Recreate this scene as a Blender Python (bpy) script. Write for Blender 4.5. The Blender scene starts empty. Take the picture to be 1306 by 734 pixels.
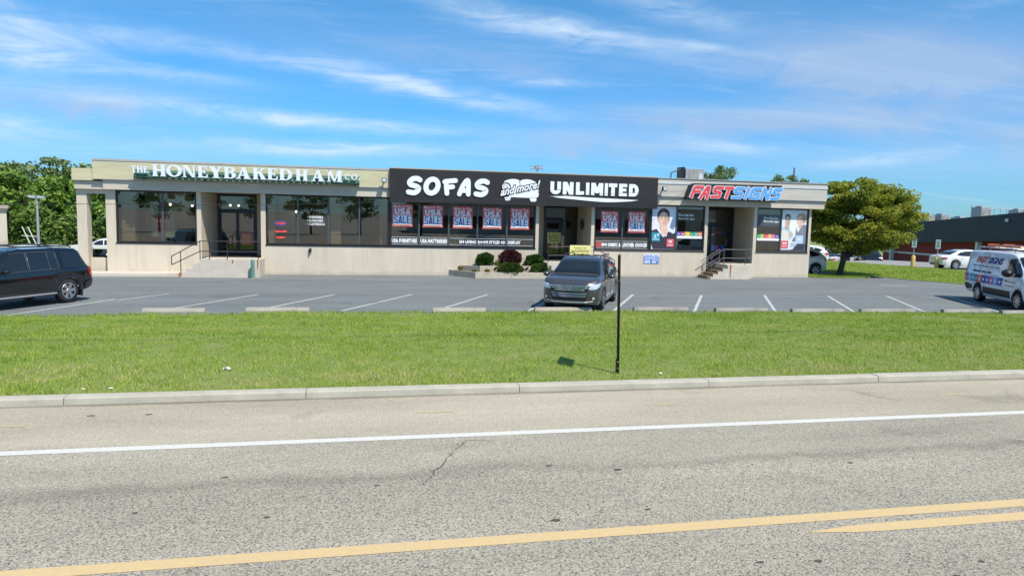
import bpy, bmesh, math, random
import numpy as np
from mathutils import Vector, Matrix
random.seed(7)
rng = np.random.default_rng(7)
S = bpy.context.scene
C = S.collection
R = math.radians

# ------------------------------------------------------------------ camera
def make_camera():
    f, yaw, pitch, roll, H = 918.715, .2104098, .0986066, .0232298, 3.05
    w = Vector((math.sin(yaw) * math.cos(pitch), math.cos(yaw) * math.cos(pitch), -math.sin(pitch)))
    r = Vector((math.cos(yaw), -math.sin(yaw), 0))
    u = r.cross(w)
    r2 = r * math.cos(roll) + u * math.sin(roll)
    u2 = u * math.cos(roll) - r * math.sin(roll)
    cd = bpy.data.cameras.new("camera")
    cd.sensor_width = 36
    cd.lens = 36 * f / 1306
    cd.clip_end = 4000
    cam = bpy.data.objects.new("camera", cd)
    C.objects.link(cam)
    m = Matrix((r2, u2, -w)).transposed().to_4x4()
    m.translation = (0, 0, H)
    cam.matrix_world = m
    S.camera = cam
make_camera()

# ------------------------------------------------------------------ world, sun, exposure
SUN = Vector((.327, -.6, 1)).normalized()
def make_world():
    wd = bpy.data.worlds.new("World")
    S.world = wd
    wd.use_nodes = True
    nt = wd.node_tree
    nt.nodes.clear()
    N, L = nt.nodes.new, nt.links.new
    out = N('ShaderNodeOutputWorld')
    bg = N('ShaderNodeBackground')
    bg.inputs[1].default_value = .12
    sky = N('ShaderNodeTexSky')
    sky.sky_type = 'NISHITA'
    sky.sun_disc = False
    sky.sun_elevation = math.asin(SUN.z)
    sky.sun_rotation = math.atan2(SUN.x, SUN.y)
    sky.air_density = 1.0
    sky.dust_density = .25
    sky.ozone_density = 2.2
    hs = N('ShaderNodeHueSaturation')
    hs.inputs['Saturation'].default_value = 1.14
    hs.inputs['Hue'].default_value = .482
    L(sky.outputs[0], hs.inputs['Color'])
    # thin cirrus projected on a high plane
    tc = N('ShaderNodeTexCoord')
    sp = N('ShaderNodeSeparateXYZ'); L(tc.outputs['Generated'], sp.inputs[0])
    def mth(op, a, b=None, c=None):
        n = N('ShaderNodeMath'); n.operation = op
        for i, v in enumerate((a, b, c)):
            if v is None: continue
            if isinstance(v, (int, float)): n.inputs[i].default_value = v
            else: L(v, n.inputs[i])
        return n.outputs[0]
    zz = mth('MAXIMUM', mth('ADD', sp.outputs[2], .10), .04)
    px = mth('DIVIDE', sp.outputs[0], zz)
    py = mth('DIVIDE', sp.outputs[1], zz)
    cb = N('ShaderNodeCombineXYZ'); L(px, cb.inputs[0]); L(py, cb.inputs[1])
    def layer(scale, rot, loc, ns, detail, dist, lo, hi, rough=.6):
        mp = N('ShaderNodeMapping'); mp.inputs['Scale'].default_value = scale
        mp.inputs['Rotation'].default_value = (0, 0, R(rot)); mp.inputs['Location'].default_value = loc
        L(cb.outputs[0], mp.inputs[0])
        nz = N('ShaderNodeTexNoise'); nz.inputs['Scale'].default_value = ns
        nz.inputs['Detail'].default_value = detail; nz.inputs['Roughness'].default_value = rough
        nz.inputs['Distortion'].default_value = dist
        L(mp.outputs[0], nz.inputs['Vector'])
        mr = N('ShaderNodeMapRange'); mr.interpolation_type = 'SMOOTHSTEP'
        mr.inputs[1].default_value = lo; mr.inputs[2].default_value = hi
        L(nz.outputs[0], mr.inputs[0])
        return mr.outputs[0]
    a = layer((.35, 1.5, 1), -14, (3.1, 1.2, 0), 1.1, 8, .9, .50, .80)      # long streaks
    b = layer((.30, .9, 1), 22, (7.3, 4.1, 0), .7, 6, .5, .46, .74, .55)    # soft veils
    c = layer((.8, 2.6, 1), -24, (1.2, 9.4, 0), 2.2, 9, 1.2, .52, .82)
    d = layer((.22, .5, 1), 8, (5.3, 2.4, 0), .8, 6, .6, .38, .62, .6)      # thin lavender veils
    # cloud banks: azimuth, elevation, half width, half height, slope, strength, white (1) or lavender (0)
    BANKS = [(-0.378, 0.179, 0.077, 0.037, 0.023, 0.6, 1), (-0.393, 0.084, 0.06, 0.014, -0.036, 0.55, 1), (-0.108, 0.12, 0.203, 0.009, -0.041, 0.8, 1), (-0.029, 0.084, 0.189, 0.009, 0.036, 0.65, 1), (0.116, 0.163, 0.15, 0.013, -0.185, 0.5, 1), (0.241, 0.252, 0.178, 0.017, -0.19, 0.6, 1), (0.664, 0.189, 0.149, 0.036, -0.058, 1.3, 0), (0.495, 0.099, 0.068, 0.008, -0.11, 0.5, 1), (0.68, 0.081, 0.081, 0.008, 0.092, 0.4, 1), (0.299, 0.102, 0.156, 0.021, 0.006, 0.75, 0), (-0.311, 0.123, 0.129, 0.021, 0.087, 0.75, 0), (0.79, 0.111, 0.091, 0.031, -0.05, 0.6, 0), (0.147, 0.207, 0.232, 0.025, -0.082, 0.52, 0), (-0.208, 0.196, 0.19, 0.013, -0.032, 0.3, 1), (0.254, 0.18, 0.064, 0.007, -0.039, 0.4, 1), (0.012, 0.176, 0.126, 0.01, -0.147, 0.45, 1), (0.417, 0.266, 0.09, 0.013, -0.227, 0.45, 1), (0.459, 0.223, 0.059, 0.006, -0.134, 0.3, 1), (0.616, 0.132, 0.135, 0.019, -0.009, 0.7, 0), (0.413, 0.135, 0.148, 0.022, -0.034, 0.6, 0), (-0.244, 0.161, 0.117, 0.008, -0.014, 0.35, 1)]
    az = mth('ARCTAN2', sp.outputs[0], sp.outputs[1]); el = mth('ARCSINE', sp.outputs[2])
    cv = N('ShaderNodeCombineXYZ'); L(az, cv.inputs[0]); L(el, cv.inputs[1])
    def wisps(scale, ns, rot, seed):
        mp = N('ShaderNodeMapping'); mp.inputs['Scale'].default_value = scale; mp.inputs['Rotation'].default_value = (0, 0, R(rot)); mp.inputs['Location'].default_value = (seed, seed * 1.7, 0)
        L(cv.outputs[0], mp.inputs[0])
        nz = N('ShaderNodeTexNoise'); nz.inputs['Scale'].default_value = ns; nz.inputs['Detail'].default_value = 9; nz.inputs['Roughness'].default_value = .62; nz.inputs['Distortion'].default_value = .7
        L(mp.outputs[0], nz.inputs['Vector']); return nz.outputs[0]
    wf = wisps((1, 5, 1), 9, 4, 2.3); wl = wisps((1, 2.2, 1), 6, -6, 6.1)
    cloud = {1: None, 0: None}
    for a0, e0, sa, se, sl, k, wh in BANKS:
        da = mth('DIVIDE', mth('SUBTRACT', az, a0), sa)
        de = mth('DIVIDE', mth('SUBTRACT', mth('SUBTRACT', el, e0), mth('MULTIPLY', mth('SUBTRACT', az, a0), sl)), se)
        # ragged edge: the noise pushes the outline in and out
        de = mth('ADD', de, mth('MULTIPLY', mth('SUBTRACT', wl, .5), 2.6))
        r2 = mth('ADD', mth('MULTIPLY', da, da), mth('MULTIPLY', de, de))
        g_ = mth('MULTIPLY', mth('EXPONENT', mth('MULTIPLY', r2, -1.1)), k)
        cloud[wh] = g_ if cloud[wh] is None else mth('ADD', cloud[wh], g_)
    ragw = N('ShaderNodeMapRange'); ragw.inputs[1].default_value = .34; ragw.inputs[2].default_value = .62; ragw.inputs[3].default_value = .15; ragw.inputs[4].default_value = 1.15; L(wf, ragw.inputs[0])
    ragl = N('ShaderNodeMapRange'); ragl.inputs[1].default_value = .36; ragl.inputs[2].default_value = .62; ragl.inputs[3].default_value = .35; ragl.inputs[4].default_value = 1.1; L(wl, ragl.inputs[0])
    # the same thin weather elsewhere in the sky
    d = mth('ADD', mth('MULTIPLY', layer((.22, .5, 1), 8, (5.3, 2.4, 0), .8, 6, .6, .42, .66, .6), .32), mth('MULTIPLY', cloud[0], ragl.outputs[0]))
    d = mth('MINIMUM', mth('MULTIPLY_ADD', d, 1.15, .02), 1)
    s = mth('ADD', mth('MULTIPLY', a, .22), mth('MULTIPLY', b, .14))
    s = mth('ADD', s, mth('MULTIPLY', c, .16))
    s = mth('ADD', s, mth('MULTIPLY', cloud[1], ragw.outputs[0]))
    s = mth('MINIMUM', s, .8)
    # deep clear-day blue that holds down to the skyline
    cr = N('ShaderNodeValToRGB'); L(sp.outputs[2], cr.inputs[0]); e = cr.color_ramp.elements
    e[0].position = .0; e[0].color = (.27, .58, .95, 1); e[1].position = 1; e[1].color = (.85, .92, 1, 1)
    q = e.new(.10); q.color = (.26, .60, .99, 1); q = e.new(.32); q.color = (.46, .75, .98, 1)
    tn = N('ShaderNodeMix'); tn.data_type = 'RGBA'; tn.blend_type = 'MULTIPLY'; tn.inputs[0].default_value = 1
    L(hs.outputs[0], tn.inputs[6]); L(cr.outputs[0], tn.inputs[7])
    vl = N('ShaderNodeMix'); vl.data_type = 'RGBA'
    L(mth('MULTIPLY', d, .75), vl.inputs[0]); L(tn.outputs[2], vl.inputs[6]); vl.inputs[7].default_value = (2.7, 3.6, 5.1, 1)
    mx = N('ShaderNodeMix'); mx.data_type = 'RGBA'
    L(s, mx.inputs[0]); L(vl.outputs[2], mx.inputs[6])
    mx.inputs[7].default_value = (4.6, 5.6, 6.6, 1)
    L(mx.outputs[2], bg.inputs[0])
    L(bg.outputs[0], out.inputs[0])
    sd = bpy.data.lights.new("sun", 'SUN')
    sd.energy = 4.2
    sd.angle = R(.5)
    sd.color = (1, .935, .83)
    so = bpy.data.objects.new("sun", sd)
    so.rotation_euler = SUN.to_track_quat('Z', 'Y').to_euler()
    so.location = (20, -30, 60)
    C.objects.link(so)
    S.view_settings.view_transform = 'Standard'
    S.view_settings.look = 'None'
    S.view_settings.exposure = .42
    S.view_settings.gamma = 1
make_world()

# ------------------------------------------------------------------ materials
def lin(c):
    return tuple(((v / 255 + .055) / 1.055) ** 2.4 if v > 10 else v / 255 / 12.92 for v in c)
MATS = {}
def mat(name, col, rough=.7, metal=0., var=0., vscale=3., bump=0., bscale=40., spec=.5, coat=0., col2=None, streak=None, objvar=False):
    if name in MATS: return MATS[name]
    m = bpy.data.materials.new(name); m.use_nodes = True
    nt = m.node_tree; N, L = nt.nodes.new, nt.links.new
    p = nt.nodes['Principled BSDF']
    p.inputs['Base Color'].default_value = (*col, 1)
    p.inputs['Roughness'].default_value = rough
    p.inputs['Metallic'].default_value = metal
    p.inputs['Specular IOR Level'].default_value = spec
    p.inputs['Coat Weight'].default_value = coat
    p.inputs['Coat Roughness'].default_value = .03
    tc = None
    if var or col2 or bump:
        tc = N('ShaderNodeTexCoord')
    if var or col2:
        nz = N('ShaderNodeTexNoise'); nz.inputs['Scale'].default_value = vscale
        nz.inputs['Detail'].default_value = 6; nz.inputs['Roughness'].default_value = .65
        src = tc.outputs['Object']
        if streak:
            mp = N('ShaderNodeMapping'); mp.inputs['Scale'].default_value = streak
            L(src, mp.inputs[0]); src = mp.outputs[0]
        L(src, nz.inputs['Vector'])
        mr = N('ShaderNodeMapRange'); mr.inputs[1].default_value = .3; mr.inputs[2].default_value = .7
        L(nz.outputs[0], mr.inputs[0])
        mx = N('ShaderNodeMix'); mx.data_type = 'RGBA'
        c2 = col2 or tuple(v * (1 - var) for v in col)
        c1 = col if col2 else tuple(min(1, v * (1 + var * .6)) for v in col)
        mx.inputs[6].default_value = (*c1, 1); mx.inputs[7].default_value = (*c2, 1)
        L(mr.outputs[0], mx.inputs[0]); L(mx.outputs[2], p.inputs['Base Color'])
    if bump:
        nb = N('ShaderNodeTexNoise'); nb.inputs['Scale'].default_value = bscale; nb.inputs['Detail'].default_value = 4
        L(tc.outputs['Object'], nb.inputs['Vector'])
        bp = N('ShaderNodeBump'); bp.inputs['Strength'].default_value = bump; bp.inputs['Distance'].default_value = .02
        L(nb.outputs[0], bp.inputs['Height']); L(bp.outputs[0], p.inputs['Normal'])
    MATS[name] = m
    return m
def glass(name, tint, ior=1.6, rough=0.0):
    if name in MATS: return MATS[name]
    m = bpy.data.materials.new(name); m.use_nodes = True
    nt = m.node_tree; N, L = nt.nodes.new, nt.links.new
    nt.nodes.remove(nt.nodes['Principled BSDF'])
    out = nt.nodes['Material Output']
    t = N('ShaderNodeBsdfTransparent'); t.inputs[0].default_value = (*tint, 1)
    g = N('ShaderNodeBsdfGlossy'); g.inputs['Roughness'].default_value = rough
    g.inputs['Color'].default_value = (.95, .9, .8, 1)
    f = N('ShaderNodeFresnel'); f.inputs[0].default_value = ior
    x = N('ShaderNodeMixShader')
    ge = N('ShaderNodeNewGeometry'); iv = N('ShaderNodeMath'); iv.operation = 'SUBTRACT'; iv.inputs[0].default_value = 1; L(ge.outputs['Backfacing'], iv.inputs[1])
    fm = N('ShaderNodeMath'); fm.operation = 'MULTIPLY'; L(f.outputs[0], fm.inputs[0]); L(iv.outputs[0], fm.inputs[1])
    L(fm.outputs[0], x.inputs[0]); L(t.outputs[0], x.inputs[1]); L(g.outputs[0], x.inputs[2]); L(x.outputs[0], out.inputs[0])
    MATS[name] = m
    return m
def emis(name, col, st):
    if name in MATS: return MATS[name]
    m = mat(name, col)
    p = m.node_tree.nodes['Principled BSDF']
    p.inputs['Emission Color'].default_value = (*col, 1); p.inputs['Emission Strength'].default_value = st
    return m
def leafmat(name, c1, c2, c3=None, nscale=.8, trans=.25):
    if name in MATS: return MATS[name]
    m = bpy.data.materials.new(name); m.use_nodes = True
    nt = m.node_tree; N, L = nt.nodes.new, nt.links.new
    p = nt.nodes['Principled BSDF']; p.inputs['Roughness'].default_value = .55
    p.inputs['Specular IOR Level'].default_value = .3
    ge = N('ShaderNodeNewGeometry'); tc = N('ShaderNodeTexCoord')
    nz = N('ShaderNodeTexNoise'); nz.inputs['Scale'].default_value = nscale; nz.inputs['Detail'].default_value = 3
    L(tc.outputs['Object'], nz.inputs['Vector'])
    a = N('ShaderNodeMath'); a.operation = 'MULTIPLY_ADD'; L(ge.outputs['Random Per Island'], a.inputs[0])
    a.inputs[1].default_value = .55; 
    b = N('ShaderNodeMath'); b.operation = 'MULTIPLY_ADD'; L(nz.outputs[0], b.inputs[0]); b.inputs[1].default_value = 1.4; b.inputs[2].default_value = -.48
    L(b.outputs[0], a.inputs[2])
    cr = N('ShaderNodeValToRGB'); L(a.outputs[0], cr.inputs[0])
    e = cr.color_ramp.elements
    e[0].position = .15; e[0].color = (*c1, 1); e[1].position = .75; e[1].color = (*c2, 1)
    if c3:
        n = e.new(.95); n.color = (*c3, 1)
    L(cr.outputs[0], p.inputs['Base Color'])
    tr = N('ShaderNodeBsdfTranslucent'); L(cr.outputs[0], tr.inputs[0])
    mx = N('ShaderNodeMixShader'); mx.inputs[0].default_value = trans
    L(p.outputs[0], mx.inputs[1]); L(tr.outputs[0], mx.inputs[2]); L(mx.outputs[0], nt.nodes['Material Output'].inputs[0])
    MATS[name] = m
    return m

M_STUCCO = mat('stucco', (.61, .535, .425), .9, var=.11, vscale=1.4, bump=.25, bscale=60, streak=(1, 1, .35))
def weather(m, dirt, z0, z1):
    nt = m.node_tree; N, L = nt.nodes.new, nt.links.new; p = nt.nodes['Principled BSDF']; src = p.inputs['Base Color'].links[0].from_socket
    tc = N('ShaderNodeTexCoord'); ge = N('ShaderNodeNewGeometry'); sp = N('ShaderNodeSeparateXYZ'); L(ge.outputs['Position'], sp.inputs[0])
    mp = N('ShaderNodeMapping'); mp.inputs['Scale'].default_value = (3.2, 1, .22); L(ge.outputs['Position'], mp.inputs[0])
    a = N('ShaderNodeTexNoise'); a.inputs['Scale'].default_value = 1.6; a.inputs['Detail'].default_value = 8; a.inputs['Roughness'].default_value = .7; L(mp.outputs[0], a.inputs['Vector'])
    ra = N('ShaderNodeMapRange'); ra.inputs[1].default_value = .52; ra.inputs[2].default_value = .75; ra.inputs[4].default_value = .40; L(a.outputs[0], ra.inputs[0])
    b = N('ShaderNodeTexNoise'); b.inputs['Scale'].default_value = 2.3; b.inputs['Detail'].default_value = 7; L(ge.outputs['Position'], b.inputs['Vector'])
    zz = N('ShaderNodeMath'); zz.operation = 'MULTIPLY_ADD'; L(b.outputs[0], zz.inputs[0]); zz.inputs[1].default_value = -.45; L(sp.outputs[2], zz.inputs[2])
    rb = N('ShaderNodeMapRange'); rb.interpolation_type = 'SMOOTHSTEP'; rb.inputs[1].default_value = z0; rb.inputs[2].default_value = z1; rb.inputs[3].default_value = .55; rb.inputs[4].default_value = 0; L(zz.outputs[0], rb.inputs[0])
    mx = N('ShaderNodeMath'); mx.operation = 'MAXIMUM'; L(ra.outputs[0], mx.inputs[0]); L(rb.outputs[0], mx.inputs[1])
    x = N('ShaderNodeMix'); x.data_type = 'RGBA'; L(mx.outputs[0], x.inputs[0]); L(src, x.inputs[6]); x.inputs[7].default_value = (*dirt, 1); L(x.outputs[2], p.inputs['Base Color'])
weather(M_STUCCO, (.36, .32, .26), -.28, .02)
M_BAND = mat('band_stucco', (.54, .485, .40), .9, var=.12, vscale=1.2, bump=.15, bscale=40, streak=(1, 1, 3))
M_FASCIA_R = mat('fascia_beige', (.50, .47, .41), .8, var=.12, vscale=.9, streak=(.5, 1, 4))
M_FASCIA_L = mat('fascia_cream', (.55, .51, .33), .8, var=.12, vscale=1., streak=(.6, 1, 3))
M_CAP = mat('cap_metal', (.40, .40, .40), .5, var=.1)
M_CAPL = mat('ledge_metal', (.55, .58, .6), .5, var=.1)
M_BRONZE = mat('bronze_frame', (.018, .016, .018), .4)
M_ALU = mat('alu_frame', (.07, .08, .09), .4)
M_GLASS = glass('window_glass', (.72, .71, .66), 2.35)
M_CONC = mat('concrete', (.56, .505, .425), .9, var=.12, vscale=2.5, bump=.3, bscale=30)
M_CONCD = mat('old_concrete', (.33, .315, .28), .95, var=.35, vscale=3, bump=.4, bscale=25)
M_STEP = mat('step_shaded', (.22, .165, .105), .9, var=.2)  # brown carries the shade of the left-facing risers in its colour
M_DARKFLOOR = mat('dark_floor', (.03, .03, .032), .95, var=.3)  # near-black finish of the recess floors
M_RAIL = mat('rail_paint', (.035, .02, .025), .5)
M_RAILG = mat('rail_grey', (.12, .115, .12), .5)
M_BLACKSIGN = mat('sign_black', (.018, .017, .018), .55, var=.3, vscale=.7)
M_WHITE = mat('sign_white', (.80, .82, .84), .45)
M_LETTER = mat('letter_white', (.72, .77, .84), .4)
M_INT = mat('interior_wall', (.34, .32, .27), .9)
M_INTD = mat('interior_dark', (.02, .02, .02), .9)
M_CARPET = mat('carpet', (.06, .05, .045), .95)
M_PILLAR = mat('inner_pillar', (.42, .37, .26), .9)
M_RED = mat('print_red', (.76, .11, .15), .5)
M_BLUE = mat('print_blue', (.02, .05, .32), .5)
M_YELLOW = mat('print_yellow', (.80, .72, .18), .5)
M_RUBBER = mat('rubber', (.018, .018, .019), .85, var=.3)
M_CHROME = mat('chrome', (.75, .76, .78), .15, 1.0)
M_RIM = mat('rim_alloy', (.52, .53, .55), .32, .9)
M_BLACKP = mat('black_plastic', (.015, .015, .016), .5)
M_CARGLASS = mat('car_glass', (.012, .016, .02), .03, spec=.8)
M_HEAD = mat('headlight', (.62, .66, .72), .08, .3, coat=1)
M_TAIL = mat('taillight', (.45, .01, .012), .15, coat=1)
M_UNDER = mat('underbody', (.008, .008, .008), .9)
M_RUST = mat('rust', (.36, .13, .04), .9, var=.3, vscale=9)
M_GREENP = mat('green_paint', (.10, .24, .19), .6, var=.15)
M_GREENAWN = mat('awning_green', (.035, .11, .075), .6, var=.2)
M_GALV = mat('galvanised', (.40, .41, .42), .5, .4, var=.15)
M_BARK = mat('bark', (.055, .042, .032), .95, var=.4, vscale=5, bump=.6, bscale=12)

# ------------------------------------------------------------------ mesh helpers
class MB:
    def __init__(s): s.v, s.f, s.m = [], [], []
    def add(s, vs, fs, mi=0):
        o = len(s.v); s.v += [tuple(v) for v in vs]; s.f += [tuple(i + o for i in f) for f in fs]; s.m += [mi] * len(fs)
        return s
    def box(s, x0, x1, y0, y1, z0, z1, mi=0):
        return s.add([(x0, y0, z0), (x1, y0, z0), (x1, y1, z0), (x0, y1, z0), (x0, y0, z1), (x1, y0, z1), (x1, y1, z1), (x0, y1, z1)],
              [(0, 3, 2, 1), (4, 5, 6, 7), (0, 1, 5, 4), (1, 2, 6, 5), (2, 3, 7, 6), (3, 0, 4, 7)], mi)
    def prism_xz(s, poly, y0, y1, mi=0):        # polygon in x-z, front at y0
        n = len(poly)
        a = sum(poly[i][0] * poly[(i + 1) % n][1] - poly[(i + 1) % n][0] * poly[i][1] for i in range(n))
        if a < 0: poly = poly[::-1]
        vs = [(x, y0, z) for x, z in poly] + [(x, y1, z) for x, z in poly]
        fs = [tuple(range(n)), tuple(range(2 * n - 1, n - 1, -1))] + [(i, i + n, (i + 1) % n + n, (i + 1) % n) for i in range(n)]
        return s.add(vs, fs, mi)
    def prism_xy(s, poly, z0, z1, mi=0):
        n = len(poly)
        a = sum(poly[i][0] * poly[(i + 1) % n][1] - poly[(i + 1) % n][0] * poly[i][1] for i in range(n))
        if a < 0: poly = poly[::-1]
        vs = [(x, y, z0) for x, y in poly] + [(x, y, z1) for x, y in poly]
        fs = [tuple(range(n - 1, -1, -1)), tuple(range(n, 2 * n))] + [(i, (i + 1) % n, (i + 1) % n + n, i + n) for i in range(n)]
        return s.add(vs, fs, mi)
    def tube(s, pts, r, n=8, mi=0, caps=True):
        pts = [Vector(p) for p in pts]
        rs = r if isinstance(r, (list, tuple)) else [r] * len(pts)
        up = Vector((0, 0, 1)); rings = []
        for i, p in enumerate(pts):
            d = (pts[min(i + 1, len(pts) - 1)] - pts[max(i - 1, 0)]).normalized()
            a = d.cross(up if abs(d.z) < .95 else Vector((1, 0, 0))).normalized(); b = a.cross(d)
            rings.append([p + (a * math.cos(2 * math.pi * k / n) + b * math.sin(2 * math.pi * k / n)) * rs[i] for k in range(n)])
        vs = [v for q in rings for v in q]; fs = []
        for i in range(len(pts) - 1):
            for k in range(n):
                fs.append((i * n + k, i * n + (k + 1) % n, (i + 1) * n + (k + 1) % n, (i + 1) * n + k))
        if caps:
            fs.append(tuple(range(n - 1, -1, -1))); fs.append(tuple((len(pts) - 1) * n + k for k in range(n)))
        return s.add(vs, fs, mi)
    def lathe_y(s, prof, cx, cz, n=24, mi=0, cy=0):    # profile (y, r) turned about an axis along y
        vs, fs = [], []
        for y, r in prof:
            for k in range(n):
                t = 2 * math.pi * k / n; vs.append((cx + r * math.cos(t), cy + y, cz + r * math.sin(t)))
        for i in range(len(prof) - 1):
            for k in range(n):
                fs.append((i * n + k, (i + 1) * n + k, (i + 1) * n + (k + 1) % n, i * n + (k + 1) % n))
        return s.add(vs, fs, mi)
    def build(s, name, mats, parent=None, smooth=None):
        me = bpy.data.meshes.new(name)
        me.from_pydata(s.v, [], s.f)
        if not isinstance(mats, (list, tuple)): mats = [mats]
        for m in mats: me.materials.append(m)
        if len(mats) > 1: me.polygons.foreach_set('material_index', s.m)
        if smooth:
            me.polygons.foreach_set('use_smooth', [True] * len(me.polygons)); me.set_sharp_from_angle(angle=R(smooth))
        me.update()
        return link(name, me, parent)
def link(name, me, parent=None):
    o = bpy.data.objects.new(name, me); C.objects.link(o)
    if parent is not None:
        o.parent = parent
        if parent.parent is None and parent.type == 'EMPTY':
            o.matrix_parent_inverse = Matrix.Translation(-Vector(parent.location))
    return o
def thing(name, label, cat, loc=(0, 0, 0), group=None):
    o = bpy.data.objects.new(name, None); C.objects.link(o); o.location = loc
    o.empty_display_size = .2
    o['label'] = label; o['category'] = cat
    if group: o['group'] = group
    return o
def tag(o, label, cat, group=None):
    o['label'] = label; o['category'] = cat
    if group: o['group'] = group
    return o
def struct(o): o['kind'] = 'structure'; return o
def stuff(o): o['kind'] = 'stuff'; return o
def move_origin(o):
    """put a parentless mesh's origin at the bottom centre of its bounds"""
    me = o.data; n = len(me.vertices); a = np.empty(n * 3, 'f'); me.vertices.foreach_get('co', a); a = a.reshape(-1, 3)
    c = np.array([(a[:, 0].min() + a[:, 0].max()) / 2, (a[:, 1].min() + a[:, 1].max()) / 2, a[:, 2].min()], 'f')
    me.vertices.foreach_set('co', (a - c).ravel()); me.update(); o.location = c.tolist(); return o
def fast_mesh(name, V, k, mats, smooth=False):
    """V: (n*k,3) separate k-gons"""
    me = bpy.data.meshes.new(name); n = len(V)
    me.vertices.add(n); me.vertices.foreach_set('co', np.asarray(V, 'f').ravel())
    me.loops.add(n); me.loops.foreach_set('vertex_index', np.arange(n, dtype='i'))
    me.polygons.add(n // k); me.polygons.foreach_set('loop_start', np.arange(0, n, k, dtype='i'))
    try: me.polygons.foreach_set('loop_total', np.full(n // k, k, 'i'))
    except Exception: pass
    for m in (mats if isinstance(mats, (list, tuple)) else [mats]): me.materials.append(m)
    me.update(calc_edges=True); me.validate()
    return me

# text from Blender's built-in font -> flat raised mesh facing -y
def glyph_mesh(s, bold=0., res=3, depth=.01, shear=0., bevel=0.):
    cu = bpy.data.curves.new('t', 'FONT'); cu.body = s; cu.resolution_u = res; cu.offset = bold
    cu.extrude = .5; cu.shear = shear; cu.align_x = 'LEFT'
    ob = bpy.data.objects.new('t', cu); C.objects.link(ob)
    dg = bpy.context.evaluated_depsgraph_get()
    me = bpy.data.meshes.new_from_object(ob.evaluated_get(dg))
    bpy.data.objects.remove(ob); bpy.data.curves.remove(cu)
    return me
def text(name, s, x0, x1, z0, z1, y, m, parent=None, bold=0., depth=.01, res=2, shear=0., height=None):
    """fit the text's box to x0..x1, z0..z1, front face at y, facing -y. x1 None keeps the font's proportions"""
    me = glyph_mesh(s, bold, res, depth, shear)
    n = len(me.vertices); a = np.empty(n * 3, 'f'); me.vertices.foreach_get('co', a); a = a.reshape(-1, 3)
    mn, mx = a.min(0), a.max(0); sc = (z1 - z0) / (mx[1] - mn[1])
    sx = sc if x1 is None else (x1 - x0) / (mx[0] - mn[0])
    b = np.empty_like(a)
    b[:, 0] = x0 + (a[:, 0] - mn[0]) * sx; b[:, 2] = z0 + (a[:, 1] - mn[1]) * sc
    b[:, 1] = y + (1 - (a[:, 2] - mn[2]) / max(1e-6, mx[2] - mn[2])) * depth
    me.vertices.foreach_set('co', b.ravel()); me.materials.clear(); me.materials.append(m); me.update(); me.name = name
    return link(name, me, parent)
def scribble(mb, x0, x1, z, h, y, mi=0, seed=0):
    r = random.Random(seed); x = x0
    while x < x1 - h * .4:
        w = h * r.uniform(.35, .75)
        if r.random() < .85: mb.box(x, min(x + w, x1), y, y + .004, z, z + h * r.uniform(.75, 1), mi)
        x += w + h * .18
# ribbons: a stroke of given width along a polyline in x-z
def ribbon(mb, pts, w, y0, y1, mi=0, cap='butt', closed=False, ncap=7):
    P = [Vector((p[0], p[1])) for p in pts]; n = len(P); Lf, Rt = [], []
    for i in range(n):
        a = P[i] - P[i - 1] if (i > 0 or closed) else None
        b = P[(i + 1) % n] - P[i] if (i < n - 1 or closed) else None
        if a is None: a = b
        if b is None: b = a
        a = a.normalized(); b = b.normalized(); t = (a + b)
        t = t.normalized() if t.length > 1e-4 else a
        nn = Vector((-t.y, t.x)); k = 1 / max(.5, nn.dot(Vector((-a.y, a.x))))
        Lf.append(P[i] + nn * w / 2 * k); Rt.append(P[i] - nn * w / 2 * k)
    m = n if closed else n - 1
    for i in range(m):
        j = (i + 1) % n
        mb.prism_xz([tuple(Rt[i]), tuple(Rt[j]), tuple(Lf[j]), tuple(Lf[i])], y0, y1, mi)
    if cap == 'round' and not closed:
        for p in (P[0], P[-1]):
            mb.prism_xz([(p.x + w / 2 * math.cos(2 * math.pi * k / 16), p.y + w / 2 * math.sin(2 * math.pi * k / 16)) for k in range(16)], y0 - .0015, y1, mi)
def smooth_pts(pts, k=6):
    out = []; n = len(pts)
    for i in range(n - 1):
        p0, p1, p2, p3 = (Vector(pts[max(i - 1, 0)]), Vector(pts[i]), Vector(pts[i + 1]), Vector(pts[min(i + 2, n - 1)]))
        for q in range(k):
            t = q / k
            out.append(tuple(.5 * ((2 * p1) + (p2 - p0) * t + (2 * p0 - 5 * p1 + 4 * p2 - p3) * t * t + (3 * p1 - p0 - 3 * p2 + p3) * t ** 3)))
    out.append(tuple(pts[-1])); return out
def ell(cx, cz, rx, rz, n=24, a0=0, a1=2 * math.pi):
    return [(cx + rx * math.cos(a0 + (a1 - a0) * k / n), cz + rz * math.sin(a0 + (a1 - a0) * k / n)) for k in range(n + (0 if abs(a1 - a0 - 2 * math.pi) < 1e-6 else 1))]
def hidden_name(): pass

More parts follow.
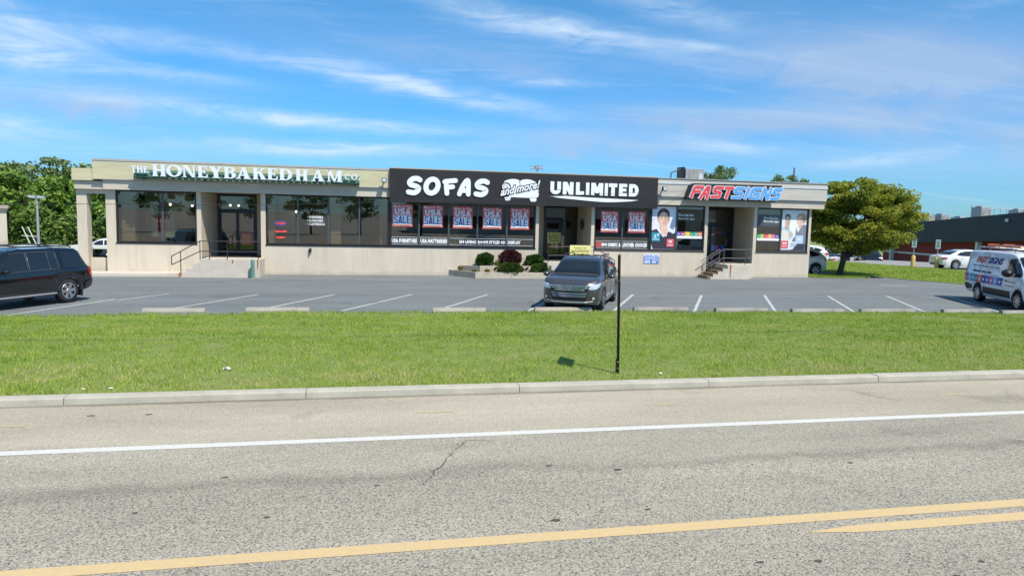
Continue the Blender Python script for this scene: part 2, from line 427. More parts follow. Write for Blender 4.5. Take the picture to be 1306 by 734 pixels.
# ================================================================== GROUND
def asphalt(name, dark, light, cell, shoulder=None):
    m = bpy.data.materials.new(name); m.use_nodes = True
    nt = m.node_tree; N, L = nt.nodes.new, nt.links.new
    p = nt.nodes['Principled BSDF']; p.inputs['Roughness'].default_value = .92; p.inputs['Specular IOR Level'].default_value = .25
    tc = N('ShaderNodeTexCoord')
    vo = N('ShaderNodeTexVoronoi'); vo.inputs['Scale'].default_value = cell; vo.inputs['Randomness'].default_value = 1
    L(tc.outputs['Object'], vo.inputs['Vector'])
    sc = N('ShaderNodeSeparateColor'); L(vo.outputs['Color'], sc.inputs[0])
    n1 = N('ShaderNodeTexNoise'); n1.inputs['Scale'].default_value = cell * .45; n1.inputs['Detail'].default_value = 5; n1.inputs['Roughness'].default_value = .8
    L(tc.outputs['Object'], n1.inputs['Vector'])
    ad = N('ShaderNodeMath'); ad.operation = 'MULTIPLY_ADD'; L(n1.outputs[0], ad.inputs[0]); ad.inputs[1].default_value = 1.5
    sb = N('ShaderNodeMath'); sb.operation = 'MULTIPLY_ADD'; L(sc.outputs[0], sb.inputs[0]); sb.inputs[1].default_value = .75; sb.inputs[2].default_value = -.62
    L(sb.outputs[0], ad.inputs[2])
    cr = N('ShaderNodeValToRGB'); L(ad.outputs[0], cr.inputs[0])
    e = cr.color_ramp.elements
    e[0].position = .08; e[0].color = (*dark, 1); e[1].position = .95; e[1].color = (*light, 1)
    mid = e.new(.45); mid.color = (*[d * .42 + l * .58 for d, l in zip(dark, light)], 1)
    col = cr.outputs[0]
    # large soft stains, stretched along the carriageway
    mp = N('ShaderNodeMapping'); mp.inputs['Scale'].default_value = (.12, .55, 1); L(tc.outputs['Object'], mp.inputs[0])
    n2 = N('ShaderNodeTexNoise'); n2.inputs['Scale'].default_value = 1.3; n2.inputs['Detail'].default_value = 7; n2.inputs['Roughness'].default_value = .62
    L(mp.outputs[0], n2.inputs['Vector'])
    r2 = N('ShaderNodeMapRange'); r2.inputs[1].default_value = .3; r2.inputs[2].default_value = .7; r2.inputs[3].default_value = .82; r2.inputs[4].default_value = 1.12
    L(n2.outputs[0], r2.inputs[0])
    if shoulder:
        # the shoulder is an older, finer and browner surface: a paving seam wanders along y = 8.25
        sx = N('ShaderNodeSeparateXYZ'); L(tc.outputs['Object'], sx.inputs[0])
        n3 = N('ShaderNodeTexNoise'); n3.inputs['Scale'].default_value = .9; n3.inputs['Detail'].default_value = 8
        L(tc.outputs['Object'], n3.inputs['Vector'])
        yy = N('ShaderNodeMath'); yy.operation = 'MULTIPLY_ADD'; L(n3.outputs[0], yy.inputs[0]); yy.inputs[1].default_value = .9; L(sx.outputs[1], yy.inputs[2])
        f = N('ShaderNodeMapRange'); f.interpolation_type = 'SMOOTHSTEP'; f.inputs[1].default_value = 8.45; f.inputs[2].default_value = 8.95
        L(yy.outputs[0], f.inputs[0])
        f2 = N('ShaderNodeMapRange'); f2.interpolation_type = 'SMOOTHSTEP'; f2.inputs[1].default_value = 10.0; f2.inputs[2].default_value = 10.45
        L(yy.outputs[0], f2.inputs[0])
        n4 = N('ShaderNodeTexNoise'); n4.inputs['Scale'].default_value = 60; n4.inputs['Detail'].default_value = 6; n4.inputs['Roughness'].default_value = .85
        L(tc.outputs['Object'], n4.inputs['Vector'])
        c2 = N('ShaderNodeValToRGB'); L(n4.outputs[0], c2.inputs[0])
        c2.color_ramp.elements[0].position = .3; c2.color_ramp.elements[0].color = (*shoulder[0], 1)
        c2.color_ramp.elements[1].position = .72; c2.color_ramp.elements[1].color = (*shoulder[1], 1)
        # between the seam and the edge line: same aggregate, finer and greyer; beyond the line: browner
        c4 = N('ShaderNodeValToRGB'); L(ad.outputs[0], c4.inputs[0])
        c4.color_ramp.elements[0].position = .05; c4.color_ramp.elements[0].color = (.165, .155, .13, 1); c4.color_ramp.elements[1].position = .9; c4.color_ramp.elements[1].color = (.46, .42, .335, 1)
        c5 = N('ShaderNodeValToRGB'); L(ad.outputs[0], c5.inputs[0])
        c5.color_ramp.elements[0].position = .0; c5.color_ramp.elements[0].color = (*[v * .72 for v in shoulder[0]], 1); c5.color_ramp.elements[1].position = .9; c5.color_ramp.elements[1].color = (*[v * 1.08 for v in shoulder[1]], 1)
        c6 = N('ShaderNodeMix'); c6.data_type = 'RGBA'; c6.inputs[0].default_value = .45; L(c5.outputs[0], c6.inputs[6]); L(c2.outputs[0], c6.inputs[7])
        k1 = N('ShaderNodeMix'); k1.data_type = 'RGBA'; L(f.outputs[0], k1.inputs[0]); L(col, k1.inputs[6]); L(c4.outputs[0], k1.inputs[7])
        k2 = N('ShaderNodeMix'); k2.data_type = 'RGBA'; L(f2.outputs[0], k2.inputs[0]); L(k1.outputs[2], k2.inputs[6]); L(c6.outputs[2], k2.inputs[7])
        col = k2.outputs[2]
        # tar and dirt along the seam
        d1 = N('ShaderNodeMath'); d1.operation = 'SUBTRACT'; L(yy.outputs[0], d1.inputs[0]); d1.inputs[1].default_value = 8.72
        d2 = N('ShaderNodeMath'); d2.operation = 'ABSOLUTE'; L(d1.outputs[0], d2.inputs[0])
        d3 = N('ShaderNodeMapRange'); d3.interpolation_type = 'SMOOTHSTEP'; d3.inputs[1].default_value = 0; d3.inputs[2].default_value = .28; d3.inputs[3].default_value = .80; d3.inputs[4].default_value = 1
        L(d2.outputs[0], d3.inputs[0])
        q = N('ShaderNodeMath'); q.operation = 'MULTIPLY'; L(d3.outputs[0], q.inputs[0]); L(r2.outputs[0], q.inputs[1])
        # darker band in the gutter against the kerb
        g = N('ShaderNodeMapRange'); g.interpolation_type = 'SMOOTHSTEP'; g.inputs[1].default_value = 11.86; g.inputs[2].default_value = 12.04; g.inputs[3].default_value = 1; g.inputs[4].default_value = .45
        gy = N('ShaderNodeMath'); gy.operation = 'MULTIPLY_ADD'; L(n3.outputs[0], gy.inputs[0]); gy.inputs[1].default_value = .16; gy2 = N('ShaderNodeMath'); gy2.operation = 'SUBTRACT'; L(sx.outputs[1], gy2.inputs[0]); gy2.inputs[1].default_value = .08; L(gy2.outputs[0], gy.inputs[2]); L(gy.outputs[0], g.inputs[0])
        q2 = N('ShaderNodeMath'); q2.operation = 'MULTIPLY'; L(q.outputs[0], q2.inputs[0]); L(g.outputs[0], q2.inputs[1])
        fac = q2.outputs[0]
    else:
        fac = r2.outputs[0]
    n7 = N('ShaderNodeTexNoise'); n7.inputs['Scale'].default_value = .62; n7.inputs['Detail'].default_value = 5; n7.inputs['Roughness'].default_value = .55; n7.inputs['Distortion'].default_value = .6; L(tc.outputs['Object'], n7.inputs['Vector'])
    r7 = N('ShaderNodeMapRange'); r7.interpolation_type = 'SMOOTHSTEP'; r7.inputs[1].default_value = .60; r7.inputs[2].default_value = .72; r7.inputs[3].default_value = 1; r7.inputs[4].default_value = .78; L(n7.outputs[0], r7.inputs[0])
    m7 = N('ShaderNodeMath'); m7.operation = 'MULTIPLY'; L(fac, m7.inputs[0]); L(r7.outputs[0], m7.inputs[1]); fac = m7.outputs[0]
    vm = N('ShaderNodeVectorMath'); vm.operation = 'SCALE'; L(col, vm.inputs[0]); L(fac, vm.inputs[3])
    L(vm.outputs[0], p.inputs['Base Color'])
    bp = N('ShaderNodeBump'); bp.inputs['Strength'].default_value = .35; bp.inputs['Distance'].default_value = .008
    L(n1.outputs[0], bp.inputs['Height']); L(bp.outputs[0], p.inputs['Normal'])
    return m
M_ROAD = asphalt('road_asphalt', (.085, .088, .09), (.48, .43, .335), 74, shoulder=((.25, .222, .17), (.53, .475, .37)))
M_LOT = asphalt('lot_asphalt', (.108, .118, .120), (.215, .230, .233), 55)
M_LOT2 = asphalt('far_lot_asphalt', (.20, .20, .20), (.34, .34, .33), 40)
M_LINEW = mat('paint_white', (.66, .635, .56), .8, col2=(.50, .51, .49), vscale=22, bump=.3, bscale=60)
M_LINELOT = mat('paint_white_worn', (.60, .61, .58), .85, col2=(.30, .31, .31), vscale=14)
M_LINEY = mat('paint_yellow', (.60, .44, .215), .8, col2=(.52, .39, .21), vscale=18, bump=.3, bscale=60)
M_LINEYF = mat('paint_yellow_faded', (.52, .43, .22), .85, col2=(.36, .31, .20), vscale=14)
M_SOIL = mat('lawn_soil', (.12, .19, .03), .95, col2=(.20, .22, .07), vscale=1.2)
M_FARGRASS = mat('far_grass', (.15, .21, .035), .95, col2=(.21, .25, .06), vscale=.9, bump=.6, bscale=14)

def wear(m, amount, base, scale=55):
    nt = m.node_tree; N, L = nt.nodes.new, nt.links.new; p = nt.nodes['Principled BSDF']; src = p.inputs['Base Color'].links[0].from_socket
    tc = N('ShaderNodeTexCoord'); a = N('ShaderNodeTexNoise'); a.inputs['Scale'].default_value = scale; a.inputs['Detail'].default_value = 4; a.inputs['Roughness'].default_value = .8; L(tc.outputs['Object'], a.inputs['Vector'])
    b = N('ShaderNodeTexNoise'); b.inputs['Scale'].default_value = 1.3; b.inputs['Detail'].default_value = 5; L(tc.outputs['Object'], b.inputs['Vector'])
    s_ = N('ShaderNodeMath'); s_.operation = 'MULTIPLY_ADD'; L(b.outputs[0], s_.inputs[0]); s_.inputs[1].default_value = .45; L(a.outputs[0], s_.inputs[2])
    r = N('ShaderNodeMapRange'); r.inputs[1].default_value = .86 - amount; r.inputs[2].default_value = .98 - amount; L(s_.outputs[0], r.inputs[0])
    x = N('ShaderNodeMix'); x.data_type = 'RGBA'; L(r.outputs[0], x.inputs[0]); L(src, x.inputs[6]); x.inputs[7].default_value = (*base, 1); L(x.outputs[2], p.inputs['Base Color'])
wear(M_LINEW, .0, (.33, .31, .27)); wear(M_LINEY, .02, (.36, .31, .21)); wear(M_LINEYF, .08, (.38, .34, .26)); wear(M_LINELOT, .07, (.19, .19, .19), 30)
def sheet(name, polys, z, m):
    mb = MB()
    for poly in polys:
        a = sum(poly[i][0] * poly[(i + 1) % len(poly)][1] - poly[(i + 1) % len(poly)][0] * poly[i][1] for i in range(len(poly)))
        if a < 0: poly = poly[::-1]
        mb.add([(p[0], p[1], p[2] if len(p) > 2 else z) for p in poly], [tuple(range(len(poly)))])
    return struct(mb.build(name, m))

def sstep(a, b, x):
    t = min(1, max(0, (x - a) / (b - a))); return t * t * (3 - 2 * t)
def terrain():
    xs = sorted(set([-1500, -700, -300, -120] + list(range(-80, 24, 6)) + list(range(24, 120, 4)) + [140, 200, 400, 800, 1500]))
    ys = sorted(set([-1500, -600, -200, -80, -30, 0, 30] + list(range(40, 120, 4)) + [140, 200, 400, 900, 2500]))
    mb = MB(); vs = []
    for y in ys:
        for x in xs:
            vs.append((x, y, -.06 - 2.0 * sstep(52, 64, y + .35 * (x - 44)) * sstep(20, 36, x) - .9 * sstep(46, 52, y) * sstep(-10, -13, x) * (x < -9)))
    nx = len(xs)
    fs = [(j * nx + i, j * nx + i + 1, (j + 1) * nx + i + 1, (j + 1) * nx + i) for j in range(len(ys) - 1) for i in range(nx - 1)]
    mb.add(vs, fs)
    struct(mb.build('ground', M_FARGRASS, smooth=40))
terrain()
sheet('road', [[(-400, -9), (400, -9), (400, 12.05), (-400, 12.05)]], 0, M_ROAD)
sheet('parking_lot', [[(-70, 21.2), (10, 21.2), (40, 19.4), (60, 17.0), (60, 24.6), (36, 26.5), (33.2, 32.5), (31.2, 38), (30.2, 42), (29, 62), (20, 62), (20, 45), (-70, 45)]], -.012, M_LOT)
sheet('far_parking_lot', [[(44.6, 31), (41.2, 44.2), (38.2, 52.5), (45.5, 56), (53, 46), (58, 32)]], -.02, M_LOT2)
sheet('left_parking_lot', [[(-70, 53), (-13, 53), (-13, 72), (-70, 72)]], -.93, M_LOT2)

# painted lines
def strip(name, pts, w, z, m):
    mb = MB(); P = [Vector(p) for p in pts]
    for a, b in zip(P[:-1], P[1:]):
        d = (b - a).normalized(); n = Vector((-d.y, d.x)) * w / 2
        mb.add([(*(a - n), z), (*(b - n), z), (*(b + n), z), (*(a + n), z)], [(0, 1, 2, 3)])
    return struct(mb.build(name, m))
strip('edge_line', [(-300, 9.76), (300, 9.70)], .17, .004, M_LINEW)
strip('centre_line', [(-300, 6.40), (300, 6.45)], .185, .004, M_LINEY)
def tapered_line():
    mb = MB(); n = 40
    for i in range(n):
        pass
    xs = [4.35, 4.6, 4.85, 5.1, 5.6, 300]; hw = [.0, .035, .07, .088, .092, .092]
    vs = []
    for x, h in zip(xs, hw): vs += [(x, 6.11 - h, .004), (x, 6.11 + h, .004)]
    mb.add(vs, [(2 * i, 2 * i + 2, 2 * i + 3, 2 * i + 1) for i in range(len(xs) - 1)])
    struct(mb.build('centre_line', M_LINEY))
tapered_line()
for x0, x1 in ((-5.2, -4.53), (.89, 1.46), (4.81, 5.2), (10.3, 11.0)):
    strip('lane_dash', [(x0, 10.96), (x1, 10.95)], .07, .004, M_LINEYF)
# stall lines, slanted sixty degrees to the kerb
for a, b, w in (((-10.3, 20.7), (-7.98, 26.2), .11), ((-7.82, 25.98), (-6.70, 27.85), .11), ((-5.99, 22.97), (-3.62, 27.66), .11), ((-3.37, 22.7), (-.89, 27.67), .11), ((-.55, 22.95), (1.98, 27.67), .11),
                ((2.34, 22.8), (4.94, 27.68), .11), ((5.37, 22.7), (8.0, 27.7), .11), ((8.35, 22.7), (11.0, 27.7), .11), ((11.12, 22.4), (13.9, 27.42), .11), ((13.99, 22.07), (16.78, 27.42), .11),
                ((16.88, 21.76), (19.6, 27.12), .11), ((19.6, 21.5), (22.48, 27.12), .11), ((22.46, 20.94), (25.5, 27.0), .11)):
    strip('stall_line', [a, b], w, -.007, M_LINELOT)
strip('lot_arrow', [(26.2, 32.2), (27.4, 31.6)], .16, -.007, M_LINELOT)

# cracks and tar spots in the road
def cracks():
    m = mat('crack_tar', (.07, .065, .055), .9)
    mb = MB(); r = random.Random(3)
    def crack(p, q, n, w, j):
        pts = []
        for i in range(n + 1):
            t = i / n
            pts.append((p[0] + (q[0] - p[0]) * t + r.uniform(-j, j), p[1] + (q[1] - p[1]) * t + r.uniform(-j, j) * .5))
        for i in range(n):
            a, b = Vector(pts[i]), Vector(pts[i + 1]); d = (b - a).normalized(); nn = Vector((-d.y, d.x))
            wa = w * (1 - abs(2 * i / n - 1)) + .003; wb = w * (1 - abs(2 * (i + 1) / n - 1)) + .003
            mb.add([(*(a - nn * wa), .003), (*(b - nn * wb), .003), (*(b + nn * wb), .003), (*(a + nn * wa), .003)], [(0, 1, 2, 3)])
    crack((1.45, 9.50), (1.22, 9.1), 14, .0045, .028); crack((1.22, 9.1), (.72, 7.95), 30, .006, .035); crack((1.45, 9.50), (1.80, 9.42), 9, .0025, .02)
    struct(mb.build('road_crack', m))
    mb = MB()
    for x, y, s in ((-3.05, 11.35, .035), (-3.85, 11.38, .04), (-1.5, 8.5, .03), (2.3, 8.35, .03), (3.1, 8.1, .032), (1.95, 6.78, .035), (3.0, 6.9, .02), (4.1, 5.55, .025), (3.55, 5.62, .025), (3.65, 5.05, .028),
                    (5.6, 5.3, .022), (5.15, 5.1, .022), (-.9, 7.3, .025), (.2, 8.0, .02), (6.2, 7.9, .03), (-2.2, 7.6, .02)):
        p = [(x + s * 1.7 * math.cos(k) * r.uniform(.6, 1.2), y + s * math.sin(k) * r.uniform(.6, 1.2)) for k in [i * math.pi / 4 for i in range(8)]]
        mb.add([(a, b, .0035) for a, b in p], [tuple(range(8))])
    struct(mb.build('tar_spots', m))
    # long crack and sealed seam in the car park
    mb = MB()
    crack((13.0, 29.5), (11.2, 33.2), 16, .014, .09); crack((4.6, 25.4), (6.2, 24.6), 8, .016, .06); crack((12.2, 26.8), (14.6, 29.2), 9, .01, .1); crack((-9, 31.5), (-1, 30.8), 22, .012, .06)
    for v in range(len(mb.v)): mb.v[v] = (mb.v[v][0], mb.v[v][1], -.008)
    struct(mb.build('lot_crack', m))
cracks()

# kerb: long cast stones with open joints
def kerb():
    root = bpy.data.objects.new('kerb', None); C.objects.link(root); root.location = (2.75, 12.3, 0); root['kind'] = 'structure'
    base = MB(); L_ = 3.6
    prof = [(12.04, -.05), (12.06, .095), (12.072, .108), (12.09, .114), (12.29, .118), (12.30, -.05)]
    n = len(prof); x0, x1 = .006, L_ - .006
    base.add([(x0, y, z) for y, z in prof] + [(x1, y, z) for y, z in prof],
             [tuple(range(n - 1, -1, -1)), tuple(range(n, 2 * n))] + [(i, (i + 1) % n, (i + 1) % n + n, i + n) for i in range(n)])
    proto = None
    m = mat('kerb_concrete', (.47, .44, .365), .9, col2=(.34, .32, .265), vscale=2.2, bump=.35, bscale=45)
    r = random.Random(5)
    for k in range(-28, 30):
        if proto is None:
            proto = base.build('kerb_stone', m, root, smooth=30); o = proto
        else:
            o = proto.copy(); C.objects.link(o)
        o.location = (2.75 + k * L_ + (0), r.uniform(-.006, .006), r.uniform(-.004, .004))
    # the joints are filled with dark dirt a little below the faces
    mb = MB(); mb.box(-98, 110, 12.085, 12.275, -.05, .092)
    struct(mb.build('joint_filler', mat('joint_dirt', (.07, .062, .05), .95), root))
kerb()

# lawn strip: gentle bank, blades on top
def lawn_edge(x):
    return 22.45 - (.0012 * max(0, x - 3) ** 2 * 2.6) - (.006 * max(0, -x - 1) ** 2 * .9) + .10 * math.sin(x * 1.7) * .5 + .05 * math.sin(x * 5.1)
def lawn_z(x, y):
    t = min(1, max(0, (y - 12.295) / 9.8))
    return .088 + .06 * math.sin(t * math.pi) - .085 * t * t + .012 * math.sin(x * 1.3 + y) + .01 * math.sin(y * 2.3 - x * .7)
def lawn():
    mb = MB(); xs = np.concatenate([[-120, -60, -30], np.arange(-16, 34, .4), [40, 60, 120]]); ny = 26; vs = []
    for x in xs:
        e = lawn_edge(max(-14, min(33, float(x))))
        for j in range(ny + 1):
            y = 12.295 + (e - 12.295) * j / ny; vs.append((float(x), y, lawn_z(x, y) if j < ny else -.02))
    fs = [(i * (ny + 1) + j, (i + 1) * (ny + 1) + j, (i + 1) * (ny + 1) + j + 1, i * (ny + 1) + j + 1) for i in range(len(xs) - 1) for j in range(ny)]
    mb.add(vs, fs); struct(mb.build('lawn', M_SOIL, smooth=60))
    # blades
    n = 430000
    x = rng.uniform(-14, 30, n); u = rng.random(n)
    u = u ** 1.15
    ed = np.array([lawn_edge(v) for v in np.linspace(-14, 30, 2000)]); e = np.interp(x, np.linspace(-14, 30, 2000), ed)
    y = 12.29 + (e + .10 - 12.29) * u
    # keep to what this stretch of road can see
    t = np.clip((y - 12.295) / 9.8, 0, 1); z = .082 + .06 * np.sin(t * math.pi) - .085 * t * t + .012 * np.sin(x * 1.3 + y) + .01 * np.sin(y * 2.3 - x * .7)
    z = np.where(y > e - .35, np.minimum(z, .01), z)
    cl = np.random.default_rng(8).uniform(-1, 1, (220, 60)); gx = (x + 15) * 4.6; gy = (y - 12) * 4.6
    ix = gx.astype(int) % 219; iy = gy.astype(int) % 59; fx = gx - np.floor(gx); fy = gy - np.floor(gy)
    lump = cl[ix, iy] * (1 - fx) * (1 - fy) + cl[ix + 1, iy] * fx * (1 - fy) + cl[ix, iy + 1] * (1 - fx) * fy + cl[ix + 1, iy + 1] * fx * fy
    pat = np.sin(x * .9 + 1.3 * np.sin(y * .7)) * np.sin(y * 1.1 + .8 * np.sin(x * .6))
    h = rng.uniform(.028, .068, n) * (1 + .2 * pat + .55 * lump); w = rng.uniform(.005, .011, n)
    h = np.where(rng.random(n) < .01, h * 1.7, h)
    h = np.where(y > e - .15, h * 1.5, h)
    a = rng.uniform(0, 2 * math.pi, n); ln = rng.uniform(.2, 1.0, n) * h; b = rng.uniform(0, 2 * math.pi, n)
    V = np.empty((n, 3, 3), 'f')
    V[:, 0] = np.stack([x - np.cos(a) * w, y - np.sin(a) * w, z - .01], 1)
    V[:, 1] = np.stack([x + np.cos(a) * w, y + np.sin(a) * w, z - .01], 1)
    V[:, 2] = np.stack([x + np.cos(b) * ln, y + np.sin(b) * ln, z + h], 1)
    m = grassmat()
    o = link('grass', fast_mesh('grass', V.reshape(-1, 3), 3, m)); stuff(o)
    tag(o, 'short mown green lawn on the verge between road and car park', 'grass')
def grassmat():
    m = bpy.data.materials.new('grass_blades'); m.use_nodes = True
    nt = m.node_tree; N, L = nt.nodes.new, nt.links.new
    p = nt.nodes['Principled BSDF']; p.inputs['Roughness'].default_value = .6; p.inputs['Specular IOR Level'].default_value = .25
    ge = N('ShaderNodeNewGeometry'); tc = N('ShaderNodeTexCoord')
    n1 = N('ShaderNodeTexNoise'); n1.inputs['Scale'].default_value = .55; n1.inputs['Detail'].default_value = 7; n1.inputs['Roughness'].default_value = .7
    mp = N('ShaderNodeMapping'); mp.inputs['Scale'].default_value = (.55, 1.3, 1)
    L(tc.outputs['Object'], mp.inputs[0]); L(mp.outputs[0], n1.inputs['Vector'])
    a = N('ShaderNodeMath'); a.operation = 'MULTIPLY_ADD'; L(ge.outputs['Random Per Island'], a.inputs[0]); a.inputs[1].default_value = .5
    n2 = N('ShaderNodeTexNoise'); n2.inputs['Scale'].default_value = 4.5; n2.inputs['Detail'].default_value = 3; L(tc.outputs['Object'], n2.inputs['Vector'])
    b2 = N('ShaderNodeMath'); b2.operation = 'MULTIPLY_ADD'; L(n2.outputs[0], b2.inputs[0]); b2.inputs[1].default_value = .9; b2.inputs[2].default_value = -1.06
    b = N('ShaderNodeMath'); b.operation = 'MULTIPLY_ADD'; L(n1.outputs[0], b.inputs[0]); b.inputs[1].default_value = 1.7
    sy = N('ShaderNodeSeparateXYZ'); L(tc.outputs['Object'], sy.inputs[0])
    ky = N('ShaderNodeMapRange'); ky.inputs[1].default_value = 12.3; ky.inputs[2].default_value = 16.5; ky.inputs[3].default_value = .24; ky.inputs[4].default_value = .0; L(sy.outputs[1], ky.inputs[0])
    b3 = N('ShaderNodeMath'); b3.operation = 'ADD'; L(b2.outputs[0], b3.inputs[0]); L(ky.outputs[0], b3.inputs[1]); L(b3.outputs[0], b.inputs[2]); L(b.outputs[0], a.inputs[2])
    cr = N('ShaderNodeValToRGB'); L(a.outputs[0], cr.inputs[0]); e = cr.color_ramp.elements
    e[0].position = .05; e[0].color = (.15, .26, .022, 1); e[1].position = .55; e[1].color = (.335, .455, .056, 1)
    q = e.new(.82); q.color = (.43, .455, .11, 1); q = e.new(1.); q.color = (.55, .50, .22, 1)
    L(cr.outputs[0], p.inputs['Base Color'])
    tr = N('ShaderNodeBsdfTranslucent'); L(cr.outputs[0], tr.inputs[0])
    mx = N('ShaderNodeMixShader'); mx.inputs[0].default_value = .3
    L(p.outputs[0], mx.inputs[1]); L(tr.outputs[0], mx.inputs[2]); L(mx.outputs[0], nt.nodes['Material Output'].inputs[0])
    return m
lawn()
# grass bank right of the car park and the small island round the tree
def far_lawn():
    mb = MB()
    P = [(28.9, 40.6), (29.9, 37.5), (31.7, 32.8), (34.2, 26.8), (60, 24.3), (66, 29), (44.5, 30.9), (41.1, 44.1), (38.1, 52.6), (35.9, 60), (28.4, 60)]
    mb.prism_xy(P, -.05, .015); struct(mb.build('grass_bank', M_FARGRASS))
    n = 60000
    V = scatter_blades(P, n, .02, .09); o = stuff(link('grass', fast_mesh('bank_grass', V, 3, bpy.data.materials['grass_blades'])))
    tag(o, 'sunny grass bank beyond the car park drive at the right', 'grass')
    Q = ell(27.3, 37.15, 2.3, 1.0, 20); mb = MB(); mb.prism_xy(Q, -.05, .03); struct(mb.build('tree_island', M_SOIL))
    V = scatter_blades(Q, 9000, .03, .08); o = stuff(link('grass', fast_mesh('island_grass', V, 3, bpy.data.materials['grass_blades'])))
    tag(o, 'shaded patch of grass round the trunk of the tree', 'grass')
def scatter_blades(P, n, z0, hh):
    P = np.array(P); lo, hi = P.min(0), P.max(0); q = rng.uniform(lo, hi, (n * 3, 2)); ins = np.zeros(len(q), bool)
    j = len(P) - 1
    for i in range(len(P)):
        c = ((P[i, 1] > q[:, 1]) != (P[j, 1] > q[:, 1])) & (q[:, 0] < (P[j, 0] - P[i, 0]) * (q[:, 1] - P[i, 1]) / (P[j, 1] - P[i, 1] + 1e-9) + P[i, 0]); ins ^= c; j = i
    q = q[ins][:n]; n = len(q); x, y = q[:, 0], q[:, 1]; h = rng.uniform(.5, 1.2, n) * hh; w = .018; a = rng.uniform(0, 6.3, n); b = rng.uniform(0, 6.3, n)
    V = np.empty((n, 3, 3), 'f')
    V[:, 0] = np.stack([x - np.cos(a) * w, y - np.sin(a) * w, np.full(n, z0 - .02)], 1); V[:, 1] = np.stack([x + np.cos(a) * w, y + np.sin(a) * w, np.full(n, z0 - .02)], 1)
    V[:, 2] = np.stack([x + np.cos(b) * h * .5, y + np.sin(b) * h * .5, z0 + h], 1)
    return V.reshape(-1, 3)
far_lawn()

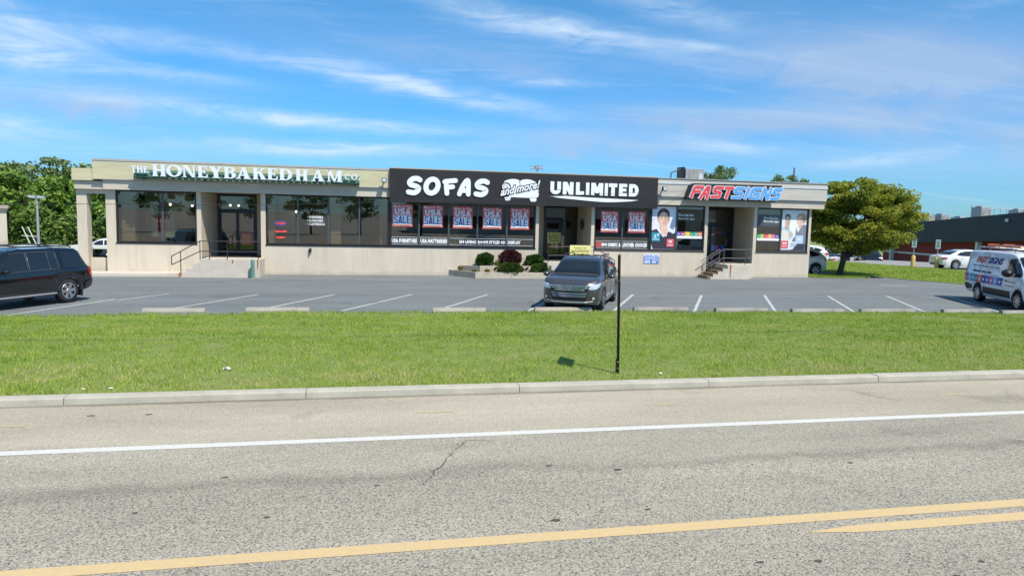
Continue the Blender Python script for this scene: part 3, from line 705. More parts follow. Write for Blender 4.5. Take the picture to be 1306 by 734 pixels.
# ================================================================== SHOP BUILDING
YF = 36.5
def shop_building():
    B = thing('shop_building', 'long single storey beige stucco shop row with flat roof and three entrances', 'building', (6.5, 45, 0))
    def w(name, m, *boxes):
        mb = MB()
        for b in boxes: mb.box(*b)
        return mb.build(name, m, B)
    T = .25
    # stucco walls under the windows, each stretch a part
    for x0, x1 in ((-11.41, -7.30), (-4.62, 9.15), (12.0, 18.68), (21.44, 25.0)):
        w('wall', M_STUCCO, (x0, x1, YF, YF + T, -.2, 1.40))
    for x0, x1 in ((-11.41, -11.0), (-7.50, -7.30), (-4.62, -4.40), (8.98, 9.15), (12.0, 12.18), (18.50, 18.68), (21.44, 21.63), (24.86, 25.0)):
        w('pier', M_STUCCO, (x0, x1, YF + .002, YF + T - .002, 1.40, 3.862))
    # porch at the left end: column, low wall, beam
    w('porch_column', M_STUCCO, (-12.62, -12.2, YF, YF + .55, -.1, 4.24))
    w('low_wall', M_STUCCO, (-12.2, -11.41, YF + .35, YF + .55, 0, .70))
    w('porch_beam', M_STUCCO, (-12.2, -11.41, YF, YF + .55, 3.66, 4.24))
    # side, back and party walls, floor, ceiling
    w('side_wall', M_STUCCO, (24.75, 25.0, YF + T, 54.75, -.2, 3.862)); w('side_wall', M_STUCCO, (-11.41, -11.16, YF + T, 54.75, -.2, 3.862))
    w('back_wall', M_STUCCO, (-11.41, 25.0, 54.75, 55, -.2, 3.862))
    w('floor', M_CARPET, (-11.16, 24.75, YF + T, 54.75, .55, .78))
    w('ceiling', M_INT, (-11.16, 24.75, YF + T, 54.75, 3.87, 3.95))
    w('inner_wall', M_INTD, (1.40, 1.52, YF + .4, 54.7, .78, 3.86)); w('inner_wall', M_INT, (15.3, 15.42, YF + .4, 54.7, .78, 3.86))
    w('inner_wall', M_INT, (-11.1, 1.38, 43.6, 43.7, .78, 3.86)); w('inner_wall', M_INT, (1.54, 15.28, 46.6, 46.7, .78, 3.86)); w('inner_wall', M_INT, (15.44, 24.7, 42.6, 42.7, .78, 3.86))
    # inner pillars seen through the glass
    for x0, x1 in ((-10.9, -10.35), (-4.33, -4.05), (-1.38, -.88), (4.55, 5.05), (1.02, 1.36)):
        w('inner_pillar', M_PILLAR, (x0, x1, YF + .55, YF + .95, .78, 3.86))
    w('partition', M_INT, (-10.3, -8.2, 38.6, 38.7, .78, 3.86)); w('partition', M_INT, (-3.9, -3.2, 38.4, 38.5, .78, 3.86)); w('partition', M_INT, (-.85, -.05, 38.2, 38.3, .78, 3.86))
    # lintel band, fascia and roof
    w('lintel_band', M_BAND, (-11.41, 25.57, YF - .28, YF + T + .1, 3.864, 4.328))
    w('porch_band', M_BAND, (-12.62, -11.412, YF - .18, YF - .002, 3.86, 4.22))
    w('fascia', M_FASCIA_L, (-12.68, -11.80, YF - .30, YF + 1.0, 4.242, 4.78))
    w('fascia', M_FASCIA_L, (-11.80, 1.46, YF - .38, YF + .3, 4.332, 5.14))
    w('fascia', M_FASCIA_R, (1.46, 25.62, YF - .38, YF + .3, 4.332, 4.962))
    w('fascia_ledge', M_CAPL, (1.46, 25.645, YF - .41, YF + .3, 4.964, 5.05))
    w('fascia_top', M_FASCIA_R, (1.46, 25.62, YF - .375, YF + .3, 5.052, 5.245))
    w('cap_strip', M_CAP, (-11.80, 1.46, YF - .40, YF + .3, 5.142, 5.235)); w('cap_strip', M_CAP, (1.462, 25.66, YF - .42, YF + .3, 5.247, 5.285))
    w('shadow_line_strip', M_CAP, (-11.82, 25.60, YF - .395, YF - .381, 4.300, 4.331))  # solid grey strip standing in for the shadow line under the fascia
    w('roof', mat('roof_membrane', (.22, .22, .21), .9, var=.2), (-11.8, 25.6, YF + .3, 55.2, 4.9, 5.1))
    w('side_fascia', M_FASCIA_R, (25.40, 25.61, YF + .301, 55.3, 4.332, 5.26)); w('side_fascia', M_FASCIA_L, (-11.79, -11.6, YF + .301, 55.3, 4.332, 5.22)); w('rear_fascia', M_FASCIA_R, (-11.59, 25.39, 55.2, 55.3, 4.2, 5.26))
    w('side_band', M_BAND, (25.0, 25.56, YF + T + .101, 55.3, 3.866, 4.33))
    w('joint_strip', M_CAP, (3.0, 3.02, YF - .385, YF - .379, 4.35, 4.95))

    # windows: frame > panes and mullions
    def window(x0, x1, z0, z1, mulls, y=YF + .06):
        f = MB(); t = .075; d = .11
        f.box(x0, x1, y, y + d, z0, z0 + t); f.box(x0, x1, y, y + d, z1 - t, z1); f.box(x0, x0 + t, y + .001, y + d - .001, z0 + t, z1 - t); f.box(x1 - t, x1, y + .001, y + d - .001, z0 + t, z1 - t)
        f.box(x0 - .02, x1 + .02, y - .09, y + .002, z0 - .045, z0 - .002)
        fo = f.build('window', M_BRONZE, B)
        xs = [x0 + t] + list(mulls) + [x1 - t]
        for m in mulls:
            MB().box(m - .04, m + .04, y + .003, y + d - .003, z0 + t, z1 - t).build('mullion', M_ALU, fo)
        for i in range(len(xs) - 1):
            a = xs[i] + (.04 if i else 0); b = xs[i + 1] - (.04 if i < len(xs) - 2 else 0)
            # panes are never set perfectly true
            tl = random.uniform(-.006, .006)
            mb = MB(); mb.box(a, b, y + .05, y + .058, z0 + t, z1 - t)
            mb.v = [(vx, vy + tl * (vx - a) / (b - a), vz) for vx, vy, vz in mb.v]
            mb.build('pane', M_GLASS, fo)
    window(-11.0, -7.50, 1.43, 3.86, [-9.0])
    window(-4.40, 1.47, 1.43, 3.86, [-2.91, -1.46, .01])
    window(1.52, 8.98, 1.43, 3.80, [2.95, 4.46, 5.93, 7.46])
    window(12.18, 15.34, 1.40, 3.80, [13.76])
    window(15.36, 18.50, 1.40, 3.86, [16.87])
    window(21.63, 24.86, 1.40, 3.86, [23.17])
    w('window_post', M_BRONZE, (1.47, 1.518, YF + .03, YF + .2, 1.40, 3.86))

    # recessed entrances: side walls, soffit, door set
    M_REC = mat('recess_stucco_shaded', (.56, .46, .33), .9, var=.1, vscale=1.5)  # tan stucco with the recess shade mixed into its colour
    def recess(xl0, xl1, xr0, xr1, depth, doors, m=M_REC, back=None):
        mb = MB(); mb.prism_xy([(xl0 - .01, YF + T), (xl0, YF + T), (xl1, YF + depth), (xl1 - .2, YF + depth)], .6, 3.862); mb.build('recess_wall', m, B)
        mb = MB(); mb.prism_xy([(xr0, YF + T), (xr0 + .01, YF + T), (xr1 + .2, YF + depth), (xr1, YF + depth)], .6, 3.862); mb.build('recess_wall', m, B)
        w('recess_floor', M_DARKFLOOR, (xl0, xr0, YF + .005, YF + depth, .60, .782))
        if back:
            for a, b in back: w('recess_wall', m, (a, b, YF + depth - .02, YF + depth + .15, .78, 3.86))
    recess(-7.30, -7.02, -4.62, -4.88, 2.5, None, back=[(-5.12, -4.88)])
    recess(9.15, 9.15, 12.0, 12.0, 2.6, None, back=[(9.15, 10.08)])
    recess(18.68, 18.68, 21.44, 21.44, 2.3, None, back=[(21.40, 21.44)])

    def doors(x0, x1, y, z0, ztop, ztr, leaves, mull=None):
        f = MB(); t = .09
        f.box(x0, x1, y, y + .12, ztop - .12, ztop); f.box(x0, x0 + t, y + .001, y + .119, z0, ztop - .12); f.box(x1 - t, x1, y + .001, y + .119, z0, ztop - .12)
        if ztr: f.box(x0 + t, x1 - t, y + .002, y + .118, ztr, ztr + .1)
        fo = f.build('door_frame', M_BRONZE, B)
        if ztr: MB().box(x0 + t, x1 - t, y + .05, y + .058, ztr + .1, ztop - .12).build('transom_pane', M_GLASS, fo)
        top = ztr or ztop - .12
        for a, b in leaves:
            l = MB(); s = .07
            l.box(a, b, y + .02, y + .08, z0 + .02, z0 + .27); l.box(a, b, y + .02, y + .08, top - .1, top - .004); l.box(a, a + s, y + .021, y + .079, z0 + .27, top - .1); l.box(b - s, b, y + .021, y + .079, z0 + .27, top - .1)
            lo = l.build('door', M_BRONZE, B)
            MB().box(a + s, b - s, y + .045, y + .053, z0 + .27, top - .1).build('door_pane', M_GLASS, lo)
            hx = b - .12 if a < (x0 + x1) / 2 else a + .12
            MB().tube([(hx, y - .03, z0 + .85), (hx, y - .03, z0 + 1.25)], .018).build('door_handle', M_GALV, lo)
    doors(-7.0, -5.12, YF + 2.45, .78, 3.86, 3.0, [(-6.9, -6.06), (-6.05, -5.22)])
    doors(10.08, 12.0, YF + 2.5, .78, 3.86, 2.85, [(10.18, 11.02)])
    # fixed side light beside the centre door
    s = MB(); s.box(11.03, 11.09, YF + 2.52, YF + 2.6, .78, 2.85).box(11.09, 11.9, YF + 2.52, YF + 2.6, .78, 1.0); so = s.build('side_light', M_BRONZE, B)
    MB().box(11.09, 11.9, YF + 2.55, YF + 2.558, 1.0, 2.85).build('side_pane', M_GLASS, so)
    doors(18.7, 21.42, YF + 2.2, .78, 3.80, 2.85, [(18.85, 19.98), (19.99, 21.1)])
    w('door_post', M_BRONZE, (21.1, 21.34, YF + 2.19, YF + 2.33, .78, 3.68))

    # landings and steps
    w('landing', M_CONC, (-7.05, -4.45, 34.65, YF - .002, -.05, .80))
    for k in range(3): w('step', M_CONC, (-7.33 - .28 * k, -7.05 - .28 * k - .001, 34.66, YF - .002, -.05, .60 - .2 * k))
    mb = MB(); mb.prism_xy([(19.22, 35.15), (20.45, 35.15), (21.55, YF - .002), (19.22, YF - .002)], -.1, .76); mb.build('landing', M_CONC, B)
    for k in range(4): 
        MB().box(18.95 - .28 * k, 19.219 - .28 * k, 35.15, 36.25, -.1, .605 - .15 * k).build('step', [M_STEP], B)
    # the concrete cheek hides the foot of the steps
    mb = MB(); mb.prism_xz([(19.219, .70), (19.219, -.1), (18.25, -.1), (18.25, .10), (18.40, .10), (18.40, .24), (18.68, .24), (18.68, .39), (18.96, .39), (18.96, .54), (19.219, .54)], 35.10, 35.148); mb.build('step_cheek', M_CONC, B)
    w('landing', M_CONC, (9.3, 12.02, 35.1, YF - .002, -.05, .78))
    for k in range(4): w('step', M_CONC, (12.021 + .28 * k, 12.30 + .28 * k, 35.1, YF - .003, -.05, .62 - .155 * k))
    w('pad', M_CONC, (-13.4, -7.90, 34.95, YF - .001, -.05, .11))
    # rust run-off below the rail posts
    for x, y, z0, z1, ww in ((19.42, 35.143, .02, .76, .05), (-5.62, 34.645, .62, .80, .03), (-4.54, 34.645, .35, .80, .035), (-7.86, 34.652, .0, .2, .06)):
        mb = MB(); mb.prism_xz([(x - ww * .4, z0), (x + ww * .3, z0 + .03), (x + ww, z1 - .12), (x + ww * .9, z1), (x - ww, z1), (x - ww * .9, z1 - .2)], y, y + .004); mb.build('rust_stain', M_RUST, B)
    return B
shop_building()

# lamps hanging inside the left shop
def pendant(x, y, z, label):
    t = thing('pendant_lamp', label, 'lamp', (x, y, 3.86), 'small lit lamps inside the left shop')
    MB().tube([(x, y, 3.86), (x, y, z + .06)], .008, 5).build('cord', M_BLACKP, t)
    mb = MB()
    vs = []
    for i in range(5):
        for k in range(8):
            a = math.pi * i / 4; vs.append((x + .055 * math.sin(a) * math.cos(k * math.pi / 4), y + .055 * math.sin(a) * math.sin(k * math.pi / 4), z + .055 * math.cos(a)))
    mb.add(vs, [(i * 8 + k, i * 8 + (k + 1) % 8, i * 8 + 8 + (k + 1) % 8, i * 8 + 8 + k) for i in range(4) for k in range(8)])
    mb.build('bulb', emis('bulb_glow', (1, .9, .7), 9), t)
for x, y, z, l in ((-9.0, 38.0, 3.25, 'lit pendant lamp nearest the middle bar of the far left window'), (-8.0, 38.0, 3.22, 'lit pendant lamp at the right side of the far left window'),
                   (-6.6, 40.2, 3.30, 'brighter lit lamp seen through the left door glass'), (-6.25, 40.6, 3.3, 'fainter lit lamp right of the brighter one behind the left door glass'), (-3.1, 38.0, 3.05, 'lit pendant lamp left of the arched window lettering')):
    pendant(x, y, z, l)

# things inside the shops
def sofa(x, y, L_, m, label, z=.78, rz=0):
    t = thing('sofa', label, 'sofa', (x, y, z), 'sofas behind the shop window')
    def bx(n, *b, mm=m):
        mb = MB(); mb.box(*b); mb.v = [(a + x, bb + y, c + z) for a, bb, c in mb.v]
        o = mb.build(n, mm, t); bv = o.modifiers.new('soft', 'BEVEL'); bv.width = .05; bv.segments = 2
    bx('seat', -L_ / 2 + .2, L_ / 2 - .2, -.45, .3, .12, .45); bx('backrest', -L_ / 2 + .1, L_ / 2 - .1, .3, .55, .12, .95)
    bx('armrest', -L_ / 2, -L_ / 2 + .2, -.45, .5, .1, .65); bx('armrest', L_ / 2 - .2, L_ / 2, -.45, .5, .1, .65)
    for sx in (-1, 1):
        for sy in (-.4, .4): bx('leg', sx * (L_ / 2 - .1) - .03, sx * (L_ / 2 - .1) + .03, sy - .03, sy + .03, 0, .1, mm=M_BLACKP)
M_SOFA = mat('sofa_tan', (.25, .17, .10), .9); M_SOFA2 = mat('sofa_grey', (.20, .20, .21), .9)
sofa(3.6, 39.6, 2.1, M_SOFA2, 'grey sofa behind the window under the second sale poster'); sofa(6.7, 38.8, 2.2, M_SOFA, 'tan sofa behind the window between third and fourth sale posters')
sofa(13.2, 39.0, 2.0, M_SOFA, 'tan sofa behind the window right of the centre door')

# ------------------------------------------------------------------ handrails
def rail(label, loc, runs, r=.021, m=M_RAIL):
    t = thing('handrail', label, 'handrail', loc, 'metal handrails at the shop entrances')
    for n, pts in runs: MB().tube(pts, r, 7).build(n, m, t)
    return t
y = 34.72
rail('dark metal handrail on the front edge of the left entrance landing', (-6, y, .8), [
    ('top_rail', [(-8.22, y, .93), (-7.02, y, 1.63), (-4.52, y, 1.63)]), ('lower_rail', [(-8.22, y, .55), (-7.02, y, 1.17), (-4.52, y, 1.17)]), ('end_post', [(-8.22, y, .55), (-8.22, y, .93)]),
    ('post', [(-7.84, y, .2), (-7.84, y, 1.12)]), ('post', [(-7.02, y, .8), (-7.02, y, 1.63)]), ('post', [(-6.62, y, .8), (-6.62, y, 1.63)]), ('post', [(-5.86, y, .8), (-5.86, y, 1.63)]), ('post', [(-4.52, y, .8), (-4.52, y, 1.63)])])
y = 35.25
rail('grey metal handrail at the front of the right entrance steps and landing', (19, y, .76), [
    ('top_rail', [(17.86, y, .85), (19.0, y, 1.57), (20.32, y, 1.57)]), ('lower_rail', [(17.86, y, .42), (19.0, y, 1.11), (20.32, y, 1.11)]), ('end_post', [(17.86, y, .42), (17.86, y, .85)]),
    ('post', [(18.36, y, .2), (18.36, y, 1.16)]), ('post', [(19.05, y, .76), (19.05, y, 1.57)]), ('post', [(20.32, y, .76), (20.32, y, 1.57)])], .02, M_RAILG)
rail('grey handrail on the far side of the right entrance steps', (19, 36.2, .76), [
    ('top_rail', [(18.2, 36.2, .85), (19.3, 36.2, 1.54)]), ('lower_rail', [(18.2, 36.2, .42), (19.3, 36.2, 1.1)]), ('post', [(18.6, 36.2, .4), (18.6, 36.2, 1.1)]), ('post', [(19.3, 36.2, .7), (19.3, 36.2, 1.54)])], .02, M_RAILG)
rail('short slanted grey rail on the angled right corner of the right landing', (21, 36, .76), [
    ('top_rail', [(20.40, 35.28, 1.57), (21.25, 36.3, 1.57)]), ('lower_rail', [(20.40, 35.28, 1.11), (21.25, 36.3, 1.11)]), ('post', [(21.25, 36.3, .76), (21.25, 36.3, 1.57)])], .02, M_RAILG)
y = 35.2
rail('dark metal handrail across the centre landing and down its right steps', (11, y, .78), [
    ('top_rail', [(9.35, y, 1.58), (11.75, y, 1.62), (12.9, y, .92)]), ('lower_rail', [(9.35, y, 1.15), (11.75, y, 1.17), (12.9, y, .47)]), ('end_post', [(12.9, y, .47), (12.9, y, .92)]),
    ('post', [(9.35, y, .78), (9.35, y, 1.58)]), ('post', [(10.4, y, .78), (10.4, y, 1.6)]), ('post', [(11.75, y, .78), (11.75, y, 1.62)]), ('post', [(12.35, y, .4), (12.35, y, 1.25)])])

# bollard by the left landing
def across_road():
    sheet('opposite_lot', [[(-900, -1200), (900, -1200), (900, -9.2), (-900, -9.2)]], -.015, M_LOT2)
    t = thing('opposite_building', 'plain low grey building across the road, mirrored in the shop windows', 'building', (28, -52, 0))
    MB().box(8, 70, -66, -48, -.1, 4.6).build('wall', mat('opposite_siding', (.62, .60, .54), .85, var=.15, streak=(.2, 1, 4)), t); MB().box(7.8, 70.2, -66.2, -47.8, 4.602, 5.1).build('parapet', M_BAND, t)
    for k in range(8): MB().box(11 + k * 7, 15 + k * 7, -48, -47.95, 1, 3).build('window', M_CARGLASS, t)
across_road()
def bollard():
    t = thing('bollard', 'green painted steel bollard at the right end of the left landing', 'bollard', (-4.72, 34.35, 0))
    mb = MB(); n = 14
    prof = [(.085, 0), (.085, .78), (.07, .83), (.035, .86), (0.004, .87)]
    vs = [(-4.72 + r * math.cos(2 * math.pi * k / n), 34.35 + r * math.sin(2 * math.pi * k / n), z) for r, z in prof for k in range(n)]
    mb.add(vs, [(i * n + k, i * n + (k + 1) % n, (i + 1) * n + (k + 1) % n, (i + 1) * n + k) for i in range(4) for k in range(n)])
    mb.build('post', M_GREENP, t, smooth=40)
    MB().tube([(-4.72, 34.35, -.02), (-4.72, 34.35, .03)], .11, 14).build('base_ring', M_CONCD, t)
bollard()
# small lamps on the facade
def flood(x, z, label):
    t = thing('floodlight', label, 'floodlight', (x, YF - .4, z), 'black floodlights on the fascia')
    MB().box(x - .03, x + .03, YF - .62, YF - .381, z - .02, z + .02).build('arm', M_BLACKP, t)
    o = MB().box(x - .13, x + .10, YF - .78, YF - .6, z - .10, z + .13).build('lamp_head', M_BLACKP, t); bv = o.modifiers.new('b', 'BEVEL'); bv.width = .03; bv.segments = 2
    MB().box(x - .10, x + .07, YF - .787, YF - .781, z - .06, z + .10).build('lens', M_HEAD, t)
flood(1.20, 4.64, 'small black floodlight on the cream fascia left of the black sofa sign'); flood(15.75, 4.68, 'small black floodlight on the grey fascia right of the black sofa sign')
def wall_lamp():
    t = thing('wall_lamp', 'tiny dark lamp on the wall below the left shop window', 'lamp', (-2.33, YF, 1.15))
    MB().box(-2.39, -2.27, YF - .12, YF - .001, 1.12, 1.28).build('lamp_body', M_BLACKP, t); MB().box(-2.37, -2.31, YF - .16, YF - .121, 1.08, 1.17).build('lamp_nozzle', M_BLACKP, t)
wall_lamp()
def sconce(x, y, z, nx, ny, label):
    t = thing('wall_sconce', label, 'lamp', (x, y, z), 'dark sconces beside the centre door')
    mb = MB(); n = 10; prof = [(.01, .42), (.05, .36), (.10, .16), (.085, -.1), (.03, -.2), (.01, -.24)]
    cx, cy = x + nx * .14, y + ny * .14
    vs = [(cx + r * math.cos(2 * math.pi * k / n), cy + r * math.sin(2 * math.pi * k / n), z + h) for r, h in prof for k in range(n)]
    mb.add(vs, [(i * n + k, (i + 1) * n + k, (i + 1) * n + (k + 1) % n, i * n + (k + 1) % n) for i in range(5) for k in range(n)])
    mb.build('lantern', M_BLACKP, t, smooth=40)
    MB().tube([(x, y, z + .1), (cx, cy, z + .1)], .025, 6).build('bracket', M_BLACKP, t)
sconce(9.45, YF + 2.58, 2.62, 0, -1, 'dark lantern on the recess wall left of the centre door'); sconce(12.0, YF + 1.2, 2.62, -1, 0, 'dark lantern on the right side wall of the centre recess')

# ================================================================== SIGNS
def fit(polys, x0, x1, z0, z1):
    return [[(x0 + px * (x1 - x0), z0 + pz * (z1 - z0)) for px, pz in p] for p in polys]
def arc_ring(cx, cz, rx, rz, irx, irz, a0, a1, n):
    out = []
    for k in range(n):
        t0, t1 = a0 + (a1 - a0) * k / n, a0 + (a1 - a0) * (k + 1) / n
        out.append([(cx + irx * math.cos(t0), cz + irz * math.sin(t0)), (cx + rx * math.cos(t0), cz + rz * math.sin(t0)), (cx + rx * math.cos(t1), cz + rz * math.sin(t1)), (cx + irx * math.cos(t1), cz + irz * math.sin(t1))])
    return out
def rc(a, b, c, d): return [(a, c), (b, c), (b, d), (a, d)]
H2 = math.pi / 2
SERIF = {
 'H': [rc(.07, .35, 0, 1), rc(.65, .93, 0, 1), rc(.3, .7, .43, .56), rc(0, .42, 0, .07), rc(.58, 1, 0, .07), rc(0, .42, .93, 1), rc(.58, 1, .93, 1)],
 'O': arc_ring(.5, .5, .5, .51, .26, .40, 0, 2 * math.pi, 28),
 'N': [rc(.07, .19, 0, 1), rc(.80, .92, 0, 1), [(.05, 1), (.36, 1), (.93, 0), (.72, 0)], rc(0, .28, 0, .07), rc(.70, 1, .93, 1), rc(0, .2, .93, 1)],
 'E': [rc(.08, .42, 0, 1), rc(.3, .93, .90, 1), rc(.3, .98, 0, .11), rc(.3, .76, .45, .56), rc(0, .2, 0, .07), rc(0, .2, .93, 1), [(.80, .9), (.93, .9), (.93, .72), (.86, .74)], [(.82, .1), (.98, .1), (1.0, .32), (.92, .28)], rc(.66, .76, .36, .64)],
 'Y': [rc(.36, .66, 0, .46), [(.02, 1), (.36, 1), (.66, .44), (.36, .40)], [(.76, 1), (.92, 1), (.62, .40), (.50, .46)], rc(.24, .78, 0, .07), rc(0, .44, .93, 1), rc(.64, 1, .93, 1)],
 'B': [rc(.08, .38, 0, 1), rc(0, .2, 0, .07), rc(0, .2, .93, 1), rc(.3, .58, .90, 1), rc(.3, .6, .46, .56), rc(.3, .6, 0, .10)] + arc_ring(.56, .755, .37, .245, .08, .15, -H2, H2, 12) + arc_ring(.58, .28, .42, .28, .10, .18, -H2, H2, 12),
 'A': [[(.08, 0), (.22, 0), (.55, .96), (.44, 1)], [(.60, 0), (.93, 0), (.60, 1.0), (.42, 1.0)], rc(.24, .68, .27, .38), rc(0, .33, 0, .07), rc(.52, 1, 0, .07)],
 'K': [rc(.07, .36, 0, 1), rc(0, .44, 0, .07), rc(0, .44, .93, 1), [(.34, .40), (.34, .54), (.74, .96), (.90, .96)], [(.46, .58), (.62, .70), (1, 0), (.66, 0)], rc(.60, .98, .93, 1), rc(.58, 1.04, 0, .07)],
 'D': [rc(.08, .38, 0, 1), rc(0, .2, 0, .07), rc(0, .2, .93, 1), rc(.3, .52, .9, 1), rc(.3, .52, 0, .1)] + arc_ring(.50, .5, .5, .5, .22, .40, -H2, H2, 16),
 'M': [rc(.07, .17, 0, 1), rc(.70, .94, 0, 1), [(.05, 1), (.28, 1), (.54, .12), (.44, 0)], [(.44, 0), (.54, .0), (.80, 1), (.70, 1)], rc(0, .25, 0, .07), rc(.63, 1, 0, .07), rc(.76, 1, .93, 1), rc(0, .2, .93, 1)],
 'T': [rc(.36, .64, 0, 1), rc(0, 1, .88, 1), rc(.22, .78, 0, .07), [(0, .9), (.1, .9), (.06, .70), (0, .70)], [(.9, .9), (1, .9), (1, .70), (.94, .70)]],
 'C': arc_ring(.52, .5, .50, .51, .28, .38, R(42), R(318), 22) + [rc(.82, .92, .66, .92)],
 '.': [ell(.5, .5, .5, .5, 12)],
}
def serif_letter(ch, x0, x1, z0, z1, y, dep, par, m=M_LETTER):
    mb = MB()
    for i, p in enumerate(fit(SERIF[ch], x0, x1, z0, z1)): mb.prism_xz(p, y + (i % 7) * .0012, y + dep)
    return mb.build('letter', [m, M_BLACKP], par)
def ham_sign():
    t = thing('shop_sign', 'large white serif letters over a green awning reading The Honeybaked Ham Co', 'sign', (-5, YF - .4, 4.35))
    y = YF - .86
    k = (y / 36.0)
    L_ = [('H', -9.27, -8.69), ('O', -8.67, -8.0), ('N', -7.97, -7.41), ('E', -7.32, -6.88), ('Y', -6.84, -6.22), ('B', -6.18, -5.65), ('A', -5.64, -4.99), ('K', -4.90, -4.31), ('E', -4.24, -3.77), ('D', -3.71, -3.12), ('H', -2.96, -2.40), ('A', -2.25, -1.62), ('M', -1.51, -.80)]
    for c, a, b in L_: serif_letter(c, a * k, b * k, 4.50, 5.03, y, .13, t)
    for c, a, b in (('T', -10.16, -9.93), ('H', -9.91, -9.66), ('E', -9.63, -9.42)): serif_letter(c, a * k, b * k, 4.64, 4.93, y, .10, t)
    for c, a, b, z0, z1 in (('C', -.69, -.42, 4.63, 4.90), ('O', -.38, -.08, 4.63, 4.90), ('.', -.04, .04, 4.62, 4.70)): serif_letter(c, a * k, b * k, z0, z1, y, .10, t)
    # sloping green awning behind and below the letters with its row of small pale beads
    mb = MB(); mb.add([(-10.0, YF - .385, 4.80), (.02, YF - .385, 4.80), (.02, y + .15, 4.46), (-10.0, y + .15, 4.46), (-10.0, YF - .385, 4.40), (.02, YF - .385, 4.40), (.02, y + .15, 4.40), (-10.0, y + .15, 4.40)],
           [(3, 2, 1, 0), (7, 6, 2, 3), (4, 5, 6, 7), (0, 4, 7, 3), (1, 2, 6, 5), (0, 1, 5, 4)])
    mb.build('awning', M_GREENAWN, t)
    mb = MB(); mb.box(-9.9, .0, y + .02, y + .148, 4.44, 4.465); mb.build('letter_rail', M_GREENAWN, t)
    M_D = mat('pale_bead', (.75, .74, .55), .5)
    proto = None
    x = -8.45
    while x < -1.2:
        mb = MB(); mb.tube([(0, -.03, 0), (0, .03, 0)], .045, 8)
        if proto is None:
            proto = mb.build('awning_bead', M_D, t); o = proto; base = proto.matrix_parent_inverse.copy()
        else:
            o = proto.copy(); C.objects.link(o)
        o.location = (x, y + .12, 4.415)
        x += .272
    # brackets carry the awning off the fascia
    for bx in (-9.6, -7, -4.4, -1.8, -.2): MB().box(bx - .02, bx + .02, y + .16, YF - .379, 4.36, 4.399).build('bracket', M_BRONZE, t)
ham_sign()

def _sansD(w, h):
    o = arc_ring(.5, .5, .5, .5, .5 - w, .5 - h, -H2, H2, 14)
    return [rc(0, w, 0, 1), rc(w, .5, 0, h), rc(w, .5, 1 - h, 1)] + o
SANS = {
 'U': lambda w, h: [rc(0, w, .36, 1), rc(1 - w, 1, .36, 1)] + arc_ring(.5, .36, .5, .36, .5 - w, .36 - h, math.pi, 2 * math.pi, 14),
 'N': lambda w, h: [rc(0, w, 0, 1), rc(1 - w, 1, 0, 1), [(0, 1), (w * 1.15, 1), (1, 0), (1 - w * 1.15, 0)]],
 'L': lambda w, h: [rc(0, w, 0, 1), rc(w, 1, 0, h)],
 'I': lambda w, h: [rc(0, 1, 0, 1)],
 'M': lambda w, h: [rc(0, w * .9, 0, 1), rc(1 - w * .9, 1, 0, 1), [(0, 1), (w * 1.15, 1), (.5 + w * .5, .18), (.5 - w * .5, .18)], [(1 - w * 1.15, 1), (1, 1), (.5 + w * .5, .18), (.5 - w * .5, .18)]],
 'T': lambda w, h: [rc(0, 1, 1 - h, 1), rc(.5 - w / 2, .5 + w / 2, 0, 1 - h)],
 'E': lambda w, h: [rc(0, w, 0, 1), rc(w, 1, 1 - h * .9, 1), rc(w, 1, 0, h * .9), rc(w, .92, .5 - h * .4, .5 + h * .4)],
 'D': _sansD,
}
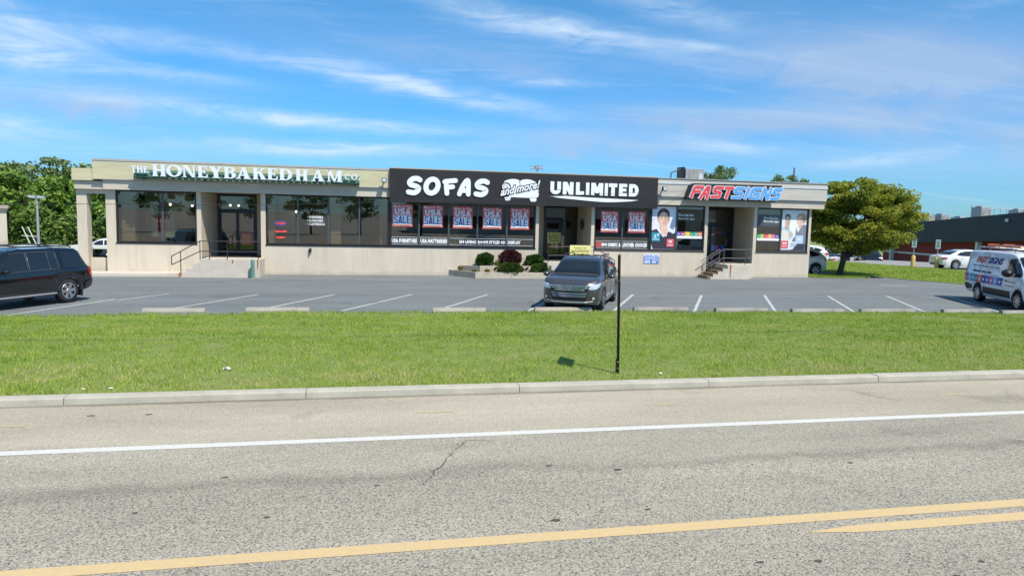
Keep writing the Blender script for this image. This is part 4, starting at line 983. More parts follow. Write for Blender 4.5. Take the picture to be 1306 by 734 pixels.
def sofa_sign():
    t = thing('shop_sign', 'long black banner sign with white bubble letters Sofas, a white couch emblem and Unlimited', 'sign', (8.4, YF - .5, 3.62))
    y = YF - .55; k = y / 36.04
    MB().box(1.47, 15.43, y, YF - .43, 3.63, 5.255).build('panel', M_BLACKSIGN, t)
    MB().box(1.47, 15.43, y - .004, YF - .43, 5.256, 5.30).build('top_trim', mat('tan_trim', (.42, .36, .26), .7), t)
    mb = MB()
    for i in range(1, 5): mb.box(1.47 + i * 2.79 - .006, 1.47 + i * 2.79 + .006, y - .003, y - .0005, 3.64, 5.25)
    mb.build('panel_seam', M_BLACKP, t)
    mb = MB(); mb.box(1.5, 15.4, y - .004, y - .0005, 3.63, 3.70); mb.build('bottom_trim', M_BLACKP, t)
    d = .05; yl = y - d
    w = .27
    def L(strokes, x0, x1, z0, z1, ww=w, sh=.06):
        mb = MB(); h = ww / 2
        for i, (pts, sm, cap) in enumerate(strokes):
            q = smooth_pts(pts, 5) if sm else pts
            q = [(x0 + h + px * (x1 - x0 - ww) + (pz - .5) * sh, z0 + h + pz * (z1 - z0 - ww)) for px, pz in q]
            ribbon(mb, q, ww, yl + i * .002, y - .001, 0, cap)
        return mb.build('letter', M_WHITE, t)
    Sg = [([(1.0, .93), (.72, 1.02), (.30, .98), (.02, .76), (.16, .56), (.62, .48), (.93, .34), (.86, .12), (.52, -.02), (.0, .03)], True, 'round')]
    L(Sg, 2.27, 3.02, 3.99, 4.91, .25); L(Sg, 5.62, 6.38, 3.99, 4.89, .25)
    # O : slanted ring
    mb = MB(); cx, cz = 3.515, 4.45
    q = [(cx + .295 * math.cos(a) + .05 * math.sin(a), cz + .34 * math.sin(a)) for a in [2 * math.pi * i / 26 for i in range(26)]]
    ribbon(mb, q, .25, yl, y - .001, closed=True); mb.build('letter', M_WHITE, t)
    L([([(.32, 0), (.22, .45), (.12, .98)], True, 'round'), ([(.0, .93), (.4, 1.0), (1.0, 1.06)], True, 'round'), ([(.2, .47), (.80, .55)], False, 'round')], 4.0, 4.76, 4.0, 4.84, .235)
    L([([(.0, 0), (.28, .6), (.60, 1.0)], True, 'round'), ([(.60, 1.0), (.82, .95), (.96, .0)], True, 'round'), ([(.2, .27), (.85, .27)], False, 'butt')], 4.79, 5.49, 3.99, 4.88, .235)
    for ch, a, b in (('U', 9.53, 10.13), ('N', 10.19, 10.80), ('L', 10.89, 11.37), ('I', 11.43, 11.65), ('M', 11.71, 12.40), ('I', 12.45, 12.66), ('T', 12.67, 13.17), ('E', 13.23, 13.71), ('D', 13.78, 14.36)):
        a += .02; b -= .02; mb = MB()
        for i, q in enumerate(fit(SANS[ch](.20 / (b - a), .19 / .64), a, b, 4.24, 4.88)): mb.prism_xz(q, yl + i * .0015, y - .001)
        mb.build('letter', M_WHITE, t)
    # brush swoosh under the word
    top = [(9.56, 4.13), (10.3, 4.17), (11.5, 4.13), (12.8, 4.10), (14.36, 4.06)]; bot = [(14.0, 3.99), (13.0, 3.92), (12.3, 3.915), (11.0, 3.99), (10.0, 4.06)]
    mb = MB(); mb.prism_xz(smooth_pts(top, 4) + smooth_pts(bot, 4), y - .02, y - .001); mb.build('swoosh', M_WHITE, t)
    # couch emblem
    mb = MB(); X0, X1, Z0, Z1 = 6.97, 9.0, 3.83, 4.94
    def P(a, b): return (X0 + a * (X1 - X0), Z0 + b * (Z1 - Z0))
    back = smooth_pts([P(.10, .60), P(.08, .82), (P(.14, .93)), P(.30, 1.0), P(.44, .97), P(.49, .92), P(.56, .98), P(.72, 1.0), P(.88, .90), P(.92, .78), P(.92, .55)], 5)
    mb.prism_xz(back + [P(.85, .35), P(.2, .35)], y - .018, y - .001)
    mb.prism_xz(smooth_pts([P(.20, .18), P(.30, .38), P(.6, .46), P(.95, .42), P(.97, .30), P(.95, .20), P(.88, .16)], 4), y - .021, y - .001)
    mb.prism_xz([P(a, b) for a, b in ((.10, .16), (.26, .20), (.26, .08), (.22, .02), (.13, .02))], y - .019, y - .001)
    mb.prism_xz([P(a, b) for a, b in ((.74, .16), (.92, .20), (.92, .04), (.88, .0), (.78, .0))], y - .0195, y - .001)
    mb.prism_xz([(p[0], p[1]) for p in ell(*P(.14, .64), .22, .21, 22)], y - .024, y - .001)
    mb.prism_xz(ell(*P(.88, .50), .20, .10, 18), y - .022, y - .001)
    mb.build('couch_emblem', M_WHITE, t)
    mb = MB(); sp_ = [(P(.14, .64)[0] + r * math.cos(a), P(.14, .64)[1] + r * math.sin(a)) for r, a in [(.20 - .011 * i, .5 * i) for i in range(17)]]
    ribbon(mb, sp_, .026, y - .030, y - .024); mb.build('emblem_outline', M_BLACKP, t); mb = MB()
    ribbon(mb, [(p[0], p[1]) for p in ell(*P(.14, .64), .225, .215, 22)], .03, y - .0275, y - .001, closed=True); mb.build('emblem_outline', M_BLACKP, t); mb = MB()
    ribbon(mb, smooth_pts([P(.47, .92), P(.49, .80), P(.50, .62)], 3), .02, y - .026, y - .018)
    mb.build('emblem_outline', M_BLACKP, t)
    # slanted script across the couch
    script = 'and more!'; sl = math.tan(R(13))
    def slanted(name, bold, yy, m, dz):
        me = glyph_mesh(script, bold, 3, .01, .25); n = len(me.vertices); a = np.empty(n * 3, 'f'); me.vertices.foreach_get('co', a); a = a.reshape(-1, 3)
        w0, w1, h0, h1 = SC['w0'], SC['w1'], SC['h0'], SC['h1']
        x = X0 + .0 + (a[:, 0] - w0) / (w1 - w0) * (X1 - X0); z = 4.06 + (a[:, 1] - h0) / (h1 - h0) * .40 + (x - X0) * sl
        b = np.stack([x, yy + (a[:, 2] < 0) * dz if False else yy + (.5 - a[:, 2]) * dz, z], 1)
        me.vertices.foreach_set('co', b.astype('f').ravel()); me.materials.clear(); me.materials.append(m); me.update(); me.name = name
        return link(name, me, t)
    me = glyph_mesh(script, .02, 2, .01, .25); n = len(me.vertices); a = np.empty(n * 3, 'f'); me.vertices.foreach_get('co', a); a = a.reshape(-1, 3)
    SC = dict(w0=a[:, 0].min(), w1=a[:, 0].max(), h0=a[:, 1].min(), h1=a[:, 1].max()); bpy.data.meshes.remove(me)
    slanted('script_outline', .105, y - .036, M_BLACKP, .012); slanted('script', .028, y - .046, M_WHITE, .012)
sofa_sign()

def fast_sign():
    t = thing('shop_sign', 'black backed slanted sign with red letters Fast and blue letters Signs', 'sign', (20, YF - .5, 4.2))
    y = YF - .80; k = y / 36.0
    sh = .20
    back = [(17.12, 4.17), (17.14, 4.30), (17.36, 4.93), (17.52, 5.03), (22.75, 5.06), (22.62, 4.80), (22.50, 4.30), (22.42, 4.17)]
    mb = MB(); mb.prism_xz([(a * k, b) for a, b in back], y, YF - .383); mb.build('backing', M_BLACKSIGN, t)
    G_ = {
     'F': [[(0, 0), (.02, .82), (.12, .98), (1, .98)], [(.04, .50), (.86, .50)]],
     'A': [[(0, -.12), (.42, .86), (.56, .98), (.78, .98), (.86, .84), (1, -.12)], [(.24, .27), (.92, .27)]],
     'S': [[(1, .98), (.16, .98), (.02, .86), (.04, .62), (.14, .53), (.86, .5), (.97, .4), (.95, .12), (.82, 0), (0, 0)]],
     'T': [[(0, .98), (1, .98)], [(.5, .95), (.5, 0)]],
     'I': [[(.5, 1.0), (.5, 0)]],
     'G': [[(1, .98), (.18, .98), (.04, .86), (.0, .14), (.12, 0), (.94, 0), (.97, .46), (.48, .46)]],
     'N': [[(0, 0), (0, 1)], [(1, 0), (1, 1)], [(.02, 1.02), (.98, -.02)]],
    }
    M_R = mat('sign_face_red', (.72, .07, .075), .4); M_B = mat('sign_face_blue', (.10, .36, .78), .4)
    z0, z1 = 4.25, 4.94; hh = z1 - z0
    for ch, a, b, m in (('F', 17.27, 17.90, M_R), ('A', 17.82, 18.36, M_R), ('S', 18.46, 19.06, M_R), ('T', 19.10, 19.66, M_R), ('S', 19.68, 20.34, M_B), ('I', 20.38, 20.66, M_B), ('G', 20.68, 21.32, M_B), ('N', 21.38, 21.95, M_B), ('S', 21.98, 22.58, M_B)):
        wr, wi = .205, .152
        w_ = .185
        def ext(q, e=.5):
            a0, a1, b1, b0 = Vector(q[0]), Vector(q[1]), Vector(q[-2]), Vector(q[-1])
            q = list(q); q[0] = tuple(a0 + (a0 - a1).normalized() * wr * e); q[-1] = tuple(b0 + (b0 - b1).normalized() * wr * e); return q
        def pts(q): return [(k * (a + w_ / 2 + px * (b - a - w_) + sh * (pz - .15) * .9), z0 + w_ / 2 + pz * (hh - w_)) for px, pz in q]
        mb = MB()
        for i, q in enumerate(G_[ch]):
            qq = ext(pts(q))
            # trim caps slightly longer for the white edge
            ribbon(mb, qq, wr, y - .10 + i * .001, y - .001)
        lo = mb.build('letter', M_WHITE, t)
        mb = MB()
        for i, q in enumerate(G_[ch]):
            qq = ext(pts(q))
            def shrink(p, r, e=.026):
                v = Vector(p) - Vector(r); l = v.length; return tuple(Vector(r) + v * (l - e) / l)
            qq[0] = shrink(qq[0], qq[1]); qq[-1] = shrink(qq[-1], qq[-2])
            ribbon(mb, qq, wi, y - .112 + i * .001, y - .098)
        mb.build('letter_face', m, lo)
fast_sign()

# ------------------------------------------------------------------ window posters and lettering
GLZ = YF + .06 + .05          # outer face of the panes
def block_word(word, x0, x1, z0, z1, y, m, dep=.003, gap=.10, tw=.30):
    mb = MB(); n = len(word); w = (x1 - x0) / (n + gap * (n - 1)); x = x0
    for ch in word:
        a, b = x, x + w; hh = z1 - z0
        if ch in SANS:
            for i, q in enumerate(fit(SANS[ch](tw, tw * w / hh * .9), a, b, z0, z1)): mb.prism_xz(q, y + i * .0002, y + dep)
        elif ch == 'A':
            for i, q in enumerate(fit([[(0, 0), (tw, 0), (.62, 1), (.34, 1)], [(1 - tw, 0), (1, 0), (.66, 1), (.38, 1)], rc(.25, .75, .17, .34)], a, b, z0, z1)): mb.prism_xz(q, y + i * .0002, y + dep)
        elif ch == 'S':
            t = tw * w * .92; q = smooth_pts([(1, .84), (.86, .99), (.5, 1.02), (.14, .97), (0, .78), (.12, .60), (.5, .5), (.88, .40), (1, .22), (.86, .03), (.5, -.02), (.14, .01), (0, .16)], 3)
            ribbon(mb, [(a + t / 2 + px * (w - t), z0 + t / 2 + pz * (hh - t)) for px, pz in q], t, y, y + dep)
        x += w * (1 + gap)
    return mb.build('lettering', m)
def usa_posters():
    ords = ['first', 'second', 'third', 'fourth', 'fifth']
    specs = [(2.13, 1.02, 3.53, 2.43), (3.65, 1.01, 3.52, 2.42), (5.17, 1.01, 3.49, 2.39), (6.70, 1.0, 3.49, 2.39), (8.15, 1.0, 3.49, 2.39), (13.05, .97, 3.46, 2.34), (14.58, .97, 3.46, 2.34)]
    labels = ['sale poster above the words USA Furniture, leftmost of the red and blue sale posters', 'red white and blue sale poster above the words USA Mattresses', 'sale poster above the words 200 Living, middle of the five in a row',
              'sale poster above the words Room Styles, fourth of the five left of the door', 'sale poster above the word Display, nearest the left side of the centre door',
              'sale poster above the word Fabric, just right of the centre door', 'sale poster above the word Leather, beside the poster of the woman']
    base = []
    for i, (xc, wd, z1, z0) in enumerate(specs):
        xc += .0
        t = thing('sale_poster', labels[i], 'poster', (xc, GLZ - .012, z0), 'sale posters in the sofa shop windows')
        y = GLZ - .016
        if i == 0:
            w2, h = .50, 1.10
            y = 0
            parts = []
            parts.append(MB().box(-w2, w2, y, y + .008, 0, h).build('sheet', M_RED))
            parts.append(MB().box(-w2 + .05, w2 - .06, y - .003, y - .0005, .10, .56).build('white_field', mat('print_bright', (.90, .90, .90), .5)))
            parts.append(block_word('SALE', -w2 + .09, w2 - .10, .15, .53, y - .006, M_BLUE, tw=.25, gap=.14))
            parts.append(block_word('USA', -w2 + .10, w2 - .10, .595, .895, y - .005, mat('print_ice', (.74, .86, .90), .5), tw=.33))
            parts.append(text('lettering', 'Made In The', -w2 + .05, w2 - .06, .93, 1.06, y - .005, M_WHITE, None, bold=.03, depth=.003, res=1))
            mb = MB(); mb.box(-w2 + .05, w2 - .06, y - .003, y - .0005, .03, .085, 0); scribble(mb, -w2 + .07, w2 - .08, .038, .04, y - .008, 1, 5)
            parts.append(mb.build('footer_strip', [mat('print_peach', (.70, .42, .26), .6), M_BLACKP]))
            parts.append(MB().box(w2 - .16, w2 - .07, y - .004, y - .0005, .87, .93).build('yellow_flash', M_YELLOW))
            base = parts
            for p in parts: p.parent = t
        else:
            for p in base:
                q = p.copy(); C.objects.link(q); q.parent = t; q.scale = (wd / 1.0, 1, (z1 - z0) / 1.1)
        t.location = (xc, GLZ - .012, z0)
usa_posters()
def vinyl(label, s, x0, x1, z0, z1, name='window_lettering', strip=None, m=M_WHITE, b=.06, grp=None, red=None, lines=True):
    t = thing(name, label, 'lettering', ((x0 + x1) / 2, GLZ - .006, z0), grp)
    y = GLZ - .008
    if strip:
        a, bb = strip
        if lines: MB().box(a, bb, y, y + .003, z1 + .06, z1 + .085).box(a, bb, y, y + .003, z0 - .075, z0 - .05).build('rule', mat('vinyl_grey', (.45, .5, .52), .5), t)
    if red: MB().box(red[0], red[1], y + .001, y + .005, z0 - .02, z1 + .03).build('red_block', mat('vinyl_red', (.45, .08, .06), .5), t)
    text('lettering', s, x0, x1, z0, z1, y - .001, m, t, bold=b, depth=.004, res=1)
g = 'white words along the bottom of the sofa shop windows'
vinyl('white window words USA Furniture at the left end of the sofa shop', 'USA FURNITURE', 1.60, 2.86, 1.61, 1.83, strip=(1.6, 2.90), grp=g)
vinyl('white window words USA Mattresses, second pane of the sofa shop', 'USA MATTRESSES', 3.03, 4.40, 1.61, 1.83, strip=(3.0, 4.41), grp=g)
vinyl('white window words 200 Living Room Styles On Display left of the centre door', '200 LIVING  ROOM STYLES ON  DISPLAY', 5.00, 8.22, 1.61, 1.81, strip=(4.52, 8.88), grp=g)
vinyl('white window words 4000 Fabric and Leather Choices right of the centre door', '4000 FABRIC &  LEATHER CHOICES', 12.62, 15.22, 1.56, 1.80, strip=(12.3, 15.24), grp=g, red=(12.33, 12.66))
def ham_window():
    t = thing('window_lettering', 'white arched lettering above three bulleted lines in the window left of the black sign', 'lettering', (-2.2, GLZ, 2.6))
    y = GLZ - .01
    M_G = mat('vinyl_cream', (.42, .41, .36), .5)
    s = 'PARTY PLATTERS'; cx, cz, r = -2.20, 2.15, 1.02
    for i, ch in enumerate(s):
        if ch == ' ': continue
        th = R(128) - R(76) * i / (len(s) - 1)
        me = glyph_mesh(ch, .02, 1); n = len(me.vertices); a = np.empty(n * 3, 'f'); me.vertices.foreach_get('co', a); a = a.reshape(-1, 3)
        a[:, 0] -= (a[:, 0].min() + a[:, 0].max()) / 2; u = a[:, 0] * .15; v = a[:, 1] * .19; ph = th - H2
        b = np.stack([cx + r * 1.05 * math.cos(th) + u * math.cos(ph) - v * math.sin(ph), y + (.5 - a[:, 2]) * .004, cz + r * .92 * math.sin(th) + u * math.sin(ph) + v * math.cos(ph)], 1)
        me.vertices.foreach_set('co', b.astype('f').ravel()); me.materials.clear(); me.materials.append(M_G); me.update(); link('letter', me, t)
    for s, z, x1 in (('• DINNERS', 2.74, -1.72), ('• LUNCHES', 2.57, -1.72), ('• CATERING', 2.40, -1.65)): text('lettering', s, -2.47, x1, z, z + .12, y, M_WHITE, t, bold=.03, depth=.004, res=1)
    M_N = emis('neon_red', (.85, .05, .04), .9)
    for x0, x1, z, h, lab, sd, blue in ((-3.93, -3.52, 2.42, .10, 'red neon word with a blue rim, top of three in the left shop window', 1, True), (-3.97, -3.43, 2.02, .10, 'wide red neon word, middle of three in the left shop window', 2, False), (-3.93, -3.50, 1.74, .09, 'small red neon word, lowest of three in the left shop window', 3, False)):
        n = thing('neon_sign', lab, 'neon sign', ((x0 + x1) / 2, GLZ + .03, z), 'red neon words in the left shop window')
        yy = GLZ - .02
        if blue: text('lettering', 'OPEN', x0, x1, z, z + h, yy, M_N, n, depth=.01, res=1)
        else:
            mb = MB(); rr = random.Random(sd); x = x0
            q = []
            while x < x1: q.append((x, yy, z + rr.uniform(.0, h))); x += .03
            mb.tube(q, .012, 5); mb.tube([(x0, yy + .01, z + h * .5), (x1, yy + .01, z + h * .55)], .01, 5); mb.build('tube', M_N, n)
        if blue:
            mb = MB(); mb.tube([(p, yy, q_) for p, q_ in ell((x0 + x1) / 2, z + .05, .26, .11, 16)] + [(x1 + .055, yy, z + .05)], .008, 5); mb.build('rim_tube', emis('neon_blue', (.05, .06, .7), .5), n)
ham_window()
def ham_poster():
    t = thing('poster', 'red and green framed advert standing inside the far left window', 'poster', (-8.75, 37.2, 1.5))
    y = 37.15; X0 = -9.62; X1 = -8.62
    MB().box(X0, X1, y, y + .03, 1.7, 3.05).build('board', mat('poster_green', (.32, .40, .34), .6), t); MB().box(X0 + .15, X1 - .28, y - .004, y - .001, 2.0, 2.72).build('red_field', M_RED, t)
    mb = MB(); scribble(mb, X0 + .1, X1 - .1, 2.80, .14, y - .008, 0, 8); scribble(mb, X0 + .2, X1 - .35, 2.4, .1, y - .012, 0, 9); mb.build('lettering', M_WHITE, t)
    MB().box(X0 + .1, X0 + .14, y + .03, y + .4, .78, 2.6).box(X1 - .14, X1 - .1, y + .03, y + .4, .78, 2.6).build('easel_legs', M_BLACKP, t)
    t = thing('notice', 'orange notice with a red border on the left shop door', 'notice', (-5.5, YF + 2.4, 1.4))
    y = YF + 2.42
    MB().box(-5.86, -5.36, y, y + .01, 1.32, 1.92).build('sheet', M_RED, t); MB().box(-5.82, -5.40, y - .003, y - .0005, 1.36, 1.86).build('field', mat('print_orange', (.68, .34, .16), .6), t)
ham_poster()

class Print:
    """a printed sheet: colours worked out on a fine grid of the sheet, like ink on paper"""
    def __init__(s, box, nx, ny, bg):
        s.b, s.nx, s.ny = box, nx, ny
        xs = np.linspace(box[0], box[2], nx); ys = np.linspace(box[1], box[3], ny)
        s.X, s.Y = np.meshgrid(xs, ys); s.c = np.ones((ny, nx, 3)) * np.array(bg); s.px = (box[2] - box[0]) / (nx - 1)
    def _soft(s, m, blur):
        sg = max(.35, blur / s.px); r = int(3 * sg) + 1; k = np.exp(-.5 * (np.arange(-r, r + 1) / sg) ** 2); k /= k.sum()
        m = np.pad(m, r, mode='edge')
        m = np.apply_along_axis(lambda v: np.convolve(v, k, 'valid'), 0, m); return np.apply_along_axis(lambda v: np.convolve(v, k, 'valid'), 1, m)
    def put(s, m, col, a): s.c = s.c * (1 - (m * a)[..., None]) + np.array(col) * (m * a)[..., None]
    def poly(s, P, col, blur=2, a=1.):
        P = np.array(P, float); ins = np.zeros(s.X.shape, bool); j = len(P) - 1
        for i in range(len(P)):
            c = ((P[i, 1] > s.Y) != (P[j, 1] > s.Y)) & (s.X < (P[j, 0] - P[i, 0]) * (s.Y - P[i, 1]) / (P[j, 1] - P[i, 1] + 1e-9) + P[i, 0]); ins ^= c; j = i
        s.put(s._soft(ins.astype(float), blur), col, a)
    def ell(s, cx, cy, rx, ry, col, blur=2, a=1., rot=0.):
        dx, dy = s.X - cx, s.Y - cy; t = math.radians(rot); u, v = dx * math.cos(t) + dy * math.sin(t), -dx * math.sin(t) + dy * math.cos(t)
        s.put(s._soft(((u / rx) ** 2 + (v / ry) ** 2 < 1).astype(float), blur), col, a)
    def line(s, P, w, col, blur=1.5, a=1.):
        for (x0, y0), (x1, y1) in zip(P[:-1], P[1:]):
            d = np.hypot(x1 - x0, y1 - y0) + 1e-9; n = (-(y1 - y0) / d * w / 2, (x1 - x0) / d * w / 2)
            s.poly([(x0 + n[0], y0 + n[1]), (x1 + n[0], y1 + n[1]), (x1 - n[0], y1 - n[1]), (x0 - n[0], y0 - n[1])], col, blur, a)
    def build(s, name, x0, x1, z0, z1, y, parent):
        nx, ny = s.nx, s.ny; me = bpy.data.meshes.new(name)
        gx = x0 + (s.X - s.b[0]) / (s.b[2] - s.b[0]) * (x1 - x0); gz = z1 - (s.Y - s.b[1]) / (s.b[3] - s.b[1]) * (z1 - z0)
        vs = [(float(p), y, float(q)) for p, q in zip(gx.ravel(), gz.ravel())]
        fs = [(j * nx + i, (j + 1) * nx + i, (j + 1) * nx + i + 1, j * nx + i + 1) for j in range(ny - 1) for i in range(nx - 1)]
        n0 = len(vs); vs += [(x0, y + .004, z0), (x1, y + .004, z0), (x1, y + .004, z1), (x0, y + .004, z1)]
        c0, c1, c2, c3 = (ny - 1) * nx, ny * nx - 1, nx - 1, 0
        fs.append((n0, n0 + 3, n0 + 2, n0 + 1))
        me.from_pydata(vs, [], fs); ca = me.color_attributes.new('ink', 'FLOAT_COLOR', 'POINT')
        col = np.ones((len(vs), 4), 'f'); col[:n0, :3] = np.clip(s.c.reshape(-1, 3), 0, 1); ca.data.foreach_set('color', col.ravel())
        if 'ink' not in MATS:
            m = bpy.data.materials.new('ink'); m.use_nodes = True; at = m.node_tree.nodes.new('ShaderNodeAttribute'); at.attribute_name = 'ink'
            q = m.node_tree.nodes['Principled BSDF']; q.inputs['Roughness'].default_value = .4; m.node_tree.links.new(at.outputs['Color'], q.inputs['Base Color']); MATS['ink'] = m
        me.materials.append(MATS['ink']); return link(name, me, parent)
def portrait_posters():
    def face(p, cx, cy, w, h, skin, shade, hair, turn=0.):
        """a softly drawn head: turn -1..1 looks left or right"""
        p.ell(cx - .0 * w, cy, w, h, skin, 3); p.ell(cx + .55 * w - turn * w * .2, cy + .15 * h, w * .45, h * .75, shade, 9, .55); p.ell(cx - .75 * w, cy + .2 * h, w * .25, h * .6, shade, 7, .35)
        p.ell(cx, cy - .5 * h, w * .55, h * .28, tuple(min(1, v * 1.18) for v in skin), 9, .55); p.ell(cx - .35 * w + turn * w * .2, cy + .2 * h, w * .26, h * .16, tuple(min(1, v * 1.15) for v in skin), 6, .5)
        ox = turn * w * .22
        for sx in (-1, 1):
            ex = cx + sx * w * .40 + ox
            p.ell(ex, cy - .12 * h, w * .26, h * .085, shade, 3, .7); p.ell(ex, cy - .11 * h, w * .17, h * .04, (.75, .72, .70), 1.5, .8); p.ell(ex + ox * .2, cy - .11 * h, w * .08, h * .045, (.05, .03, .03), 1.5, 1)
            p.line([(ex - w * .24, cy - .22 * h), (ex, cy - .265 * h), (ex + w * .24, cy - .225 * h)], h * .035, hair, 1.5, .85)
        p.poly([(cx + ox, cy - .1 * h), (cx + ox + w * .16, cy + .24 * h), (cx + ox - w * .10, cy + .24 * h)], shade, 4, .55); p.ell(cx + ox + w * .03, cy + .24 * h, w * .17, h * .045, tuple(v * .75 for v in shade), 2.5, .6)
        p.ell(cx + ox, cy + .48 * h, w * .28, h * .05, (.52, .20, .18), 2, .75); p.ell(cx + ox, cy + .62 * h, w * .22, h * .04, shade, 4, .5)
    SKIN, SHADE, HAIR = (.78, .53, .41), (.50, .29, .21), (.045, .026, .02)
    t = thing('window_poster', 'tall poster of a dark haired woman in a black jacket with hands at her mouth', 'poster', (16.1, GLZ, 1.48))
    p = Print((10, 70, 335, 632), 84, 145, (.70, .71, .82))
    p.ell(170, 260, 190, 240, (.78, .79, .88), 40, .8); p.poly([(10, 70), (60, 70), (30, 400), (10, 420)], (.60, .64, .80), 18, .5)
    p.ell(167, 182, 80, 84, HAIR, 3); p.poly([(90, 180), (244, 180), (246, 262), (232, 270), (104, 268), (92, 250)], HAIR, 4); p.ell(140, 130, 30, 16, (.14, .09, .07), 8, .6, -20)
    p.poly([(128, 300), (212, 300), (236, 432), (108, 430)], SHADE, 4); p.ell(96, 248, 9, 20, SHADE, 2); p.ell(241, 248, 8, 20, SHADE, 2)
    face(p, 168, 242, 65, 104, SKIN, SHADE, HAIR)
    p.poly([(103, 205), (112, 150), (168, 126), (226, 150), (234, 205), (216, 166), (180, 147), (150, 148), (122, 168)], HAIR, 4, .9)
    p.poly([(10, 388), (88, 366), (132, 420), (168, 474), (202, 455), (234, 398), (292, 408), (335, 416), (335, 632), (40, 632), (12, 560)], (.035, .028, .042), 3)
    for i, x in enumerate(range(38, 330, 22)): p.line([(x, 430 + abs(x - 170) * .08), (x + 5, 628)], 3, (.13, .11, .14), 1.5, .8)
    p.poly([(10, 410), (70, 372), (60, 470), (30, 560)], (.09, .08, .10), 12, .6)
    p.poly([(86, 370), (120, 350), (146, 436), (128, 428)], (.80, .78, .78), 2); p.poly([(230, 398), (220, 370), (176, 432), (214, 466)], (.84, .82, .82), 2); p.poly([(248, 402), (320, 412), (300, 426), (280, 412)], (.82, .80, .80), 3)
    p.poly([(150, 328), (168, 318), (178, 336), (192, 316), (212, 318), (224, 338), (226, 384), (214, 424), (196, 444), (176, 438), (158, 422), (144, 436), (136, 402), (132, 352)], (.80, .56, .44), 3)
    for x0, y0, x1, y1 in ((162, 324, 168, 392), (177, 340, 181, 410), (192, 322, 195, 404), (207, 326, 208, 398)): p.line([(x0, y0), (x1, y1)], 4, SHADE, 2, .75)
    for x0, y0 in ((156, 330), (171, 328), (186, 326), (201, 326), (216, 334)): p.ell(x0, y0 + 18, 4, 20, (.86, .64, .52), 3, .6)
    p.ell(205, 425, 22, 14, SHADE, 6, .6)
    p.build('print', 15.42, 16.84, 1.47, 3.80, GLZ - .006, t)
    def Q(b, x0, x1, z0, z1):
        return lambda pts: [(x0 + (q[0] - b[0]) / (b[2] - b[0]) * (x1 - x0), z1 - (q[1] - b[1]) / (b[3] - b[1]) * (z1 - z0)) for q in pts]
    q = Q((10, 70, 335, 632), 15.42, 16.84, 1.47, 3.80)
    TE = mat('print_teal', (.02, .30, .42), .5); RD = mat('print_coral', (.68, .10, .12), .5); LB = mat('print_light_blue', (.46, .62, .78), .5); WH = mat('print_white', (.82, .80, .80), .5)
    def square(t, q, m, x0, y0, x1, y1, marks):
        o = MB().prism_xz(q([(x0, y0), (x1, y0), (x1, y1), (x0, y1)]), GLZ - .009, GLZ - .0065).build('square', m, t)
        for mk in marks: MB().prism_xz(q(mk), GLZ - .011, GLZ - .0091).build('square_mark', WH, o)
    square(t, q, TE, 22, 415, 130, 524, [ell(66, 448, 8, 9, 10), [(60, 459), (72, 459), (84, 478), (48, 478)], [(88, 432), (114, 432), (114, 456), (94, 456)], [(34, 496), (118, 496), (118, 504), (34, 504)]])
    square(t, q, RD, 222, 495, 318, 596, [[(246, 512), (294, 512), (294, 522), (246, 522)], [(250, 530), (290, 530), (290, 545), (250, 545)], [(236, 572), (304, 572), (304, 580), (236, 580)]])
    t = thing('window_poster', 'tall poster of two people talking over a laptop in the rightmost shop window', 'poster', (24, GLZ, 1.48))
    p = Print((400, 85, 725, 662), 84, 145, (.66, .74, .80))
    p.ell(560, 330, 150, 260, (.82, .84, .86), 50, .9); p.poly([(400, 85), (725, 85), (725, 140), (400, 150)], (.62, .76, .82), 20, .6)
    p.poly([(400, 338), (446, 318), (500, 340), (536, 400), (564, 430), (548, 480), (512, 500), (470, 560), (400, 600)], (.42, .60, .72), 4); p.poly([(400, 372), (462, 370), (500, 420), (506, 560), (400, 600)], (.74, .71, .62), 6)
    p.poly([(446, 290), (498, 286), (500, 350), (470, 372), (440, 340)], (.52, .34, .26), 4)
    p.ell(476, 196, 36, 50, (.05, .035, .03), 4); face(p, 474, 238, 33, 84, (.62, .42, .33), (.38, .23, .17), (.05, .03, .03), .6)
    p.poly([(438, 186), (452, 158), (480, 146), (508, 166), (512, 214), (500, 184), (470, 172), (446, 190)], (.05, .035, .03), 4)
    p.ell(525, 430, 26, 36, (.64, .44, .34), 5, 1, 20); p.line([(510, 420), (545, 400)], 8, (.60, .40, .31), 3)
    p.poly([(590, 330), (640, 312), (690, 285), (725, 298), (725, 580), (560, 560), (540, 520), (585, 440)], (.19, .20, .24), 4); p.poly([(640, 330), (690, 300), (700, 560), (640, 540)], (.28, .29, .33), 18, .6)
    p.poly([(594, 336), (634, 300), (656, 318), (616, 402)], (.80, .79, .78), 3); p.poly([(612, 290), (660, 270), (668, 320), (630, 345)], (.60, .40, .31), 4)
    p.ell(656, 186, 62, 56, (.44, .29, .15), 5); p.poly([(640, 150), (712, 172), (716, 225), (704, 268), (672, 270), (650, 210)], (.40, .26, .13), 6)
    face(p, 630, 232, 40, 76, (.80, .58, .46), (.56, .35, .26), (.30, .19, .10), -.6)
    p.poly([(590, 200), (606, 152), (660, 138), (706, 165), (690, 196), (664, 182), (630, 172), (604, 196)], (.50, .34, .18), 5)
    p.line([(640, 150), (700, 190), (712, 250)], 6, (.62, .45, .26), 4, .7)
    p.poly([(400, 640), (500, 640), (570, 590), (640, 545), (725, 560), (725, 662), (400, 662)], (.04, .05, .07), 5); p.poly([(505, 528), (622, 528), (560, 632), (500, 640)], (.74, .78, .82), 4); p.poly([(525, 545), (602, 545), (572, 602), (520, 607)], (.42, .52, .58), 3)
    p.build('print', 23.22, 24.78, 1.46, 3.80, GLZ - .006, t)
    q = Q((400, 85, 725, 662), 23.22, 24.78, 1.46, 3.80)
